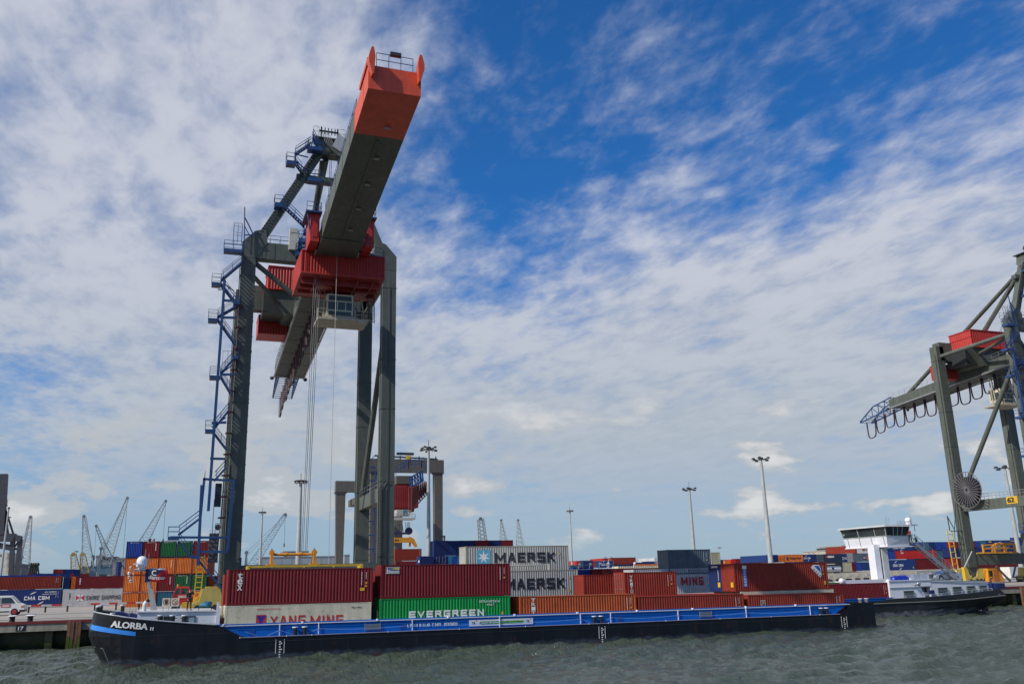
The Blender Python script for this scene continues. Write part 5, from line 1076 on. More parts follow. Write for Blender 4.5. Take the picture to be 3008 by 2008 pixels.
# ------------------------------------------------------------------ ship-to-shore cranes
Y1, Y2 = 111.5, 126.0
def sts_crane(Xc, label, xr=8.7, reel=False, stair=True, refX=None, detail=True):
    O = Vector((0, 118.5, ZG)); root = thing('container_crane', label, 'crane', (Xc, 118.5, ZG), 'grey and red gantry cranes on the quay')
    def B(): return MB(off=O)
    RX = refX if refX is not None else Xc
    def q(px, py, Y=110.0): P = aty(px, py, Y); return Vector((P.x-14.4+(dxw if reel else 0), Y, P.z))      # measured on the nearer crane, centred on x = 14.4
    dxw = 2.8 if reel else 0.0
    XL = {(-1, 0): -9.1+dxw, (1, 0): 9.05, (-1, 1): -9.0, (1, 1): xr}
    for sx in (-1, 1):
        for yy, Y in ((0, Y1), (1, Y2)):
            x = XL[(sx, yy)]; b = B(); w_, d_ = 0.93, 0.8; zt = 46.3 if yy == 0 else 46.6
            b.hexa([(x-w_, Y-d_, 6.0), (x+w_, Y-d_, 6.0), (x+w_, Y+d_, 6.0), (x-w_, Y+d_, 6.0)], [(x-w_*0.96, Y-d_, zt), (x+w_*0.96, Y-d_, zt), (x+w_*0.96, Y+d_, zt), (x-w_*0.96, Y+d_, zt)])
            for z in (9.0, 18.2, 27.5, 34, 43.8): b.box(x-w_-0.035, x+w_+0.035, Y-d_-0.035, Y+d_+0.035, z, z+0.10)
            leg = b.build('leg', CRANE, root)
            if yy == 0:
                b = B(); b.prism([(x-0.9*sx, zt), (x+0.9*sx, zt), (x+0.9*sx, 48.3), (x-0.55*sx, 49.9), (x-1.9*sx, 50.4), (x-2.2*sx, 48.5)], 'y', Y-d_-0.02, Y+d_+0.02); b.build('leg_head', CRANE, leg)
            b = B()
            for z in range(8, 46, 2): b.box(x+w_*0.9+0.0, x+w_+0.06, Y-0.1, Y+0.1, z, z+0.15)
            b.tube([(x-w_-0.10, Y-0.4, 6.5), (x-w_-0.08, Y-0.4, 45)], 0.05, 5); b.build('cable_tray', DARKST, leg)
    # bogies
    for yy, Y in ((0, Y1), (1, Y2)):
        for sx in (-1, 1):
            x = XL[(sx, yy)]; bg = B(); bg.prism([(x-1.5, 6.3), (x+1.5, 6.3), (x+0.35, 4.6), (x-0.35, 4.6)], 'y', Y-0.5, Y+0.5); ft = bg.build('leg_foot', CRANE, root)
            for s2 in (-1, 1):
                xx = x+s2*2.1; eq = B(); eq.prism([(xx-1.95, 3.75), (xx-2.0, 4.15), (xx-1.25, 4.45), (xx-0.95, 5.75), (xx+0.95, 5.75), (xx+1.3, 4.4), (xx+2.0, 4.1), (xx+1.95, 3.75)] , 'y', Y-0.62, Y+0.62); e0 = eq.build('bogie', PALEYEL, root)
                for dx in (-1.4, -0.5, 0.5, 1.4): wv = B(); wv.tube([(xx+dx, Y-0.68, 3.62), (xx+dx, Y+0.68, 3.62)], 0.40, 14); wv.build('wheel', DARKST, e0)
        b = B(); b.box(-9.05, XL[(1, yy)], Y-0.6, Y+0.6, 6.35, 8.3); b.build('sill_beam', CRANE, root)
    # beams along the girder direction
    for sx in (-1, 1):
        x = XL[(sx, 0)]; x2 = XL[(sx, 1)]; b = B(); b.bar((x, Y1+0.8, 16.8), (x2, Y2-0.8, 16.6), 1.1, 1.75); tb = b.build('tie_beam', CRANE, root)
        b = B(); [b.rail([(x+o, Y1+1, 17.7), (x2+o, Y2-1, 17.5)], 1.0, 1.5, 0.02) for o in (-0.5, 0.5)]; b.build('railing', GALV, tb)
        b = B(); b.tube([(x, Y1+0.6, 40.5), (x2, Y2-0.4, 18.0)], 0.40, 12); b.build('diagonal_brace', CRANE, root)
        b = B(); b.tube([(x, Y1, 45.8), (x2, Y2, 44.6)], 0.38, 12); b.build('horizontal_brace', CRANE, root)
        b = B(); b.tube([(x*0.93, Y1, 46.0), (sx*2.6, Y1+0.3, 41.6)], 0.33, 12); b.build('knee_brace', CRANE, root)
        b = B(); b.tube([(x, Y1+1, 45.2), (sx*3.2, Y2-1, 44.0)], 0.30, 10); b.build('plan_brace', CRANE, root)
    pl = B(); pl.box(-9.72, -9.66, 113.2, 115.4, 16.25, 17.45); pp = pl.build('number_plate', YTXT, root)
    lettering('62', (-9.75, 115.2-O.y, 16.45-O.z), (0, -1.4, 0), (0, 0, 0.85), KTXT, pp, bold=0.05)
    b = B(); b.box(-9.1+dxw, 9.05, Y1-0.75, Y1+0.75, 46.3, 48.5)
    for x in (-6, -3, 0, 3, 6): b.box(x-0.04, x+0.04, Y1-0.79, Y1-0.75, 46.35, 48.45)
    tb = b.build('cross_beam', CRANE, root)
    b = B(); b.rail([(-7.8, Y1-0.7, 48.5), (-1.5, Y1-0.7, 48.5)], 1.05, 1.2, 0.028); b.rail([(-7.8, Y1+0.7, 48.5), (-1.5, Y1+0.7, 48.5)], 1.05, 1.2, 0.028); b.build('railing', BLUEST, tb)
    b = B(); b.box(-9.0, xr, Y2-0.8, Y2+0.8, 43.8, 47.4); b.build('cross_beam', CRANE, root)
    # A-frame
    for (a, c) in (((-7.9+dxw, 49.4), (-0.4, 63.0)), ((8.0, 49.4), (1.9, 63.0))):
        b = B(); b.bar((a[0], Y1-0.1, a[1]-0.6), (c[0], Y1-0.1, c[1]), 1.15, 1.05, (0, 1, 0)); fl = b.build('apex_leg', CRANE, root)
        b = B()
        for k in range(34): p = Vector((a[0], Y1-0.75, a[1])).lerp(Vector((c[0], Y1-0.75, c[1])), (k+0.5)/34); b.box(p.x-0.35, p.x+0.05, p.y-0.12, p.y+0.05, p.z-0.07, p.z+0.05)
        if a[0] < 0: b.build('cable_ladder', DARKST, fl)
    b = B(); b.box(-3.6, 4.2, Y1-0.5, Y1+0.4, 57.9, 58.8); b.build('apex_tie', CRANE, root)
    b = B(); b.prism([(-1.3, 62.0), (2.6, 62.0), (2.4, 64.2), (-0.9, 64.2)], 'y', Y1-0.8, Y1+0.8); b.box(-1.4, 2.8, Y1-1.2, Y1+1.2, 64.2, 64.35); ax = b.build('apex_head', CRANE, root)
    b = B()
    for x in (-0.6, 1.6): b.box(x-0.08, x+0.08, Y1-0.9, Y1-0.7, 64.3, 66.0)
    b.box(-0.9, 1.9, Y1-0.9, Y1-0.7, 65.3, 65.5); [b.box(-0.6+k*0.45, -0.5+k*0.45, Y1-0.95, Y1-0.65, 65.0, 65.9) for k in range(5)]; b.build('sheave_frame', DARKST, ax)
    b = B(); 
    for k in range(5): b.tube([(-0.5+k*0.2, Y1-1.0, 65.2), (-0.1+k*0.25, Y1-1.3, 63.6), (1.0+k*0.2, Y1-1.5, 62.3), (2.4+k*0.1, Y1-1.6, 61.2)], 0.04, 5)
    b.build('hoist_cable', ROPE, ax)
    b = B(); b.prism([(0.8, 62.9), (3.4, 61.4), (3.9, 62.5), (3.7, 63.6), (1.6, 64.9)], 'y', Y1-1.7, Y1-1.2); b.build('sheave_guard', LGREY, ax)
    b = B(); b.tube([(-0.1, Y1+0.4, 61.5), (-0.6, Y2-1.0, 46.8)], 0.43, 14); b.build('back_stay', CRANE, root)
    b = B(); b.tube([(0.3, Y1+0.4, 61.8), (-1.2, 143.0, 40.9)], 0.40, 14); b.build('back_stay', CRANE, root)
    for x in (-1.5, 1.9): b = B(); b.tube([(x*0.3+0.3, Y1+0.5, 62), (x, 121, 48.9)], 0.035, 5); b.tube([(x*0.3+0.5, Y1+0.5, 62), (x+0.35, 121, 48.9)], 0.035, 5); b.build('hoist_cable', ROPE, root)
    # girder
    b = B(); ys = [93.5, 113, 147]; zb = [43.0, 41.9, 39.0]
    for (ya, za), (yb, zb_) in zip(zip(ys, zb), zip(ys[1:], zb[1:])):
        b.hexa([(-2.3, ya, za), (2.3, ya, za), (2.3, yb, zb_), (-2.3, yb, zb_)], [(-2.3, ya, za+1.8), (2.3, ya, za+1.8), (2.3, yb, zb_+1.8), (-2.3, yb, zb_+1.8)])
    for k in range(9): y = 100+k*5.7; z = 41.9-(y-113)/34*2.9 if y > 113 else 41.9+(113-y)/19.5*1.1; b.box(-2.35, 2.35, y, y+0.06, z-0.04, z+1.84)
    gd = b.build('girder', CRANE, root)
    b = B()
    for sx in (-1, 1): b.hexa([(sx*2.42-0.1, 97, 42.75), (sx*2.42+0.1, 97, 42.75), (sx*2.42+0.1, 147.2, 38.85), (sx*2.42-0.1, 147.2, 38.85)], [(sx*2.42-0.1, 97, 43.0), (sx*2.42+0.1, 97, 43.0), (sx*2.42+0.1, 147.2, 39.1), (sx*2.42-0.1, 147.2, 39.1)])
    b.build('trolley_rail', GALV, gd)
    b = B(); [b.rail([(x, 112, 43.8), (x, 147, 40.85)], 1.0, 1.6, 0.024) for x in (-2.25, 2.25)]; b.build('railing', GALV, gd)
    b = B(); [b.ball((sx*2.7, 147.1, 38.9), 0.33, 8, 6) for sx in (-1, 1)]; b.build('buffer', DARKST, gd)
    # tail truss
    b = B(); N_ = 5; za = lambda y: 39.2-(y-147)*0.16
    for x in (-1.6, 1.6):
        b.bar((x, 147, za(147)), (x, 157, za(157)), 0.22); b.bar((x, 147, za(147)+2.2), (x, 152.5, za(152.5)+2.1), 0.2); b.bar((x, 152.5, za(152.5)+2.1), (x, 157, za(157)+0.2), 0.2)
        for k in range(N_+1): y = 147+k*2; t_ = 2.15 if y <= 152.5 else 2.15-(y-152.5)*0.43; b.bar((x, y, za(y)), (x, y, za(y)+t_), 0.12); 
        for k in range(N_): y = 147+k*2; t_ = 2.15 if y+2 <= 152.5 else max(0.2, 2.15-(y+2-152.5)*0.43); b.bar((x, y, za(y)), (x, y+2, za(y+2)+t_), 0.11)
    for k in range(11): y = 147+k; b.bar((-1.6, y, za(y)), (1.6, y, za(y)), 0.12, 0.08)
    for k in range(3): y = 147+k*2.6; b.bar((-1.6, y, za(y)+2.15), (1.6, y, za(y)+2.15), 0.12)
    b.build('tail_truss', BLUEST, root)
    # festoon loops
    n = 15; yA = 112 if not reel else 113
    for k in range(n):
        a = yA+(156.5-yA)*k/n; c = yA+(156.5-yA)*(k+1)/n; dz = 3.3+0.5*((k*7) % 3)/2; zz = lambda y: (41.75-(y-113)/34*2.9 if y < 147 else za(y)-0.1)
        for o, m_, r_ in ((-0.55, mat('festoon_red', (0.10, 0.015, 0.015), 0.6), 0.04), (-0.35, mat('festoon_black', (0.015, 0.015, 0.03), 0.6), 0.10)):
            b = B(); b.tube([(o, a+(c-a)*(0.06+0.88*(0.5-0.5*cos(pi*t))), zz(a+(c-a)*t)-dz*(1-(2*t-1)**4)**0.75) for t in [j/14 for j in range(15)]], r_, 6); f0 = b.build('festoon_cable', m_, root)
    # boom reaching out over the water: tilted slightly up, outer third painted
    def bz(y): return 43.2+(93.0-y)*(3.25/26.2)
    def seg(ya, yb, m_, nm):
        b = B(); b.hexa([(-2.3, yb, bz(yb)), (2.3, yb, bz(yb)), (2.3, ya, bz(ya)), (-2.3, ya, bz(ya))], [(-2.3, yb, bz(yb)+2.25), (2.3, yb, bz(yb)+2.25), (2.3, ya, bz(ya)+2.25), (-2.3, ya, bz(ya)+2.25)])
        for y in np.arange(yb+2.2, ya, 4.3): b.box(-2.33, 2.33, y, y+0.05, bz(y)+0.02, bz(y)+2.28)
        return b.build(nm, m_, root)
    b1 = seg(94.5, 73.4, CRANE, 'boom'); b2 = seg(73.39, 66.8, CRANEO, 'boom_tip')
    b = B(); b.bar((0, 74, bz(74)-0.06), (0, 93, bz(93)-0.06), 0.3, 0.1); b.build('underside_rib', CRANE, b1)
    for y in (71.8, 76.8, 81.5, 86.4, 91): b = B(); b.box(0.2, 0.72, y-0.13, y+0.13, bz(y)-0.18, bz(y)-0.02); b.build('floodlight', GALV, b1)
    for sx in (-1, 1):
        b = B()
        b.prism([(sx*1.95, bz(66.8)+1.0), (sx*1.85, bz(66.8)+2.7), (sx*2.0, bz(66.8)+3.55), (sx*2.2, bz(66.8)+3.55), (sx*2.42, bz(66.8)+2.7), (sx*2.42, bz(66.8)+2.2), (sx*2.1, bz(66.8)+1.0)], 'y', 66.0, 66.75)
        b.bar((sx*2.2, 66.75, bz(66.8)+2.7), (sx*2.2, 70.5, bz(70)+2.5), 0.45, 0.5)
        b.build('tip_horn', CRANEO, b2)
    b = B(); b.rail([(-1.6, 66.9, bz(66.9)+2.25), (1.6, 66.9, bz(66.9)+2.25)], 1.35, 1.05, 0.03); b.rail([(-2.2, 73, bz(73)+2.25), (-2.2, 92, bz(92)+2.25)], 1.0, 2.2, 0.025); b.build('railing', BLUEST, b2)
    b = B(); b.box(-0.45, 0.5, 66.6, 67.0, bz(67)+3.5, bz(67)+3.8); b.build('floodlight', DARKST, b2)
    # red hanging platform house round the boom foot
    b = B(); zt_, zf = 43.25, 40.45; X0, X1_ = -3.95, 5.75
    corr(b, X0+0.1, X1_-0.1, zf+0.12, zt_-0.1, 98.0, 0.10, 'x', 0.34)
    b.box(X0, X0+0.12, 97.97, 98.12, zf, zt_); b.box(X1_-0.12, X1_, 97.97, 98.12, zf, zt_); b.box(X0, X1_, 97.92, 98.12, zf-0.05, zf+0.14); b.box(X0, X1_, 97.96, 98.12, zt_-0.12, zt_); b.box(X0+0.6, X0+0.68, 97.96, 98.05, zf, zt_); b.box(X0+5.9, X0+5.98, 97.96, 98.05, zf, zt_)
    b.quad([(X0, 98.1, zf), (X0, 98.1, zt_), (X0-0.1, 105.5, zt_), (X0-0.1, 105.5, 39.9)]); b.quad([(X1_, 98.1, zf), (X1_, 98.1, zt_), (X1_+0.1, 105.5, zt_), (X1_+0.1, 105.5, 39.9)])
    b.quad([(X0, 98.12, zt_), (X1_, 98.12, zt_), (X1_+0.1, 105.5, zt_), (X0-0.1, 105.5, zt_)]); b.quad([(X0-0.1, 105.5, 39.9), (X1_+0.1, 105.5, 39.9), (X1_+0.1, 105.5, zt_), (X0-0.1, 105.5, zt_)])
    h = b.build('boom_foot_house', CRANER, root)
    b = B(); b.quad([(X0, 98.12, zf), (X1_, 98.12, zf), (X1_+0.1, 105.45, 39.95), (X0-0.1, 105.45, 39.95)])
    for y in (99.6, 101.4, 103.4): b.box(X0+0.3, X1_-0.3, y, y+0.2, 39.75, 40.35)
    for x in (-2.2, 0.2, 2.6, 4.4): b.box(x, x+0.15, 98.6, 105.3, 39.85, 40.25)
    b.box(-1.9, 0, 100, 101.2, 39.7, 40.2); b.box(2.9, 4.3, 101.7, 103.2, 39.7, 40.2); b.build('house_floor', mat('crane_dark_red', (0.30, 0.025, 0.022), 0.5), h)
    b = B(); K = [(-3.9, 98.2), (-2.4, 97.4), (0, 97.0), (2.6, 97.2), (5.7, 98.4), (5.9, 104.0)]; b.rail([(x, y, zt_+0.02) for x, y in K], 1.1, 1.4, 0.028)
    for (xa, ya), (xb, yb) in zip(K, K[1:]): b.bar((xa, ya, zt_+0.05), (xb, yb, zt_+0.05), 0.1, 0.16)
    b.build('railing', BLUEST, h)
    for sx, x0 in ((-1, -3.45), (1, 2.75)):
        b = B(); b.box(x0, x0+1.0, 94.6, 98.6, zt_-0.2, 46.2); b.box(x0+0.25, x0+0.8, 94.55, 94.6, zt_+0.3, zt_+2.2); b.box(x0-0.1, x0+1.1, 94.5, 98.7, 46.2, 46.3); c0 = b.build('boom_hinge_cabinet', CRANER, root)
        b = B(); b.rail([(x0-0.5, 94.2, 46.5), (x0+1.1, 94.2, 46.5), (x0+1.1, 98, 46.5)], 1.1, 1.0, 0.03); b.box(x0-0.6, x0+1.2, 94.0, 98.2, 46.32, 46.5); b.bar((x0-0.4, 94.4, 46.4), (x0+0.1, 94.8, 43.6), 0.12); b.build('platform', BLUEST, c0)
    b = B(); b.box(-2.28, 2.28, 93.2, 97, 43.3, 43.9); b.build('boom_seat', CRANER, root)
    # trolley with driver's cab
    yt = 101.5 if not reel else 121.0; dz = 0 if not reel else -1.2; dx = 0.9
    b = B(); b.box(-1.3+dx, 1.8+dx, yt, yt+2.6, 36.75+dz, 39.3+dz); 
    cabn = b.build('driver_cab', CREAM, root)
    b = B(); b.box(-1.15+dx, -0.12+dx, yt-0.03, yt-0.004, 37.35+dz, 38.35+dz); b.box(0.0+dx, 0.85+dx, yt-0.03, yt-0.004, 37.35+dz, 38.35+dz); b.box(0.97+dx, 1.65+dx, yt-0.03, yt-0.004, 37.35+dz, 38.35+dz); b.box(-1.1+dx, 1.6+dx, yt-0.03, yt-0.004, 38.5+dz, 39.1+dz); b.box(-1.1+dx, 1.6+dx, yt-0.03, yt-0.004, 36.7+dz, 37.2+dz); b.box(-1.34+dx, -1.31+dx, yt+0.3, yt+2.2, 37.3+dz, 38.6+dz); b.build('cab_window', glassm('cab_glass', (0.02, 0.03, 0.032), 0.35), cabn)
    b = B(); b.box(-2.4+dx, 3.6+dx, yt-0.7, yt+3.2, 35.95+dz, 36.2+dz); b.box(-1.4+dx, 2.0+dx, yt-0.2, yt+0.2, 36.2+dz, 36.6+dz)
    for x in (-2.3, -1.6, 2.3, 3.4): b.bar((x+dx, yt+1, 36.2+dz), (x*0.8+dx, yt+1.5, 41.6+dz*0.6), 0.16)
    b.rail([(-2.4+dx, yt-0.65, 36.2+dz), (-1.4+dx, yt-0.65, 36.2+dz)], 1.0, 0.7, 0.035); b.rail([(2.0+dx, yt-0.65, 36.2+dz), (3.5+dx, yt-0.65, 36.2+dz), (3.5+dx, yt+3, 36.2+dz)], 1.0, 0.8, 0.035); b.box(2.4+dx, 3.3+dx, yt-0.75, yt-0.5, 35.6+dz, 36.0+dz); b.build('cab_frame', mat('stained_cream', (0.40, 0.36, 0.28), 0.6, rust=0.8), cabn)
    b = B(); b.stairs((3.7+dx, yt+0.5, 36.2+dz), (3.9+dx, yt+2.2, 40.4+dz), (0.8, 0, 0), 14, 0.06); b.build('cab_stair', DARKST, cabn)
    if not reel:
        for k, (xa, xb) in enumerate(((-2.35, -2.75), (-2.1, -2.6), (-1.85, -2.35), (-1.6, -2.2))): b = B(); b.tube([(xa, 98.6+0.2*k, 40.4), (xb, 98.0, 9.1)], 0.032, 5); b.build('hoist_rope', ROPE, root)
        b = B(); b.tube([(0.05, 97.6, 43.0), (0.12, 98.0, 7.6)], 0.03, 5); b.build('hoist_rope', mat('light_rope', (0.4, 0.38, 0.34), 0.6), root)
    # machinery house and electrical house on the landward side
    b = B(); xh0, xh1, yh0, yh1, zh0, zh1 = -5.9, 2.95, 120.4, 125.6, 45.6, 48.8
    corr(b, xh0+0.05, xh1-0.05, zh0, zh1, yh0, 0.06, 'x', 0.4); corr(b, yh0+0.05, yh1-0.05, zh0, zh1, xh0, 0.06, 'y', 0.4); b.box(xh0+0.1, xh1-0.05, yh0+0.12, yh1, zh0, zh1-0.01); b.box(xh0-0.08, xh1+0.08, yh0-0.08, yh1+0.08, zh1-0.02, zh1+0.12); b.box(xh0-0.04, xh1+0.04, yh0-0.04, yh1+0.04, zh0-0.1, zh0); b.box(xh0-0.05, xh0-0.01, yh0, yh1, zh0+1.9, zh0+2.0)
    mh = b.build('machinery_house', CRANER, root)
    b = B(); b.prism([(xh0, zh0-0.1), (xh1, zh0-0.1), (xh1-1.5, 42.2), (xh0+2.6, 42.2)], 'y', yh0+0.4, yh1+1.5); b.build('house_support', CRANE, mh)
    b = B(); b.box(-6.3, -3.6, 122, 126.5, 42.6, 45.5); b.build('winch_frame', DARKST, root)
    b = B(); xe0 = -7.6 if reel else -6.5; xe1 = -3.2 if reel else -0.6
    corr(b, xe0+0.05, xe1, 41.0, 43.6, 127.2, 0.06, 'x', 0.4); b.box(xe0, xe1+0.1, 127.35, 131.5 if not reel else 129.5, 40.95, 43.65); b.box(xe0-0.05, xe1+0.15, 127.1, 131.6 if not reel else 129.6, 43.6, 43.7); b.build('electrical_house', CRANER, root)
    # white control cabinet on the cross beam
    P = q(848, 730, Y1-0.9); Q = q(863, 673, Y1-0.9); b = B(); b.box(P.x, P.x+1.1, Y1-1.3, Y1+0.2, P.z-0.2, Q.z); b.box(P.x+0.08, P.x+1.02, Y1-1.34, Y1-1.3, Q.z-0.65, Q.z-0.25); b.build('control_cabinet', mat('cabinet_cream', (0.55, 0.54, 0.48), 0.5), root)
    if stair:
        yA_, wd = 109.6, Vector((0, 0.9, 0))
        fl = [((711, 763), (649, 815)), ((649, 825), (692, 880)), ((700, 888), (639, 923)), ((640, 930), (692, 1002)), ((686, 1045), (649, 1089)), ((649, 1097), (681, 1151)), ((672, 1197), (626, 1254)), ((627, 1260), (667, 1312)), ((663, 1366), (630, 1403)),
              ((602, 1400), (589, 1510)), ((591, 1511), (524, 1562)), ((527, 1583), (560, 1628)), ((585, 1638), (651, 1718))]
        for a, c in fl: b = B(); b.stairs(q(*a, yA_)-Vector((0, 0, 0.3)), q(*c, yA_)-Vector((0, 0, 0.3)), wd); b.build('stair_flight', BLUEST, root)
        for (x0, y0, x1_, y1_) in ((658, 729, 714, 731), (622, 828, 649, 829), (612, 934, 639, 936), (616, 1102, 647, 1104), (603, 1260, 627, 1261), (493, 1575, 526, 1578), (686, 885, 704, 887), (684, 1045, 700, 1047), (560, 1630, 584, 1631)):
            a = q(x0, y0, yA_); c = q(x1_, y1_, yA_); b = B(); b.box(a.x, c.x, yA_-0.15, yA_+1.1, a.z-0.38, a.z); b.rail([(c.x, yA_-0.1, a.z), (a.x, yA_-0.1, a.z), (a.x, yA_+1.05, a.z), (c.x, yA_+1.05, a.z)], 1.1, 1.1, 0.03); b.build('landing', BLUEST, root)
        b = B()
        for a, c in (((660, 822), (612, 1500)), ((592.6, 1424), (581.5, 1660)), ((686, 1408), (668, 1619))):
            b.bar(q(*a, yA_), q(*c, yA_), 0.32, 0.32, (0, 1, 0))
        for a, c in (((596, 1406), (686, 1411)), ((500, 1577), (668, 1578)), ((580, 1619), (669, 1620)), ((655, 882), (700, 884)), ((650, 932), (696, 933)), ((648, 1100), (690, 1099)), ((622, 1242), (665, 1240)), ((617, 1346), (662, 1347)), ((600, 1405), (588, 1530))):
            b.bar(q(*a, yA_), q(*c, yA_), 0.26, 0.26, (0, 1, 0))
        for a, c in (((655, 830), (688, 855)), ((648, 932), (690, 905)), ((646, 1100), (684, 1070)), ((622, 1255), (664, 1225)), ((659, 850), (640, 850))): b.bar(q(*a, yA_+0.5), q(*c, yA_+0.5), 0.12)
        b.build('stair_tower_frame', BLUEST, root)
        b = B(); b.tube([q(700, 880, yA_+0.3), q(690, 1050, yA_+0.3), q(672, 1200, yA_+0.3), q(652, 1480, yA_+0.3), q(640, 1610, yA_+0.3)], 0.06, 6); [b.bar(q(697-k*5.5, 900+k*62, yA_+0.3), q(712-k*5.2, 900+k*62, Y1-0.8), 0.25, 0.2) for k in range(11)]; b.build('cable_pipe', mat('oxide_pipe', (0.16, 0.04, 0.03), 0.6), root)
        # mast, lift cabinet and cage at the top of the leg
        b = B(); a = q(717.5, 728, yA_+0.6); c = q(719, 608, yA_+0.6); b.bar(a, c, 0.12); e_ = q(745, 690, yA_+0.6); b.bar(q(720, 640, yA_+0.6), e_, 0.14); b.bar(q(719, 690, yA_+0.6), e_, 0.12); b.bar(q(719, 665, yA_+0.6), q(732, 690, yA_+0.6), 0.1); b.build('mast', BLUEST, root)
        a = q(685, 712, yA_+0.3); c = q(713, 658, yA_+0.3); b = B(); b.rail([(a.x, yA_+0.2, a.z), (c.x, yA_+0.2, a.z), (c.x, yA_+1.2, a.z), (a.x, yA_+1.2, a.z), (a.x, yA_+0.2, a.z)], c.z-a.z, 0.6, 0.025); b.build('cage', mat('cage_steel', (0.12, 0.15, 0.22), 0.5), root)
        a = q(651, 1100, yA_+1.3); c = q(685, 1032, yA_+1.3); b = B(); b.rail([(a.x, yA_+1.2, a.z), (c.x, yA_+1.2, a.z)], c.z-a.z, 0.5, 0.025); b.build('cage', mat('cage_steel', (0.12, 0.15, 0.22), 0.5), root)
        a = q(610, 1652, yA_+1.5); c = q(644, 1565, yA_+1.5); b = B(); b.box(a.x, c.x, yA_+1.2, yA_+2.0, a.z, c.z); [b.box(a.x-0.03, c.x+0.03, yA_+1.15, yA_+1.2, a.z+k*0.45, a.z+k*0.45+0.04) for k in range(9)]; b.tube([(a.x+0.3, yA_+1.6, c.z), (a.x+0.3, yA_+1.6, c.z+3.9)], 0.04, 5); b.rail([(a.x+0.6, yA_+1.3, c.z), (c.x, yA_+1.3, c.z)], 1.1, 0.5, 0.03); b.ball((c.x-0.2, yA_+1.6, c.z+0.7), 0.35, 8, 6); b.build('lift_shaft', mat('shaft_grey', (0.10, 0.10, 0.11), 0.5), root)
        a = q(629, 1487, yA_+1.5); c = q(652, 1420, yA_+1.5); b = B(); b.box(a.x, c.x, yA_+1.1, yA_+2.0, a.z, c.z); b.build('switch_box', mat('switch_box_blue', (0.012, 0.02, 0.045), 0.5), root)
        # stairs and landings on the A-frame
        ya2 = Y1-2.0
        for a, c in (((868, 450), (914, 420)), ((838, 606), (896, 662)), ((866, 472), (886, 500)), ((880, 716), (912, 690)), ((920, 398), (940, 440)), ((868, 740), (888, 716))): b = B(); b.stairs(q(*a, ya2), q(*c, ya2), (0, 0.8, 0), None, 0.06); b.build('stair_flight', BLUEST, root)
        for (x0, y0, x1_, y1_) in ((842, 470, 869, 471), (807, 595, 832, 596), (905, 428, 948, 430), (893, 672, 925, 674), (878, 700, 922, 702), (870, 738, 920, 740), (905, 520, 945, 522)):
            a = q(x0, y0, ya2); c = q(x1_, y1_, ya2); b = B(); b.box(a.x, c.x, ya2-0.1, ya2+1.2, a.z-0.5, a.z-0.0); b.rail([(c.x, ya2-0.1, a.z), (a.x, ya2-0.1, a.z), (a.x, ya2+1.15, a.z), (c.x, ya2+1.15, a.z)], 1.1, 0.9, 0.03); b.build('landing', BLUEST, root)
        b = B()
        for a, c in (((864, 452), (905, 462)), ((866, 470), (900, 500)), ((868, 470), (868, 450)), ((915, 430), (922, 395))): b.bar(q(*a, ya2+0.5), q(*c, ya2+0.5), 0.14)
        b.build('landing_bracket', BLUEST, root)
        for px, py in ((928, 402), (1004, 412)):
            a = q(px, py, Y1-1.0); b = B()
            for k in range(6): t_ = pi*k/5; b.tube([(a.x-0.42*cos(t_), Y1-1.0-0.5*sin(t_), a.z), (a.x-0.42*cos(t_), Y1-1.0-0.5*sin(t_), a.z+1.35)], 0.03, 4)
            for z in (0, 0.65, 1.35): b.tube([(a.x-0.42*cos(pi*k/8), Y1-1.0-0.5*sin(pi*k/8), a.z+z) for k in range(9)], 0.035, 4)
            b.build('ladder_cage', GALV, root)
        # ladder up the right waterside leg
        b = B(); x = 8.0
        for o in (0, 0.55): b.bar((x+o, Y1-0.95, 4.0), (x+o, Y1-0.95, 17.4), 0.06); b.tube([(x+o+0.1*k, Y1-0.95, 17.4+0.9*sin(pi*k/14)) for k in range(8)], 0.03, 5)
        for k in range(44): b.box(x, x+0.55, Y1-0.98, Y1-0.92, 4.1+k*0.31, 4.16+k*0.31)
        b.tube([(x+0.95, Y1-0.9, 4), (x+0.95, Y1-0.9, 44)], 0.035, 4); b.build('ladder', DARKST, root)
    if reel:
        b = B(); cx, cy, cz = -10.4, 122.6, 19.3; b.tube([(cx, cy, cz), (cx+0.9, cy, cz)], 2.35, 36); rl_ = b.build('reel_drum', mat('reel_black', (0.025, 0.022, 0.03), 0.5), root)
        b = B()
        for k in range(30): t_ = 2*pi*k/30; b.bar((cx-0.1, cy+0.3*cos(t_), cz+0.3*sin(t_)), (cx-0.1, cy+3.2*cos(t_), cz+3.2*sin(t_)), 0.07, 0.10, (1, 0, 0))
        b.tube([(cx-0.1, cy+3.2*cos(2*pi*k/40), cz+3.2*sin(2*pi*k/40)) for k in range(41)], 0.07, 6); b.build('reel_spokes', mat('reel_grey', (0.15, 0.14, 0.15), 0.5), rl_)
        b = B(); b.tube([(cx, cy+2.8, cz-1.5), (cx-0.6, cy+3.6, 12.5), (cx-1.0, cy+4.0, 5.5)], 0.06, 5); b.build('power_cable', RUBBER, root)
        b = B(); xl = -13.2; yl = Y2-0.5
        for o in (0, 1.1): b.bar((xl+o, yl, 4.4), (xl+o-0.3, yl, 12.6), 0.12)
        for k in range(8): b.bar((xl-0.03*k, yl, 4.6+k*1.02), (xl+1.1-0.03*k, yl, 4.6+k*1.02), 0.12)
        b.build('access_ladder', YEL, root)
        b = B(); b.bar((-12.6, yl, 12.3), (-9.6, yl, 12.3), 0.12); b.bar((-12.8, yl, 12.4), (-12.9, yl, 15.0), 0.12); b.bar((-12.9, yl, 14.9), (-11.6, yl, 12.4), 0.1); b.bar((-12.8, yl, 10.0), (-9.6, yl, 10.0), 0.1); b.build('ladder_bracket', DARKST, root)
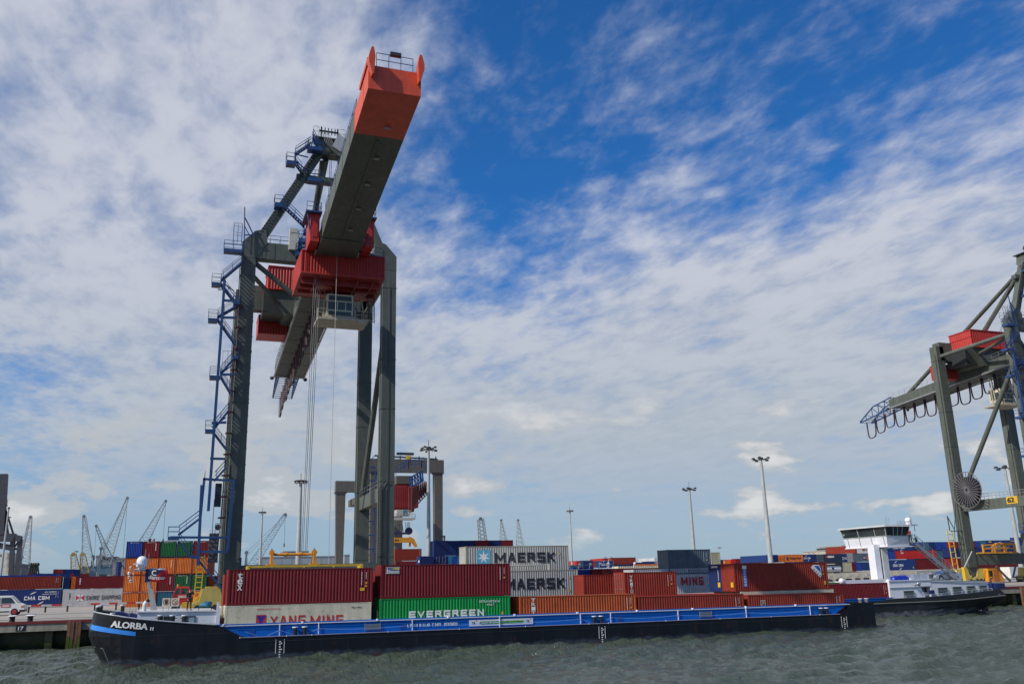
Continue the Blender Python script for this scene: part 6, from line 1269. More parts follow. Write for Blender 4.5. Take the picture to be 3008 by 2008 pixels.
    if reel:                                   # the farther crane has a lower apex
        for o in root.children_recursive:
            for v in o.data.vertices:
                z = v.co.z+O.z
                if z > 49.5: v.co.z = 49.5+(z-49.5)*0.78-O.z
    return root
sts_crane(14.4, 'tall grey gantry crane straddling the quay with its red tipped boom over the barge')
sts_crane(141.3, 'grey gantry crane with a big spoked cable reel at the right edge', xr=6.2, reel=True)

# spreader of the near crane, lowered on the vessel
P = aty(725, 1663, 98.0); Q = aty(1060, 1657, 98.0); t = thing('spreader', 'long yellow container spreader hanging on ropes above the first dark red container', 'spreader', (P.x, 98.0, 7.5))
mb = MB(); W_ = Q.x-P.x; [mb.box(0, W_, y-0.1, y+0.1, 0.25, 0.45) for y in (-0.9, 0.9)]; [mb.box(x-0.12, x+0.12, -1.2, 1.2, 0.0, 0.4) for x in (0.1, W_-0.1)]; [mb.box(x-0.1, x+0.1, -0.9, 0.9, 0.2, 0.42) for x in (2.6, W_*0.5, W_-2.8)]; mb.build('telescopic_frame', YEL, t)
a = aty(797, 1650, 98).x-P.x; c = aty(922, 1650, 98).x-P.x; mb = MB()
for x in (a, c): mb.box(x-0.13, x+0.13, -0.5, 0.5, 0.42, 1.75); mb.tube([(x, -0.3, 1.75), (x, 0.3, 1.75)], 0.28, 10); mb.box(x-0.5, x+0.5, -0.7, 0.7, 0.35, 0.6)
mb.tube([(a+0.2, 0, 1.55), (c-0.2, 0, 1.55)], 0.15, 10); mb.tube([(a+1.3, 0, 1.55), (a+1.6, 0, 1.55)], 0.22, 10); mb.tube([(c-1.6, 0, 1.55), (c-1.3, 0, 1.55)], 0.22, 10); mb.build('headblock', AMBER, t)
mb = MB(); [mb.tube([(x, 0, 1.7), (x, 0, 2.15)], [0.16, 0.05], 8) for x in (a, c)]; mb.build('rope_anchor', DARKST, t)

# ------------------------------------------------------------------ containers on the terminal
def xc(x0, x1, yt, Y, H, colour, label, group='containers stacked on the terminal', L=None, yb=None, far=True, deep=L40, ends='fd', **k):
    """container seen side-on: photo x range of its near face, top edge y, at distance Y"""
    P = aty(x0, yt, Y); Q = aty(x1, yt, Y); W_ = Q.x-P.x; L = L or (L40 if W_ > 8.5 else L20)
    z1 = P.z; h = H if yb is None else z1-aty(x0, yb, Y).z
    return container(T(P.x, Y, z1-h), L, HC_ if h > 2.74 else ST, colour, label, group=group, far=far, sx=W_/L, sz=h/(HC_ if h > 2.74 else ST), ends=ends, **k)
def xe(x0, x1, yt, Y, H, colour, label, group='containers stacked on the terminal', yb=None, far=True, ends='fd', L=L40, **k):
    """container seen end-on"""
    P = aty(x0, yt, Y); Q = aty(x1, yt, Y); W_ = Q.x-P.x; z1 = P.z; h = H if yb is None else z1-aty(x0, yb, Y).z
    M = T(Q.x, Y, z1-h) @ RZ(pi/2) @ Matrix.Diagonal((1, W_/2.44, 1, 1))
    return container(M, L, HC_ if h > 2.74 else ST, colour, label, group=group, far=far, ends=ends, sz=h/(HC_ if h > 2.74 else ST), **k)
def cma(r, x, z, w, h, m_=WTXT, txt='CMA CGM'):
    blocktext(r, txt, x, z, w, h, m_, 0.24, 0.22)
    if txt != 'CMA CGM': return
    for a0, a1, cx, cz in ((95, 150, x+w*0.5, z+h*0.5), (275, 330, x+w*0.5, z+h*0.5)):
        mb = MB(); R_ = h*1.75; n = 10
        for i in range(n):
            t0, t1 = radians(a0+(a1-a0)*i/n), radians(a0+(a1-a0)*(i+1)/n); k0 = 0.16*sin(pi*i/n); k1 = 0.16*sin(pi*(i+1)/n)
            mb.quad([(cx+R_*1.5*cos(t0), -0.013, cz+R_*sin(t0)), (cx+R_*1.5*cos(t1), -0.013, cz+R_*sin(t1)), (cx+R_*1.5*(1-k1)*cos(t1), -0.013, cz+R_*(1-k1)*sin(t1)), (cx+R_*1.5*(1-k0)*cos(t0), -0.013, cz+R_*(1-k0)*sin(t0))])
        mb.build('swoosh', m_, r)
# two rows by the quay on the left
YS = 178.0
r = xc(-8, 181, 1733, YS, HC_, 'midblue', 'dark blue container with white lettering behind the white van', far=False, L=L40); cma(r, 5.2, 1.15, 4.8, 0.62); codes(r, L40, HC_)
put_text(r, 'eco container', 9.0, 2.35, 2.3, 0.22); put_text(r, 'bamboo flooring', 8.6, 1.95, 2.7, 0.24)
xc(-200, -20, 1733, YS, HC_, 'darkred', 'dark red container left of the dark blue one at the left edge')
r = xc(188, 376, 1731, YS, HC_, 'steel', 'light grey flat sided container with a red and blue flag emblem', far=False, reefer=True, ends='dd', L=L40)
blocktext(r, 'SWIRE SHIPPING', 4.25, 1.05, 6.6, 0.72, mat('grey_lettering', (0.045, 0.05, 0.055), 0.5), 0.17, 0.22, skew=0.12)
mb = MB(); mb.box(2.35, 3.95, -0.012, -0.008, 0.95, 2.0); fl_ = mb.build('flag_emblem', WTXT, r)
for s0, s1 in ((2.38, 3.1), (3.92, 3.2)): mb = MB(); mb.quad([(s0, -0.016, 1.0), (s0, -0.016, 1.95), (s1, -0.016, 1.48)]); mb.build('triangle', RTXT, fl_)
mb = MB(); mb.box(3.08, 3.22, -0.018, -0.013, 0.95, 2.0); mb.build('centre_bar', mat('panel_blue', (0.02, 0.11, 0.40), 0.5), fl_); vert_text(r, 'tex', 1.05, 2.35, 0.32, 0.36, KTXT, gap=0.05)
mb = MB(); mb.box(6.3, 7.2, -0.012, -0.008, 0.3, 0.42); mb.build('decal', RTXT, r)
YT = 184.0
r = xc(-6, 181, 1694, YT, ST, 'brown', 'rusty brown container on top of the dark blue one at the left', far=False, L=L40, yb=1732); codes(r, L40, ST)
xe(187, 206, 1694, YT, ST, 'navy', 'narrow dark blue container end between the rusty brown and orange ones', yb=1730); xe(211, 223, 1693, YT, ST, 'orange', 'narrow strip of an orange container beside the dark blue end', yb=1729)
r = xc(223, 364, 1692.5, YT, ST, 'oxblood', 'dark red container with three white letters on top of the flat sided grey one', far=False, L=L40, yb=1729); vert_text(r, 'tex', 1.0, 2.3, 0.36, 0.44, gap=0.05)
mb = xc(-40, 172, 1690, YT+6, ST, 'blue', 'blue container whose roof edge shows above the rusty brown one', L=L40)
# the orange wall of container ends
YO = 156.0
rows = [('blue', 'oxblood', 'dkgreen', 'dkgreen', 'oxblood'), ('orange', 'orange', 'orange', 'orange', 'orange'), ('orange', 'orange', 'oxblood', 'dkgreen', 'dkgreen'), ('orange', 'orange', 'teal', 'orange', 'orange')]
tops = [1588.5, 1638.2, 1688.2, 1739]; xs0 = [372, 367.5, 362.5, 358]
CN = dict(orange='orange', oxblood='dark red', dkgreen='dark green', blue='bright blue', teal='teal blue'); ORD = ['first', 'second', 'third', 'fourth', 'fifth']; ROWN = ['top', 'second', 'third', 'bottom']
x_base = aty(372, 1588.5, YO).x
for i, rw in enumerate(rows):
    for j, cname in enumerate(rw):
        X = x_base+j*2.505; zt = aty(372, 1588.5, YO).z-i*2.62; M = T(X+2.44, YO, zt-ST) @ RZ(pi/2)
        r = container(M @ Matrix.Diagonal((1, 0.985, 0.985, 1)), L40, ST, cname, f'{CN[cname]} container end, {ORD[j]} from the left in the {ROWN[i]} row of the orange stack', ends='fd', far=False, group='container ends in the orange stack', framecol=dict(orange='rustor', oxblood='darkred', blue='navy', teal='navy').get(cname, 'charcoal'))  # darker frame colours paint in the shade of the narrow gaps between containers
        if i == 0 or (i == 2 and j > 2): lettering('HPLU 2 5 7 4 1 0', (-0.014, 1.9, 2.32), (0, -1.3, 0), (0, 0, 0.12), WTXT, r)
        if (i, j) in ((0, 1), (2, 2), (2, 3), (1, 2)): mb = MB(); [mb.box(-0.014, -0.010, 0.5, 0.62, 1.1+k*0.13, 1.19+k*0.13) for k in range(9)]; mb.build('marking', WTXT, r)
for j, (c_, l_) in enumerate((('rustor', 'rust red container end right of the orange stack beside the gantry leg'), ('brown', 'brown container end half hidden behind the gantry leg'))): xe(611+j*21, 631+j*22, 1690, YO+3, ST, c_, l_, ends='dd')
xe(610, 632, 1640, YO+3, ST, 'orange', 'orange container end above the rust red one beside the gantry leg'); xe(690, 710, 1637, 172, ST, 'navy', 'dark blue container end just right of the left gantry leg', ends='dd')
for k, px in enumerate((440, 451)): P = aty(px, 1588, YO+4); t = thing('vent_stack', ('dark short vent on top of the stack', 'grey short vent on top of the stack')[k], 'vent', (P.x, YO+4, P.z-0.3)); mb = MB(); mb.tube([(0, 0, 0), (0, 0, 0.5)], 0.2, 10); mb.build('pipe', (BLACK, LGREY)[k], t); mb = MB(); mb.tube([(0, 0, 0.5), (0, 0, 0.66)], 0.26, 10); mb.build('cowl', (BLACK, LGREY)[k], t)
# left skyline boxes
YL = 330.0
for x0, x1, yt, yb, c_, n_ in ((157, 171, 1671, 1684, 'oxblood', 'dark red'), (171, 185, 1671, 1684, 'brown', 'brown'), (185, 196, 1671, 1684, 'navy', 'dark navy'), (196, 217, 1671, 1684, 'midblue', 'mid blue'), (217, 235, 1671.5, 1684, 'navy', 'navy')):
    (xe if x1-x0 < 16 else xc)(x0, x1, yt, YL, ST, c_, f'small far {n_} container in the raised row behind the left barrier', yb=yb)
for k, (x0, x1, c_) in enumerate(((60, 78, 'midblue'), (78, 96, 'oxblood'), (96, 125, 'navy'), (125, 157, 'midblue'), (157, 190, 'navy'), (190, 208, 'midblue'), (208, 216, 'red'), (216, 238, 'navy'), (238, 262, 'oxblood'))):
    xc(x0, x1, 1683.5, YL-1, ST, c_, f'small far {CN.get(c_, c_)} container, {(ORD+["sixth","seventh","eighth","ninth"])[k]} from the left in the low far row', yb=1694)
# big white stack at the left edge
for i in range(3):
    yt = (1622, 1643, 1664)[i]; r = xc(-40, 21, yt, 260, ST, 'white', f'dirty white container side at the left edge, {ORD[i]} from the top', yb=yt+21, reefer=True, ends='mm', L=L20)
    if i == 0: put_text(r, 'K', 4.2, 0.9, 0.8, 1.0, KTXT, bold=0.05)
    xe(21.3, 34, yt-1, 260, ST, 'cream', f'dirty white container end near the left edge, {ORD[i]} from the top', yb=yt+21, ends='dd')
# centre: stacks behind the lower part of the near crane
r = xe(1250, 1274.5, 1591, 150, HC_, 'midblue', 'x') if False else None
P = aty(1274.8, 1587, 150); H0 = P.z-aty(1274.8, 1631.5, 150).z; QX = aty(1316, 1587, 150).x
def ms(x0, x1, yt, yb, Y, c_, label, **k): return xc(x0, x1, yt, Y, ST, c_, label, yb=yb, far=False, **k)
r = ms(1275, 1316, 1587, 1631, 148, 'navy', 'dark blue container at the top left corner of the blue stack', L=L20)
r = ms(1317, 1352, 1587, 1630, 148, 'midblue', 'lighter blue ribbed container right of the corner one in the blue stack', L=L20)
r = ms(1353, 1395, 1586.5, 1630, 148, 'navy', 'dark blue container above the pale end of the topmost grey one', L=L20)
r = ms(1396, 1435, 1586, 1630, 148, 'oxblood', 'dark red container with small white letters in the skyline row', L=L20); put_text(r, 'tex', 0.6, 0.7, 1.5, 0.6)
r = ms(1436, 1471, 1586, 1630, 148, 'navy', 'dark blue container between two dark red ones in the skyline row', L=L20)
r = ms(1472, 1507, 1585.5, 1629, 148, 'oxblood', 'dark red container at the right end of the skyline row', L=L20, ends='dd'); put_text(r, 'K-LINE', 0.7, 0.8, 1.6, 0.5)
r = ms(1234, 1274, 1632.5, 1676, 147, 'navy', 'dark blue container with a lit end, low in the blue stack', L=L20); mb = MB(); mb.box(-0.014, -0.01, 0.5, 1.1, 1.5, 1.9); mb.build('decal', WTXT, r)
r = xe(1275.5, 1315, 1632, 148, ST, 'navy', 'dark blue container doors in the blue stack', yb=1676, ends='dd', far=False)
r = ms(1317, 1350, 1631, 1675, 148, 'cyan', 'light blue container with a darker blue panel in the blue stack', L=L20); mb = MB(); mb.box(2.0, 4.6, -0.012, -0.008, 0.9, 2.3); mb.build('panel', paint('blue'), r)
r = ms(1160.5, 1238.5, 1611.5, 1646, 175, 'brown', 'brown ribbed container right of the big gantry leg', L=L40); codes(r, L40, ST)
r = ms(1162, 1240, 1647.5, 1682, 175, 'oxblood', 'dark red container under the brown ribbed one', L=L40)
P = aty(1158, 1657, 104.5); t = thing('hazard_flag', 'small red and white hazard board standing behind the second dark red container', 'sign', M2 @ T((M2.inverted() @ aty(1158, 1657, 104)).x, O2+9.5, 6.2)); mb = MB(); mb.prism([(-0.35, 0), (0.35, 0), (0.05, 1.3), (-0.35, 1.3)], 'y', -0.02, 0.02); mb.build('board', mat('hazard_pink', (0.6, 0.15, 0.16), 0.5), t); mb = MB(); [mb.box(-0.25, 0.05, -0.028, -0.022, 0.15+k*0.35, 0.28+k*0.35) for k in range(3)]; mb.build('stripes', WTXT, t); mb = MB(); mb.bar((0.38, 0, -0.5), (-0.1, 0, 2.0), 0.12); mb.build('post', BLACK, t)
# just behind the lower grey container
r = ms(1684, 1744, 1666, 1700, 140, 'blue', 'royal blue container right behind the lower grey container'); codes(r, L40, ST)
r = ms(1745, 1768, 1670, 1700, 138.5, 'oxblood', 'dark red ribbed end piece with white letters beyond the royal blue container', L=L20); put_text(r, 'tex', 0.4, 0.2, 2.0, 0.9)
ms(1769, 1860, 1669.5, 1700, 138, 'darkred', 'long dark red container under the cream roofed one'); ms(1861, 1945, 1668, 1700, 138, 'darkred', 'long dark red container end to end with the other, by the slate one')
ms(1815, 1934, 1662, 1669, 150, 'cream', 'cream container roofline behind the long dark red ones'); ms(1676, 1697, 1659.5, 1676, 210, 'teal', 'teal container sliver beside the thin lamp mast')
# railed walkway
A = aty(1676, 1664, 139); B_ = aty(1802, 1657, 139); t = thing('walkway', 'white railed walkway with hose drums above the dark red containers', 'walkway', (A.x, 139, A.z-0.4)); mb = MB(); mb.box(0, B_.x-A.x, 0, 0.8, -0.1, 0); mb.build('deck', LGREY, t)
mb = MB(); mb.rail([(0, 0, 0), (B_.x-A.x, 0, 0)], 1.3, 1.1, 0.03); mb.build('railing', GALV, t)
for px in (1705, 1737, 1765, 1790, 1867): P = aty(px, 1657, 139); mb = MB(); mb.ball((P.x-A.x, 0.3, 0.75), 0.24, 8, 6); mb.tube([(P.x-A.x-0.3, 0.3, 0.0), (P.x-A.x-0.1, 0.3, 0.7)], 0.07, 6); mb.build('hose_drum', WHITE, t)
# far skyline in the middle
YM = 300.0
K = [(1695, 1703, 1646, 1666, 'red', 'red'), (1703, 1711, 1646, 1666, 'teal', 'teal'), (1711, 1741, 1645, 1666, 'navy', 'navy blue'), (1741, 1748, 1647, 1666, 'red', 'scarlet'), (1748, 1760, 1647, 1666, 'slate', 'slate'), (1774, 1782, 1638.5, 1648, 'red', 'red'), (1782, 1796, 1638.5, 1648, 'brown', 'brown')]
for k, (x0, x1, yt, yb, c_, n_) in enumerate(K): (xc if x1-x0 > 15 else xe)(x0, x1, yt, YM+(k > 4)*4, ST, c_, f'tiny far {n_} container left of the long brown one on the middle skyline' if k < 5 else f'tiny far {n_} container end atop the skyline beside the twin lamp', yb=yb)
r = xc(1761, 1802, 1647, YM-3, ST, 'midblue', 'far blue container with white lettering on the middle skyline', yb=1667, L=L40); cma(r, 1.5, 0.8, 7.0, 0.9)
xc(1797, 1867, 1637, YM, ST, 'brown', 'long brown container standing highest on the middle skyline', yb=1657, L=L40); xc(1803, 1868, 1657, YM-1, ST, 'navy', 'dark blue container under the long brown one', yb=1664, L=L40)
for k, (x0, x1, yt, yb, c_, n_) in enumerate(((1869, 1895, 1651, 1656, 'navy', 'navy'), (1895, 1930, 1648, 1656, 'midblue', 'blue'), (1872, 1932, 1656, 1662, 'orange', 'orange'), (1923, 1934, 1637, 1656, 'steel', 'light grey'), (2116, 2134, 1643, 1668, 'navy', 'dark navy'), (2129, 2147, 1644.5, 1668, 'orange', 'orange'), (2147, 2160, 1642, 1668, 'red', 'red'), (2160, 2209, 1640, 1668, 'oxblood', 'dark red'), (2210, 2244, 1646, 1668, 'white', 'white'), (2244, 2256, 1646, 1668, 'grey', 'grey'))):
    (xc if x1-x0 > 20 else xe)(x0, x1, yt, 285-(k == 6)*2-(k == 5), ST, c_, f'tiny far {n_} container on the skyline left of the dark slate one' if k < 4 else f'small far {n_} container on the skyline right of the beige end', yb=yb)
r = xe(2088, 2114, 1621, 118, ST, 'beige', 'beige container end standing just right of the dark slate container', yb=1668, far=False)

# ------------------------------------------------------------------ the long stack wall behind the wheelhouse vessel
GW = 'containers in the stack wall behind the wheelhouse vessel'; YW = 205.0
def W(kind, x0, x1, yt, yb, c_, label, Y=YW, **k):
    k.setdefault('far', True)
    return (xe if kind == 'e' else xc)(x0, x1, yt, Y, ST, c_, label, group=GW, yb=yb, **k)
W('e', 2251, 2262, 1629, 1650, 'midblue', 'blue container end at the left end of the stack wall'); W('e', 2263, 2285, 1628.5, 1650, 'navy', 'dark blue doors just right of the tall lamp mast', ends='dd')
W('e', 2285.5, 2303, 1629.5, 1650.5, 'orange', 'orange container doors left of the orange lettered side', ends='dd'); r = W('s', 2304, 2358, 1628, 1650, 'orange', 'orange container with dark lettering and a blue emblem in the stack wall', L=L40)
put_text(r, 'Hapag-Lloyd', 3.2, 0.7, 7.6, 1.1, KTXT, bold=0.03); mb = MB(); mb.prism([(1.1, 0.7), (2.2, 0.6), (2.6, 1.3), (2.0, 2.0), (1.2, 1.7)], 'y', -0.014, -0.01); mb.build('emblem', NAVYP, r)
r = W('s', 2359, 2382, 1627.5, 1650, 'midblue', 'blue container with white lettering right of the orange lettered one', L=L20); cma(r, 0.3, 1.0, 5.2, 0.6)
W('e', 2383, 2397, 1627, 1650, 'navy', 'dark blue container end with a yellow top plate in the stack wall'); W('e', 2397.5, 2418.5, 1627, 1650, 'slate', 'slate grey doors with pale bars in the stack wall', ends='dd')
r = W('s', 2419, 2471, 1626.5, 1655, 'charcoal', 'dark slate container with small white lettering above the tank container', L=L20); put_text(r, 'seaco', 1.3, 1.6, 2.2, 0.55, WTXT, bold=0.05); mb = MB(); mb.box(0.6, 1.1, -0.013, -0.009, 1.6, 2.1); mb.build('emblem', RTXT, r)
r = W('s', 2472, 2487, 1625, 1649, 'midblue', 'narrow blue container showing three white letters in the stack wall', L=L20); blocktext(r, 'CMA', 0.4, 0.6, 5.3, 0.9, WTXT, 0.24)
W('e', 2487.5, 2505, 1624, 1650, 'grey', 'light grey container doors left of the grey green one', ends='dd')
r = W('s', 2506, 2571, 1625, 1649, 'slate', 'grey green container with a dark blue and orange plate', L=L40); mb = MB(); mb.box(5.0, 7.0, -0.013, -0.009, 0.7, 1.7); p_ = mb.build('name_plate', NAVYP, r); lettering('P&O', (5.3, -0.017, 0.95), (1.4, 0, 0), (0, 0, 0.5), WTXT, p_); mb = MB(); mb.box(7.05, 10.6, -0.013, -0.009, 0.7, 1.7); p_ = mb.build('name_plate', mat('plate_orange', (0.6, 0.12, 0.04), 0.5), r); lettering('Nedlloyd', (7.2, -0.017, 0.95), (3.2, 0, 0), (0, 0, 0.5), KTXT, p_)
W('e', 2511, 2515, 1602.5, 1624, 'brown', 'thin brown edge beside the white lettered container'); r = W('s', 2515.5, 2569, 1602.5, 1624.5, 'white', 'clean white container with red emblem and dark lettering', reefer=True, ends='mm', L=L40)
put_text(r, 'Seatrade', 5.8, 0.95, 6.0, 0.85, KTXT, bold=0.03); mb = MB(); mb.box(3.6, 5.4, -0.013, -0.009, 0.85, 1.75); mb.build('emblem', RTXT, r)
# tank container
P = aty(2423, 1657, YW); Q = aty(2474, 1657, YW); zt = P.z; zb_ = aty(2423, 1682, YW).z; t = thing('tank_container', 'white cylindrical tank in a frame under the dark slate lettered container', 'tank', (P.x, YW, zb_)); W_ = Q.x-P.x; h = zt-zb_
mb = MB(); mb.tube([(0.15, 1.2, h/2), (0.3, 1.2, h/2), (W_-0.3, 1.2, h/2), (W_-0.15, 1.2, h/2)], [h*0.36, h*0.45, h*0.45, h*0.36], 24); mb.build('tank', WHITE, t)
mb = MB(); [mb.tube([(W_*f_, 1.2, h/2), (W_*f_+0.09, 1.2, h/2)], h*0.46, 24) for f_ in (0.25, 0.5, 0.75)]; mb.build('band', LGREY, t)
mb = MB(); [mb.bar((x, y, 0), (x, y, h), 0.12) for x in (0.06, W_-0.06) for y in (0.06, 2.38)]; [mb.bar((0, y, z), (W_, y, z), 0.12) for y in (0.06, 2.38) for z in (0.06, h-0.06)]; mb.build('frame', paint('charcoal'), t); mb = MB(); mb.box(W_*0.4, W_*0.5, -0.05, 0.2, h*0.4, h*0.65); mb.build('emblem', NAVYP, t)
W('e', 2475, 2501, 1651, 1679, 'beige', 'beige container end right of the white tank'); W('e', 2501.5, 2511, 1650.5, 1678, 'oxblood', 'narrow dark red container doors right of the beige end', ends='dd')
W('e', 2512, 2529, 1650, 1676, 'blue', 'bright blue container end under the grey green one'); r = W('s', 2529.5, 2571, 1650, 1675, 'midblue', 'dark blue container showing two white letters left of the white column', L=L40); blocktext(r, 'CM', 8.2, 0.8, 2.3, 0.9, thick=0.24)
# reefer ends along the bottom
K = [2423, 2447.5, 2476, 2504.6, 2529, 2555, 2577]
for i, (a, b) in enumerate(zip(K, K[1:])):
    yt = 1684-i*1.3; r = W('e', a+0.4, b-0.4, yt, yt+27, 'cream', f'cream refrigerated container end, {(ORD+["sixth"])[i]} from the left in the bottom row', reefer=True, ends='mm', far=False)
    mb = MB(); mb.box(-0.1, -0.02, 0.45, 2.0, 0.35, 0.95); mb.build('fan_grille', DARKST, r); mb = MB(); mb.box(-0.06, -0.02, 0.4, 1.0, 1.6, 2.1); mb.box(-0.06, -0.02, 1.3, 1.6, 1.3, 1.5); mb.build('control_panel', LGREY, r)
W('s', 2610, 2693, 1677, 1701, 'cream', 'long cream container with a grey arc in the bottom row right of the white column', reefer=True, ends='mm', L=L40, far=False)
K = [2694, 2716, 2738.5, 2762, 2785, 2806, 2826]
for i, (a, b) in enumerate(zip(K, K[1:])):
    yt = 1676-i*0.7; r = W('e', a+0.4, b-0.4, yt, yt+26, 'grey', f'grey refrigerated container end, {(ORD+["sixth"])[i]} from the left in the bottom row behind the silver car', reefer=True, ends='mm', far=False)
    mb = MB(); mb.box(-0.1, -0.02, 0.5, 1.9, 0.4, 0.9); mb.build('fan_grille', DARKST, r); mb = MB(); mb.box(-0.06, -0.02, 0.5, 1.0, 1.5, 2.0); mb.build('control_panel', WHITE, r)
# right half of the wall
r = W('s', 2604, 2679, 1598.5, 1615, 'midblue', 'dark blue container with white lettering just under the wheelhouse floor', L=L40, yt2=None) if False else xc(2604, 2680, 1598.5, YW, ST, 'midblue', 'dark blue container with white lettering just under the wheelhouse floor', group=GW, yb=1618, L=L40); cma(r, 3.0, 0.8, 5.2, 0.75)
xc(2681, 2699, 1597.5, YW, ST, 'navy', 'dark blue container behind the wheelhouse stair landing', group=GW, yb=1616)
r = W('s', 2605, 2628, 1617, 1642.5, 'blue', 'royal blue container left of the bright red one', L=L20)
r = W('s', 2629, 2751, 1616, 1641.5, 'red', 'long bright red container with two small white letters behind the stair', L=L40, far=False); put_text(r, 'DB', 1.6, 1.6, 0.7, 0.45, bold=0.05)
r = W('s', 2609, 2687, 1643.5, 1675, 'midblue', 'dark blue container with white lettering directly behind the blue tarpaulin', L=L40); cma(r, 1.9, 1.0, 4.6, 0.7); mb = MB(); mb.box(10.9, 11.3, -0.013, -0.009, 0.5, 0.9); mb.build('decal', YTXT, r)
W('s', 2688, 2806, 1642.5, 1673, 'darkred', 'long very dark red container in the lower row behind the stair', L=L40)
K = [(2700, 'blue'), (2711, 'teal'), (2728, 'navy'), (2745, 'blue'), (2763, 'blue'), (2780, 'red'), (2795, 'red'), (2807, 'oxblood'), (2823, None)]
for i in range(8): W('e', K[i][0]+0.3, K[i+1][0]-0.3, 1591-0.1*i, 1615, K[i][1], f'{dict(blue="bright blue", teal="petrol blue", navy="dark navy", red="red", oxblood="dark red")[K[i][1]]} container end, {(ORD+["sixth","seventh","eighth"])[i]} from the left in the top row right of the landing')
for i, (a, b, c_, n_) in enumerate(((2752, 2767, 'teal', 'petrol blue'), (2767.5, 2783.5, 'brown', 'brown'), (2784, 2799, 'sea', 'sea green'), (2800, 2806, 'navy', 'navy'))): W('e', a, b, 1616, 1641.5, c_, f'{n_} container end in the middle row between the stair and the yellow ladder')
W('e', 2807, 2828, 1607, 1636, 'navy', 'navy container doors with white marks right of the yellow ladder', ends='dd', Y=200); W('e', 2811, 2831, 1638, 1668, 'oxblood', 'dark red container doors with white marks behind the yellow ladder', ends='dd', Y=200)
for i, (a, b, c_, n_) in enumerate(((2848, 2862.5, 'oxblood', 'dark red'), (2863, 2876.5, 'blue', 'bright blue'), (2877, 2895.5, 'teal', 'petrol blue'))): W('e', a, b, 1588-i*0.4, 1606, c_, f'{n_} container end in the top row right of the right crane leg')
r = xc(2896, 2985, 1586, YW, ST, 'midblue', 'dark blue container with white lettering above the yellow spreader frames', group=GW, yb=1606, L=L40, far=False); cma(r, 4.0, 0.6, 4.4, 0.65); mb = MB(); mb.box(0.9, 2.1, -0.013, -0.009, 1.8, 2.2); mb.box(9.8, 11.3, -0.013, -0.009, 2.1, 2.35); mb.build('decal', YTXT, r)
W('s', 2861, 2895, 1607, 1626, 'navy', 'dark navy container in the second row right of the right crane leg'); xc(2896, 2984, 1607, YW, ST, 'navy', 'dark navy container behind the yellow spreader frames', group=GW, yb=1626)
xc(2986, 3040, 1577, YW, ST, 'midblue', 'blue container cut off by the right edge in the top row', group=GW, yb=1603); xc(2986, 3040, 1604, YW, ST, 'slate', 'slate container cut off by the right edge in the second row', group=GW, yb=1628)
xc(2862, 3040, 1627, YW, ST, 'oxblood', 'dark red container seen under the sill beam of the right crane', group=GW, yb=1655, L=L40); xc(2862, 3040, 1655, YW-1, ST, 'darkred', 'very dark red container low under the right crane', group=GW, yb=1680, L=L40)
r = xc(2965, 3060, 1664, 150, HC_, 'white', 'white container with dark slanted bars at the right edge', group=GW, yb=1697, L=L40, far=False, reefer=True, ends='mm'); blocktext(r, 'CMA CGM', 3.0, 1.0, 5.2, 0.8, NAVYP, 0.24)
mb = MB(); mb.prism([(0.3, 0.1), (1.0, 0.1), (2.6, 2.7), (1.9, 2.7)], 'y', -0.02, -0.012); mb.build('slanted_bar', NAVYP, r)

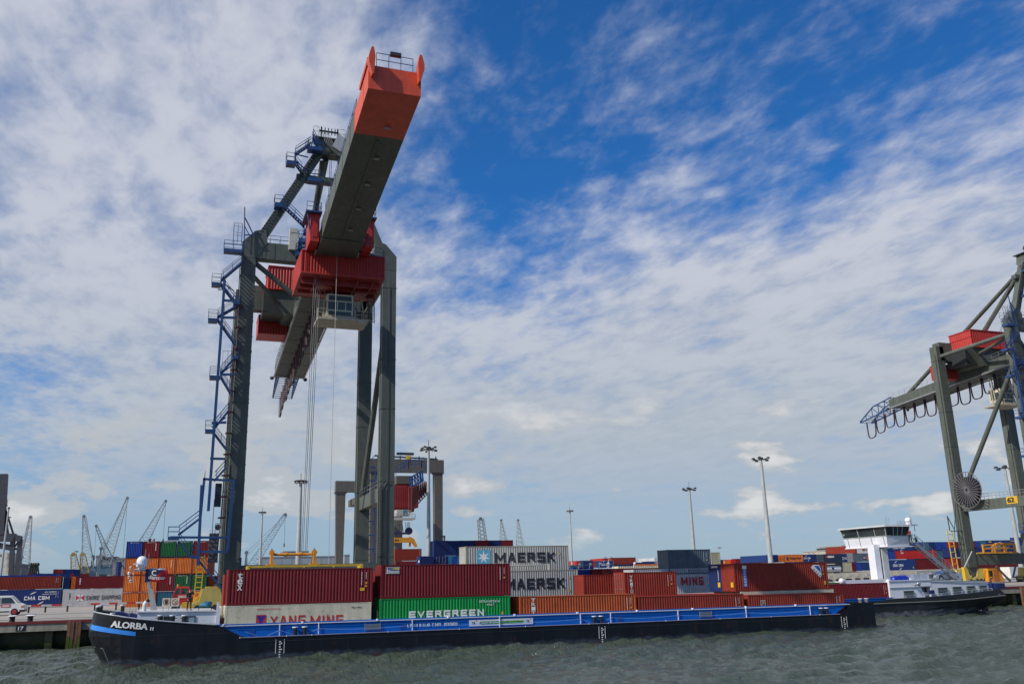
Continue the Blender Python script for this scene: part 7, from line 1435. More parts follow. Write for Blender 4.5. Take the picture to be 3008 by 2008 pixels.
# ------------------------------------------------------------------ vehicles on the quay
def van(M, label):
    t = thing('white_van', label, 'van', M); Wd = 1.84
    prof = [(0.05, 0.35), (0.0, 0.75), (0.0, 1.2), (0.12, 1.85), (0.3, 1.94), (3.25, 1.94), (3.45, 1.88), (4.08, 1.22), (4.62, 1.02), (4.72, 0.75), (4.70, 0.35)]
    mb = MB(); secs = []
    for f_, k in ((-1, 0.05), (-0.96, 0.0), (0.96, 0.0), (1, 0.05)): secs.append([(x, f_*Wd/2*(1 if z < 1.1 else 1-0.10*(z-1.1)/0.85), z*(1-k*0.3)) for x, z in prof])
    n = len(prof); 
    for s_ in secs: mb.v += [Vector(p) for p in s_]
    for i in range(3):
        for j in range(n): mb.f.append((i*n+j, i*n+(j+1) % n, (i+1)*n+(j+1) % n, (i+1)*n+j))
    mb.f.append(tuple(range(n))); mb.f.append(tuple(reversed(range(3*n, 4*n)))); bd = mb.build('body', mat('van_white', (0.66, 0.66, 0.63), 0.3, var=0.05, streak=0.05, rust=0.05), t)
    for a, b in ((0.3, 1.3), (1.42, 2.42)): mb = MB(); mb.quad([(a, -Wd/2-0.0, 1.18), (b, -Wd/2-0.0, 1.18), (b, -Wd/2*0.945+0.0, 1.75), (a, -Wd/2*0.945, 1.75)]); o = mb.build('side_window', GLASS, t); o.location.y = -0.012
    mb = MB(); mb.quad([(2.55, -Wd/2, 1.18), (3.85, -Wd/2, 1.18), (3.42, -Wd/2*0.945, 1.75), (2.55, -Wd/2*0.945, 1.75)]); o = mb.build('side_window', GLASS, t); o.location.y = -0.012
    mb = MB(); mb.quad([(3.49, -0.76, 1.86), (4.07, -0.84, 1.27), (4.07, 0.84, 1.27), (3.49, 0.76, 1.86)]); mb.build('windscreen', GLASS, t)
    for x in (1.0, 3.85):
        for y in (-1, 1): w_ = MB(); w_.tube([(x, y*(Wd/2-0.22), 0.33), (x, y*(Wd/2+0.01), 0.33)], 0.34, 18); o = w_.build('wheel', RUBBER, t); w_ = MB(); w_.tube([(x, y*(Wd/2), 0.33), (x, y*(Wd/2+0.03), 0.33)], 0.2, 12); w_.build('rim', RTXT, o)
    mb = MB(); mb.box(3.15-0.9+0.35, 3.45, -Wd/2-0.012, -Wd/2-0.003, 0.78, 1.10); d = mb.build('door_sign', mat('sign_red', (0.55, 0.04, 0.06), 0.5), t); mb = MB(); [mb.box(2.7, 3.35, -Wd/2-0.018, -Wd/2-0.013, 0.85+k*0.1, 0.91+k*0.1) for k in range(2)]; mb.build('sign_stripe', WTXT, d)
    mb = MB(); mb.box(4.3, 4.76, -0.93, 0.93, 0.30, 0.52); mb.box(1.4, 3.4, -0.935, -0.92, 0.3, 0.42); mb.build('bumper', BLACK, t); mb = MB(); mb.box(4.42, 4.70, -0.93, -0.7, 0.72, 0.9); mb.build('headlight', mat('amber_lamp', (0.5, 0.15, 0.05), 0.3), t)
    mb = MB(); [mb.box(x, x+0.02, -Wd/2-0.006, -Wd/2, 0.5, 1.8) for x in (1.36, 2.48)]; [mb.box(x, x+0.14, -Wd/2-0.03, -Wd/2, 1.02, 1.06) for x in (2.25, 2.56)]; mb.build('door_trim', DARKST, t); return t
YV = 129.0; P = aty(73, 1803, YV); van(T(P.x-4.72*1.2, YV, ZG) @ Matrix.Scale(1.2, 4), 'white van with red door sign parked on the quay at the left edge')
P = aty(503, 1782, 118.0); Q = aty(548, 1782, 118.0); sc_ = 1.0; t = thing('terminal_tractor', 'red terminal tractor cab with orange beacon behind the person in black', 'truck', (P.x, 118.0, ZG)); W_ = Q.x-P.x
zt = aty(520, 1722, 118).z-ZG; zm = aty(520, 1752, 118).z-ZG
mb = MB(); mb.hexa([(0, 0, 0.9), (W_+0.7, 0, 0.9), (W_+0.7, 2.0, 0.9), (0, 2.0, 0.9)], [(0, 0, zm), (W_+0.7, 0, zm), (W_+0.7, 2.0, zm), (0, 2.0, zm)]); [mb.box(-0.02, W_+0.72, -0.03, 0, 1.0+k*0.22, 1.06+k*0.22) for k in range(5)]; cb_ = mb.build('cab_body', mat('tractor_red', (0.50, 0.03, 0.02), 0.4), t)
mb = MB(); mb.hexa([(0.35, 0.05, zt-0.2), (W_+0.2, 0.05, zt-0.2), (W_+0.2, 1.9, zt-0.2), (0.35, 1.9, zt-0.2)], [(0.45, 0.1, zt), (W_+0.1, 0.1, zt), (W_+0.1, 1.8, zt), (0.45, 1.8, zt)]); [mb.bar(a, b, 0.14) for a, b in (((0.05, 0.05, zm), (0.42, 0.08, zt-0.2)), ((W_+0.1, 0.05, zm), (W_+0.1, 0.08, zt-0.2)), ((W_*0.55, 0.05, zm), (W_*0.55, 0.08, zt-0.2)), ((0.05, 1.9, zm), (0.42, 1.85, zt-0.2)), ((W_+0.1, 1.9, zm), (W_+0.1, 1.85, zt-0.2)))]; mb.build('cab_roof', mat('tractor_red', (0.50, 0.03, 0.02), 0.4), t)
mb = MB(); mb.prism([(0.15, zm), (W_, zm), (W_, zt-0.22), (0.48, zt-0.22)], 'y', 0.12, 0.16); mb.build('cab_window', glassm('tinted_green_glass', (0.03, 0.06, 0.05)), t)
mb = MB(); mb.tube([(W_*0.35, 0.6, zt), (W_*0.35, 0.6, zt+0.28)], 0.13, 8); mb.build('beacon', AMBER, t)
mb = MB(); mb.box(0.6, W_, -0.04, -0.032, 1.5, 2.0); d = mb.build('name_board', RTXT, t); mb = MB(); [mb.box(0.7, W_-0.1, -0.05, -0.042, 1.6+k*0.15, 1.68+k*0.15) for k in range(2)]; mb.build('sign_stripe', WTXT, d)
for x in (0.5, W_+0.2): mb = MB(); mb.tube([(x, 0, 0.5), (x, 0.5, 0.5)], 0.5, 16); mb.build('wheel', RUBBER, t)
# yellow ladder and winch housing beside it
A = aty(578, 1748, 113.5); B_ = aty(597, 1630, 113.5); t = thing('access_ladder', 'bright yellow access ladder standing in front of the orange stack', 'ladder', (A.x, 113.5, ZG)); H_ = B_.z-ZG
mb = MB(); [mb.bar((o, 0, 0), (o+B_.x-A.x-0.2, 0, H_), 0.12) for o in (-0.35, 0.35)]; [mb.bar((-0.35+k*(B_.x-A.x-0.2)/8, 0, 1.6+k*(H_-1.8)/8), (0.35+k*(B_.x-A.x-0.2)/8, 0, 1.6+k*(H_-1.8)/8), 0.11) for k in range(9)]; mb.build('ladder_frame', YEL, t)
P0 = [aty(px, py, 113.0) for px, py in ((586, 1790), (586, 1778), (600, 1757), (604, 1728), (611, 1722), (640, 1722), (647, 1732), (653, 1765), (652, 1790))]; t = thing('winch_housing', 'faded yellow winch housing numbered 20 behind the coil of blue rope', 'machinery', (P0[0].x, 113.0, ZG))
mb = MB(); mb.prism([(p.x-P0[0].x, max(p.z-ZG, 0.25)) for p in P0], 'y', -0.6, 1.6); hs = mb.build('housing', PALEYEL, t); mb = MB(); mb.box(P0[3].x-P0[0].x-0.05, P0[6].x-P0[0].x+0.05, -0.68, 1.68, P0[4].z-ZG-0.35, P0[4].z-ZG+0.02); mb.build('lid', PALEYEL, hs)
P1 = aty(566, 1788, 113.0); mb = MB(); mb.box(P1.x-P0[0].x-1.2, 0.2, -0.4, 1.2, 0.3, 1.1); mb.prism([(-0.9, 1.0), (0.3, 1.0), (0.6, 2.0), (-0.3, 1.7)], 'y', -0.3, 1.0); mb.build('gear_cover', YEL, t); lettering('20', (-0.05, -0.62, 1.15), (0.5, 0, 0), (0, 0, 0.35), RTXT, hs)
# under the right crane: driver's hut, yellow spreader frames, pole
P = aty(2904, 1704, 124.5); Q = aty(2953, 1704, 124.5); zt = aty(2925, 1668, 124.5).z; t = thing('crew_hut', 'orange steel hut with small windows under the right crane', 'cabin', (P.x, 124.5, ZG)); W_ = Q.x-P.x; h_ = zt-ZG
mb = MB(); mb.prism([(0, 0.2), (W_, 0.2), (W_*0.72, h_), (0.2, h_)], 'y', 0, 2.2); bd = mb.build('hut_wall', AMBER, t); mb = MB(); mb.box(0.35, 1.15, -0.02, -0.005, h_*0.45, h_*0.85); mb.box(W_*0.42, W_*0.62, -0.02, -0.005, h_*0.45, h_*0.85); mb.build('hut_window', GLASS, t); mb = MB(); mb.box(W_*0.36, W_*0.66, -0.035, -0.024, 0.3, h_*0.93); mb.build('hut_door', mat('rust_orange', (0.45, 0.13, 0.03), 0.6, rust=0.5), t)
mb = MB(); mb.bar((W_*0.55, -0.1, h_+0.3), (W_+1.1, -0.1, 0.2), 0.28); mb.build('stay', CRANE, t); P2 = aty(2880, 1704, 126.6); mb = MB(); mb.box(P2.x-P.x, -0.3, 1.6, 3, 0.3, h_+0.2); mb.build('machine_box', mat('rust_orange', (0.45, 0.13, 0.03), 0.6, rust=0.5), t)
P = aty(2890, 1630, 124.0); Q = aty(2986, 1630, 124.0); zt = aty(2930, 1597, 124).z; t = thing('spreader_rack', 'amber spreader frames standing on the sill beam of the right crane', 'spreader', (P.x, 124, 8.32)); W_ = Q.x-P.x; h_ = zt-8.32
mb = MB(); 
for x0, x1 in ((0, W_*0.29), (W_*0.34, W_*0.66), (W_*0.68, W_)):
    for z in (0.1, h_-0.15, h_*0.5): mb.bar((x0, 0, z), (x1, 0, z+0.05), 0.22)
    for x in (x0+0.1, x1-0.1): mb.bar((x, 0, 0), (x, 0, h_), 0.26)
    mb.bar((x0, 1.4, 0.1), (x1, 1.4, 0.1), 0.2); mb.bar((x0+0.1, 0, 0.1), (x0+0.1, 1.4, 0.1), 0.2); mb.bar((x1-0.1, 0, 0.1), (x1-0.1, 1.4, 0.1), 0.2)
mb.tube([(W_*0.4, 0, h_), (W_*0.95, 0, h_)], 0.22, 8); mb.build('frame', AMBER, t); mb = MB(); mb.box(-1.6, W_+0.5, -0.1, 0.1, -0.05, 0.12); mb.build('rail', YEL, t); mb = MB(); mb.prism([(W_*0.38, 0.3), (W_*0.6, 0.3), (W_*0.62, 1.6), (W_*0.4, 1.5)], 'y', 0.4, 0.9); mb.build('guard_plate', LGREY, t)
A = aty(2832, 1668, 124); B_ = aty(2855, 1618, 124); t = thing('barrier_arm', 'thin grey pole leaning beside the foot of the right crane', 'pole', (A.x, 124, ZG)); mb = MB(); mb.bar((0, 0, A.z-ZG), (B_.x-A.x, 0, B_.z-ZG), 0.16, None, (0, 1, 0), 0.1); mb.build('arm', LGREY, t); mb = MB(); mb.box(-0.3, 0.3, -0.3, 0.3, 0, A.z-ZG+0.2); mb.build('cabinet', YEL, t)

# ------------------------------------------------------------------ light masts
def light_mast(px0, py0, px1, py1, Y, head, label, r=0.3, style='ring', tip=True):
    A = aty(px0, py0, Y); X = A.x; t = thing('light_mast', label, 'light mast', (X, Y, ZG), 'light masts on the terminal'); H_ = A.z-ZG
    mb = MB(); mb.tube([(0, 0, 0), (0, 0, H_*0.5), (0, 0, H_)], [r, r*0.8, r*0.5], 12); mb.build('pole', mat('mast_grey', (0.36, 0.38, 0.38), 0.5), t)
    R_ = (aty(px0+head/2, py0, Y).x-X); k = 12 if style == 'ring' else 10
    if style == 'ring':
        mb = MB(); mb.tube([(0, 0, H_-0.25), (0, 0, H_-0.05), (0, 0, H_+0.1)], [R_*0.9, R_, R_*0.82], 20); hd = mb.build('head_ring', DARKST, t)
        for i in range(8): a = 2*pi*i/8; mb = MB(); mb.ball((R_*0.75*cos(a), R_*0.75*sin(a), H_-0.32), R_*0.14+0.06, 6, 4, -1, (1.2, 1.2, 0.7)); mb.build('floodlight', LGREY, hd)
    else:
        mb = MB(); [mb.bar((0, 0, H_+0.1*(i % 2)), (R_*cos(2*pi*i/8), R_*sin(2*pi*i/8), H_-0.1), 0.1) for i in range(8)]; mb.tube([(0, 0, H_), (0, 0, H_+0.5)], R_*0.28, 8); hd = mb.build('head_frame', DARKST, t)
        for i in range(8): a = 2*pi*i/8; mb = MB(); c = Vector((R_*0.85*cos(a), R_*0.85*sin(a), H_-0.12+0.5*(i % 2))); mb.hexa([c+Vector(p)*R_*0.18 for p in ((-1, -1, -0.6), (1, -1, -0.6), (1, 1, -0.6), (-1, 1, -0.6))], [c+Vector(p)*R_*0.18 for p in ((-.6, -.6, 0.4), (.6, -.6, 0.4), (.6, .6, 0.4), (-.6, .6, 0.4))]); mb.build('floodlight', DARKST, hd)
    if tip: mb = MB(); mb.tube([(0, 0, H_), (0, 0, H_+R_*1.1)], 0.05, 5); mb.build('lightning_rod', DARKST, t)
light_mast(884, 1412, 873, 1660, 165, 42, 'tall pale light mast behind the crane ropes and yellow spreader', 0.52)
light_mast(1259, 1320, 1258, 1590, 150, 50, 'tall light mast with floodlight cluster in front of the farther brown crane', 0.42, 'cluster')
light_mast(1674, 1499, 1681, 1660, 300, 20, 'thin light mast right of the topmost grey container', 0.42)
light_mast(2024.6, 1437, 2039, 1612, 230, 36, 'light mast rising behind the dark slate container', 0.62, 'cluster')
light_mast(2234.7, 1349, 2266, 1660, 185, 42, 'tallest pale light mast rising behind the deep red brown container', 0.66, 'cluster', False)
light_mast(2951, 1374, 2992, 1620, 170, 40, 'light mast standing between the legs of the right crane', 0.62, 'cluster', False)
light_mast(771, 1503, 763, 1660, 290, 24, 'thin light mast between the left gantry leg and the lattice boom', 0.45)
light_mast(225, 1618, 225, 1690, 480, 11, 'tiny distant light mast among the far left harbour cranes', 0.25, 'ring', False)
light_mast(2113, 1607, 2115, 1650, 560, 11, 'tiny distant light mast right of the beige container end', 0.25, 'ring', False)
A = aty(30, 1470, 230); light_mast(26, 1490, 10, 1690, 230, 8, 'slim grey mast in front of the dark crane at the left edge', 0.3, 'ring', False)
for n_, px, py in (('small twin lamp post on the middle skyline beside the long brown container', 1787, 1637), ('small twin lamp post behind the blue containers left of the cream buildings', 2383, 1625)):
    P = aty(px, py, 270); t = thing('lamp_post', n_, 'street lamp', (P.x, 270, ZG)); H_ = P.z-ZG; mb = MB(); mb.tube([(0, 0, 0), (0, 0, H_-0.6)], 0.12, 6); mb.build('post', LGREY, t)
    for sx in (-1, 1): mb = MB(); mb.tube([(0, 0, H_-0.7), (sx*0.4, 0, H_-0.2), (sx*0.9, 0, H_+0.1)], 0.06, 5); mb.ball((sx*1.1, 0, H_+0.15), 0.24, 8, 5, -1, (1.7, 0.7, 0.6)); mb.build('lamp_arm', GALV, t)

# ------------------------------------------------------------------ distant harbour cranes (lattice jibs)
LATW = mat('pale_lattice', (0.34, 0.36, 0.37), 0.6); LATD = mat('grey_blue_lattice', (0.13, 0.16, 0.18), 0.6); LATY = mat('ochre_jib', (0.32, 0.22, 0.06), 0.6)
def lattice(mb, p, q, w0, w1, n, r):
    p = Vector(p); q = Vector(q); d = (q-p).normalized(); a = d.cross(Vector((0, 1, 0))).normalized(); b = a.cross(d)
    C_ = [[p.lerp(q, i/n)+a*sx*(w0+(w1-w0)*i/n)/2+b*sy*(w0+(w1-w0)*i/n)/2 for sx, sy in ((-1, -1), (1, -1), (1, 1), (-1, 1))] for i in range(n+1)]
    for k in range(4): mb.bar(C_[0][k], C_[n][k], r)
    for i in range(n):
        for k in range(4): k2 = (k+1) % 4; A_, B2 = (C_[i][k], C_[i+1][k2]) if i % 2 else (C_[i][k2], C_[i+1][k]); mb.bar(A_, B2, r*0.6)
def jib_crane(base, tip, Y, label, w=2.4, w1=0.7, m_=LATW, tower=None, n=16, hook=None, body=True, back=None, r=0.24):
    A = aty(*base, Y); B2 = aty(*tip, Y); t = thing('harbour_crane', label, 'crane', (A.x, Y, ZG), 'lattice harbour cranes on the skyline'); o = Vector((A.x, Y, ZG)); a = A-o; b = B2-o
    mb = MB(); lattice(mb, a, b, w, w1, n, r); j = mb.build('jib', m_, t)
    mb = MB(); mb.tube([b+Vector((0, -0.5, 0)), b+Vector((0, 0.5, 0))], 0.55+0.12*w1, 10); mb.build('jib_head', LATY if m_ is LATY else LATD, j)
    if tower: c = aty(*tower, Y)-o; mb = MB(); mb.bar((c.x, 0, a.z), c, 1.4, 1.4, (0, 1, 0), 0.5, 0.5); mb.tube([c+Vector((0, -0.6, 0)), c+Vector((0, 0.6, 0))], 0.8, 8); mb.build('mast_tower', LATD, t); mb = MB(); mb.tube([c, b], 0.09, 4); mb.tube([c+Vector((0, 0, -1.5)), a.lerp(b, 0.85)], 0.07, 4); mb.build('luffing_rope', ROPE, t)
    if hook: h = aty(*hook, Y)-o; mb = MB(); mb.tube([b, (b.x+(h.x-b.x)*0.5, 0, h.z)], 0.07, 4); mb.ball((b.x+(h.x-b.x)*0.5, 0, h.z), 0.6, 6, 4, -1, (0.6, 0.6, 1.5)); mb.build('hook_rope', ROPE, t)
    if body: mb = MB(); mb.box(a.x-2.2, a.x+3.2, -2, 2, a.z-3.5, a.z+0.8); mb.prism([(a.x-4.5, a.z-1), (a.x-2.2, a.z-2.5), (a.x-2.2, a.z+0.6)], 'y', -1.5, 1.5); hb = mb.build('slewing_house', mat('crane_house_blue', (0.10, 0.17, 0.22), 0.6), t); mb = MB(); mb.box(a.x-1.5, a.x+1.5, -1.5, 1.5, 0, a.z-3.5); mb.build('pedestal', LATD, t)
    else: mb = MB(); mb.box(-1.2, 1.2, -1.2, 1.2, 0, a.z); mb.build('pedestal', LATD, t)
    return t
jib_crane((68, 1672), (90, 1518), 420, 'pale lattice crane just right of the dark crane at the left edge', 4.2, 1.0, tower=(63, 1635))
jib_crane((259, 1668), (247, 1516), 430, 'pale lattice jib leaning slightly left with an observation cab', 4.6, 1.2, tower=(273, 1634), hook=(240, 1660))
jib_crane((341, 1688), (283, 1544), 450, 'slender dark jib with ochre sheave leaning left across the taller one', 3.4, 0.8, LATD, body=False, hook=(279, 1640))
jib_crane((305, 1662), (374.5, 1462), 440, 'longest pale lattice jib leaning right, left of the orange stack', 5.0, 0.9, tower=(297, 1610), hook=(363, 1645), n=20)
jib_crane((404, 1625), (487, 1471), 440, 'pale lattice jib leaning right behind the orange stack', 4.6, 0.9, hook=(480, 1586), n=18)
jib_crane((222, 1675), (215.5, 1627), 380, 'stubby ochre topped jib, left of the pair', 3.0, 1.7, LATY, body=False, n=9, r=0.2)
jib_crane((250, 1684), (242.5, 1627), 380, 'stubby ochre topped jib, right of the pair', 3.0, 1.7, LATY, body=False, n=9, r=0.2)
jib_crane((738, 1664), (838, 1511), 400, 'long pale blue lattice boom leaning right between the crane and its ropes', 3.6, 1.6, mat('pale_blue_lattice', (0.26, 0.35, 0.42), 0.6), tower=(724, 1622), hook=(835, 1600), n=22)
jib_crane((1419, 1592), (1411.5, 1523), 380, 'thick ochre topped jib, left of the three above the skyline row', 3.0, 2.2, mat('weathered_jib', (0.20, 0.21, 0.19), 0.6), body=False, n=12)
jib_crane((1480, 1590), (1472, 1527), 460, 'thin pale jib, middle of the three above the skyline row', 3.6, 0.7, body=False, n=12)
jib_crane((1529, 1604), (1521.5, 1527), 460, 'thin pale jib, right of the three above the skyline row', 3.6, 0.7, body=False, n=12)
A = aty(346.5, 1690, 400); B2 = aty(346.5, 1649, 400); t = thing('mobile_crane', 'short navy crane mast with diagonal stays beside the grey warehouse', 'crane', (A.x, 400, ZG)); mb = MB(); mb.tube([(0, 0, 0), (0, 0, B2.z-ZG)], 1.1, 8); mb.build('mast', NAVYP, t); mb = MB(); mb.bar((0, 0, B2.z-ZG), (11, 0, 0), 0.5); mb.bar((0, 0, B2.z-ZG-2), (-6.5, 0, B2.z-ZG+8), 0.25); mb.build('stay', LATD, t)
# row of loading arms
for k, px in enumerate((88, 94.5, 101, 107.5)):
    A = aty(px, 1686, 370); B2 = aty(px, 1657, 370); t = thing('loading_arm', f'dark folded loading arm, {ORD[k]} from the left in the row of four', 'loading arm', (A.x, 370, ZG), 'folded loading arms on the left skyline'); h = B2.z-ZG
    mb = MB(); mb.tube([(0, 0, 0), (-0.5, 0, h*0.55), (0, 0, h)], 0.38, 6); mb.tube([(0, 0, h), (1.3, 0, h*0.45)], 0.3, 6); mb.ball((0, 0, h), 0.7, 8, 5); mb.build('arm_pipe', BLACK, t)
# dark crane at the left edge
YD = 250.0; t = thing('container_crane', 'dark grey crane with raised boom cut off by the left edge', 'crane', (aty(20, 1690, YD).x, YD, ZG), 'grey and red gantry cranes on the quay'); o = Vector((aty(20, 1690, YD).x, YD, ZG)); DG = mat('dark_crane_grey', (0.055, 0.058, 0.070), 0.6)
def dq(px, py, dy=0): return aty(px, py, YD)-o+Vector((0, dy, 0))
mb = MB(); mb.bar(dq(-2, 1570), dq(10.5, 1392), 2.2, 2.2, (0, 1, 0), 1.9, 1.9); mb.build('raised_boom', DG, t)
mb = MB(); mb.bar(dq(-20, 1578), dq(46, 1578), 2.0, 1.9); mb.bar(dq(44, 1578), dq(63, 1583), 2.0, 1.5); mb.build('girder', DG, t)
for a, b in (((38, 1585), (32, 1690)), ((60, 1582), (50, 1690))): mb = MB(); mb.bar(dq(*a), dq(*b), 1.0, 1.2, (0, 1, 0)); mb.build('leg', DG, t)
mb = MB(); mb.bar(dq(-10, 1600), dq(33, 1608), 1.2, 1.4); mb.bar(dq(42, 1611), dq(62, 1612), 0.5); mb.bar(dq(44, 1605), dq(56, 1585), 0.35); mb.build('tie_beam', DG, t)
for a, b in (((12, 1482), (40, 1570)), ((14, 1490), (24, 1568)), ((22, 1525), (8, 1568)), ((22, 1540), (18, 1560))): mb = MB(); mb.bar(dq(*a), dq(*b), 0.42); mb.build('stay', DG, t)
mb = MB(); mb.box(dq(10, 1484).x, dq(21, 1484).x, -0.8, 0.8, dq(10, 1485).z, dq(10, 1482).z); mb.rail([dq(10, 1482), dq(21, 1482)], 1.3, 0.8, 0.05); mb.box(dq(18, 1518).x, dq(31, 1518).x, -0.8, 0.8, dq(10, 1519.5).z, dq(10, 1517).z); mb.build('platform', DG, t)

# ------------------------------------------------------------------ farther brown gantry crane, seen between the legs of the near one
BR = mat('brown_grey_crane_paint', (0.105, 0.095, 0.082), 0.6, rust=0.3); YA, YF = 215.0, 252.0; XO = aty(1190, 1650, YA).x
t = thing('container_crane', 'brown grey gantry crane standing farther back behind the near crane', 'crane', (XO, YA, ZG), 'grey and red gantry cranes on the quay'); o = Vector((XO, YA, ZG))
def cq(px, py, Y=YA): return aty(px, py, Y)-o
def cb(name, items, m_=BR, parent=None):
    mb = MB()
    for it in items: mb.bar(*it[:2], *it[2:])
    return mb.build(name, m_, parent or t)
w_ = 1.9; x1 = cq(1286, 1500).x; x0 = cq(1098, 1500).x; zt = cq(1286, 1352).z
for x in (x0, x1): mb = MB(); mb.hexa([(x-0.95, -0.9, 0), (x+0.95, -0.9, 0), (x+0.95, 0.9, 0), (x-0.95, 0.9, 0)], [(x-1.05, -0.9, zt-3), (x+1.05, -0.9, zt-3), (x+1.05, 0.9, zt-3), (x-1.05, 0.9, zt-3)]); mb.box(x-1.3, x+1.3, -1.1, 1.1, zt-3.4, zt-3.0); mb.build('leg', BR, t)
mb = MB(); mb.box(x0-1.3, x1+1.3, -1.2, 1.2, zt-3.1, zt); mb.build('cross_beam', BR, t)
mb = MB(); mb.bar((x0, 0, zt+0.9), (x1, 0, zt+0.3), 0.35); [mb.bar((x0+(x1-x0)*f_, 0, zt), (x0+(x1-x0)*f_, 0, zt+1.0), 0.25) for f_ in (0.05, 0.4, 0.7, 0.97)]; mb.bar((cq(1165, 1342).x, 0, zt+1.5), (cq(1215, 1342).x, 0, zt+1.5), 0.5, 0.6); mb.build('service_rail', DARKST, t); mb = MB(); mb.box(cq(1193, 1345).x, cq(1207, 1345).x, -0.6, 0.6, zt+0.1, zt+1.0); mb.build('service_trolley', YEL, t)
y2 = YF-YA; xf0 = cq(1000, 1500, YF).x; xf1 = cq(1170, 1500, YF).x; z2 = cq(1010, 1413, YF).z
for x in (xf0, xf1): mb = MB(); mb.hexa([(x-0.8, y2-0.9, 0), (x+0.8, y2-0.9, 0), (x+0.8, y2+0.9, 0), (x-0.8, y2+0.9, 0)], [(x-1.5, y2-0.9, z2-3), (x+1.2, y2-0.9, z2-3), (x+1.2, y2+0.9, z2-3), (x-1.5, y2+0.9, z2-3)]); mb.box(x-1.8, x+1.5, y2-1.1, y2+1.1, z2-3.4, z2-3.0); mb.build('leg', BR, t)
mb = MB(); mb.box(xf0-1.6, xf1+1.5, y2-1.2, y2+1.2, z2-3.0, z2); mb.build('cross_beam', BR, t)
# its girder end with blue lattice, red house and cab
yg = -22; A = cq(1160, 1418, YA+yg); B2 = cq(1210, 1385, YA+yg); mb = MB(); xg = cq(1195, 1400, YA+yg).x; zg = cq(1195, 1415, YA+yg).z; mb.hexa([(xg-1.9, yg+2, zg-0.2), (xg+1.9, yg+2, zg-0.2), (xg+1.9, y2+6, zg-0.2), (xg-1.9, y2+6, zg-0.2)], [(xg-1.9, yg+2, zg+1.6), (xg+1.9, yg+2, zg+1.6), (xg+1.9, y2+6, zg+1.6), (xg-1.9, y2+6, zg+1.6)]); mb.build('girder', BR, t)
mb = MB(); P_ = [cq(a, b, YA+yg-2) for a, b in ((1208, 1400), (1240, 1383), (1243, 1412), (1211, 1428))]
for d in (0, 1.6):
    Q_ = [p+Vector((0, d, 0)) for p in P_]
    for i in range(4): mb.bar(Q_[i], Q_[(i+1) % 4], 0.28)
    for f_ in (0.25, 0.5, 0.75): mb.bar(Q_[0].lerp(Q_[1], f_), Q_[3].lerp(Q_[2], f_), 0.16); mb.bar(Q_[0].lerp(Q_[1], f_), Q_[3].lerp(Q_[2], f_+0.2), 0.12)
mb.build('blue_platform', BLUEST, t); mb = MB(); mb.rail([cq(1163, 1395, YA+yg), cq(1200, 1376, YA+yg), cq(1238, 1374, YA+yg), cq(1250, 1388, YA+yg)], 1.8, 1.2, 0.07); mb.rail([cq(1175, 1385, YA+yg+3), cq(1205, 1366, YA+yg+3), cq(1246, 1364, YA+yg+3)], 1.6, 1.1, 0.06); mb.build('railing', BLUEST, t)
mb = MB(); a = cq(1155, 1490, YA+yg+1); b = cq(1229, 1424, YA+yg+1); c = cq(1155, 1424, YA+yg+1); mb.box(a.x, b.x, yg+1, yg+9, a.z, c.z); [mb.box(a.x+(b.x-a.x)*k/14, a.x+(b.x-a.x)*(k+0.45)/14, yg+0.9, yg+1, a.z+0.1, c.z-0.1) for k in range(14)]; mb.box(a.x, b.x-0.8, yg+1.5, yg+8, a.z-0.8, a.z); mb.build('machinery_house', mat('crane_dark_red', (0.30, 0.025, 0.022), 0.5), t)
for k in range(9):
    mb = MB(); a = cq(1200+k*6, 1428-k*2, YA+yg-1.5+k*0.1); L_ = 5.2-0.32*k; mb.tube([a+Vector((0, 0, 0)), a+Vector((0.1, 0, -L_)), a+Vector((0.45, 0, -L_-0.3)), a+Vector((0.75, 0, -L_)), a+Vector((0.8, 0, 0))], 0.14, 5); mb.build('festoon_cable', mat('festoon_dark', (0.10, 0.02, 0.02), 0.6), t)
mb = MB(); a = cq(1165, 1525, YA+yg-1); b = cq(1206, 1496, YA+yg-1); mb.box(a.x, b.x, yg-1, yg+1.5, a.z+0.9, b.z); mb.box(a.x-0.5, b.x+1, yg-1.4, yg+1.8, a.z, a.z+0.35); cbn = mb.build('driver_cab', mat('cab_white', (0.45, 0.44, 0.40), 0.5, rust=0.5), t); mb = MB(); c = cq(1185, 1505, YA+yg-1); mb.box(c.x-0.1, c.x+0.8, yg-1.05, yg-1.01, c.z-0.5, c.z+0.6); mb.build('cab_window', glassm('teal_glass', (0.03, 0.10, 0.12)), cbn); mb = MB(); mb.rail([(a.x-1.6, yg-1.2, a.z), (b.x+1, yg-1.2, a.z)], 1.2, 0.7, 0.06); mb.build('railing', LGREY, cbn)
for px0, px1 in ((1196, 1198), (1200, 1200), (1204, 1203), (1190, 1195)): mb = MB(); mb.tube([cq(px0, 1532, YA+yg), cq(px1, 1562, YA+yg)], 0.06, 4); mb.build('hoist_rope', ROPE, t)
mb = MB(); a = cq(1078, 1640, YA-34); x = cq(1077, 1500, YA-34).x; mb.build
mb = MB(); xs = cq(1082, 1500, YA-2).x
for o_ in (-1.4, 1.4): mb.bar((xs+o_, -2.5, 0), (xs+o_, -2.5, cq(1082, 1382, YA-2).z), 0.28)
for k in range(9): z = 4+k*3.2; mb.bar((xs-1.4, -2.5, z), (xs+1.4, -2.5, z), 0.3); mb.bar((xs-1.4, -2.5, z), (xs+1.4, -2.5, z+3.0), 0.14); 
mb.build('stair_tower', BLUEST, t)
a = aty(1154, 1593, YA+yg); b = aty(1203, 1578, YA+yg); sp = thing('spreader', 'amber spreader with dark headblock hanging from the farther brown grey crane', 'spreader', (a.x, YA+yg, a.z)); W_ = b.x-a.x; h = b.z-a.z
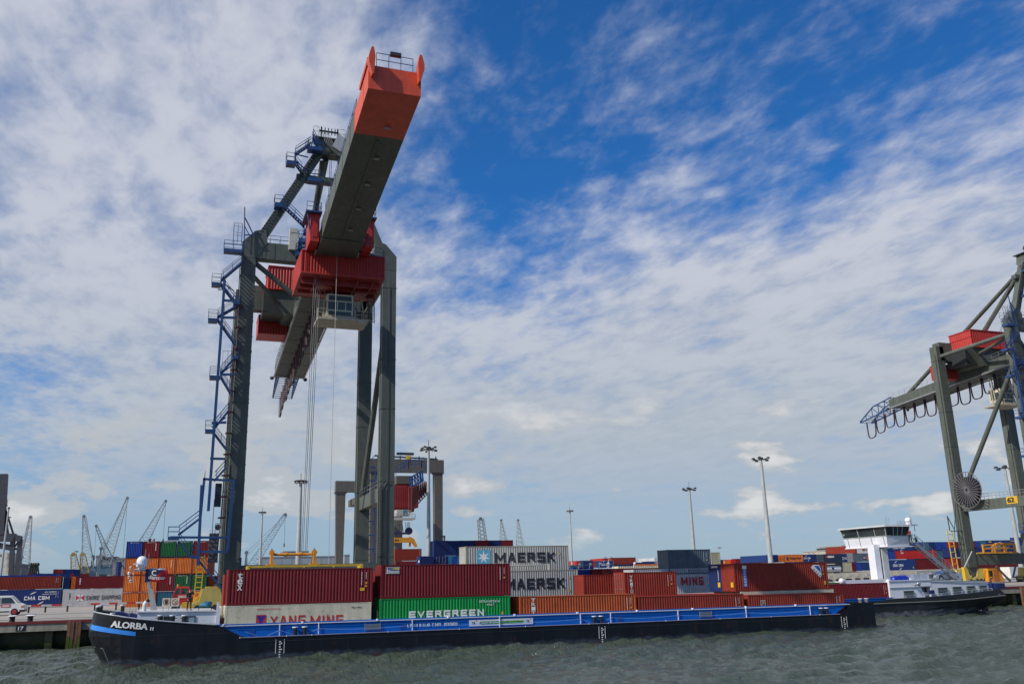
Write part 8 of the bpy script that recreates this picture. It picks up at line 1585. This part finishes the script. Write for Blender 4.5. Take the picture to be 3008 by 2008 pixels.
mb = MB(); mb.box(-2, W_, -0.5, 0.5, 0, h); mb.prism([(W_, h+0.2), (W_+0.9, h*0.7), (W_+1.7, -0.9), (W_+1.3, -1.0), (W_+0.6, 0), (W_, 0)], 'y', -0.6, 0.6); mb.box(W_-0.1, W_+0.3, -0.3, 0.3, -0.9, 0); mb.build('spreader_beam', AMBER, sp); mb = MB(); mb.box(-2, W_+0.2, -0.4, 0.4, h+0.7, h+1.1); mb.tube([(W_-0.2, -0.5, h+1.4), (W_-0.2, 0.5, h+1.4)], 0.8, 8); mb.bar((W_*0.35, 0, h+1.0), (W_*0.4, 0, h+3), 0.12); mb.bar((W_*0.62, 0, h+1.0), (W_*0.55, 0, h+3), 0.12); mb.build('headblock', mat('headblock_navy', (0.01, 0.02, 0.06), 0.5), sp)
lettering('84', (0.3, -0.52, h*0.25), (0.9, 0, 0), (0, 0, h*0.45), KTXT, sp)

# ------------------------------------------------------------------ far buildings
def building(px0, px1, pyt, Y, depth, colour, label, name='warehouse', wins=None, roofc=None, pyb=None):
    A = aty(px0, pyt, Y); B2 = aty(px1, pyt, Y); W_ = B2.x-A.x; H_ = A.z-ZG; t = thing(name, label, 'building', (A.x, Y, ZG)); m_ = mat('wall_'+name, colour, 0.8, var=0.06)
    mb = MB(); mb.box(0, W_, 0, depth, 0, H_); n = max(3, int(W_/6)); [mb.box(W_*k/n, W_*k/n+0.25, -0.12, 0, 0, H_) for k in range(n+1)]; wl = mb.build('wall', m_, t)
    mb = MB(); mb.box(-0.3, W_+0.3, -0.3, depth+0.3, H_, H_+0.5); mb.build('roof', mat('roof_'+name, roofc or tuple(c*0.8 for c in colour), 0.7), t)
    for (a, b, c, d) in (wins or []): mb = MB(); mb.box(W_*a, W_*b, -0.2, -0.13, H_*c, H_*d); mb.build('window', mat('far_window', (0.05, 0.055, 0.06), 0.4), t)
    return t
building(768, 1026, 1637, 620, 40, (0.27, 0.31, 0.34), 'long pale grey warehouse seen behind the yellow spreader', wins=[(0.08, 0.14, 0.3, 0.75), (0.3, 0.34, 0.3, 0.7), (0.62, 0.66, 0.2, 0.6)])
building(833, 906, 1620, 640, 20, (0.28, 0.32, 0.35), 'raised grey block on top of the long pale warehouse', 'plant_room'); building(1012, 1026, 1630, 615, 12, (0.27, 0.31, 0.34), 'small grey block at the right end of the long pale warehouse', 'plant_room')
building(1050, 1094, 1652, 630, 20, (0.35, 0.37, 0.38), 'low pale warehouse between the legs of the near crane')
building(298, 344, 1645, 520, 25, (0.24, 0.25, 0.26), 'grey warehouse with dark ribbed roof behind the jibs', roofc=(0.09, 0.1, 0.11)); building(283, 299, 1633, 520, 25, (0.28, 0.29, 0.30), 'small grey tower block left of the grey warehouse', 'tower_block'); 
A = aty(283, 1637, 519); building(283, 343, 1637, 525, 20, (0.12, 0.13, 0.14), 'dark flat roofed hall behind the grey warehouse', 'hall'); building(343, 372, 1640, 515, 25, (0.30, 0.31, 0.31), 'pale grey hall touching the left side of the orange stack', 'hall')
A = aty(1304, 1590, 500); B2 = aty(1304, 1572, 500); t = thing('chimney', 'short grey chimney above the blue stack', 'chimney', (A.x, 500, ZG)); mb = MB(); mb.tube([(0, 0, 0), (0, 0, B2.z-ZG)], 0.8, 12); mb.build('flue', LATD, t); mb = MB(); mb.tube([(0, 0, B2.z-ZG-1), (0, 0, B2.z-ZG)], 0.9, 12); mb.build('rim', DARKST, t)
wr = [(0.05, 0.2, 0.30+0.155*k, 0.34+0.155*k) for k in range(4)]+[(0.28, 0.75, 0.29+0.155*k, 0.36+0.155*k) for k in range(4)]+[(0.8, 0.95, 0.30+0.155*k, 0.34+0.155*k) for k in range(4)]
building(2473, 2511, 1603.5, 420, 20, (0.42, 0.38, 0.33), 'cream tower block with rows of windows left of the white lettered container', 'apartment_block', wr)
building(2424, 2458, 1617.5, 430, 20, (0.42, 0.38, 0.33), 'cream block with flat roof and a dark rooftop housing', 'apartment_block', [(0.1, 0.3, 0.8, 0.86), (0.35, 0.9, 0.78, 0.88)]); building(2433, 2454, 1611, 428, 10, (0.06, 0.07, 0.09), 'dark rooftop housing above the cream block', 'rooftop_plant'); building(2459, 2471, 1617, 425, 10, (0.2, 0.08, 0.07), 'brown and grey annex right of the cream block', 'annex')
A = aty(31, 1662, 262); B2 = aty(62, 1660, 262); building(31, 62, 1661, 255, 12, (0.13, 0.14, 0.15), 'dark grey shed beside the dirty white stack', 'shed')
# low scrub and sheds closing the far horizon on the left and right
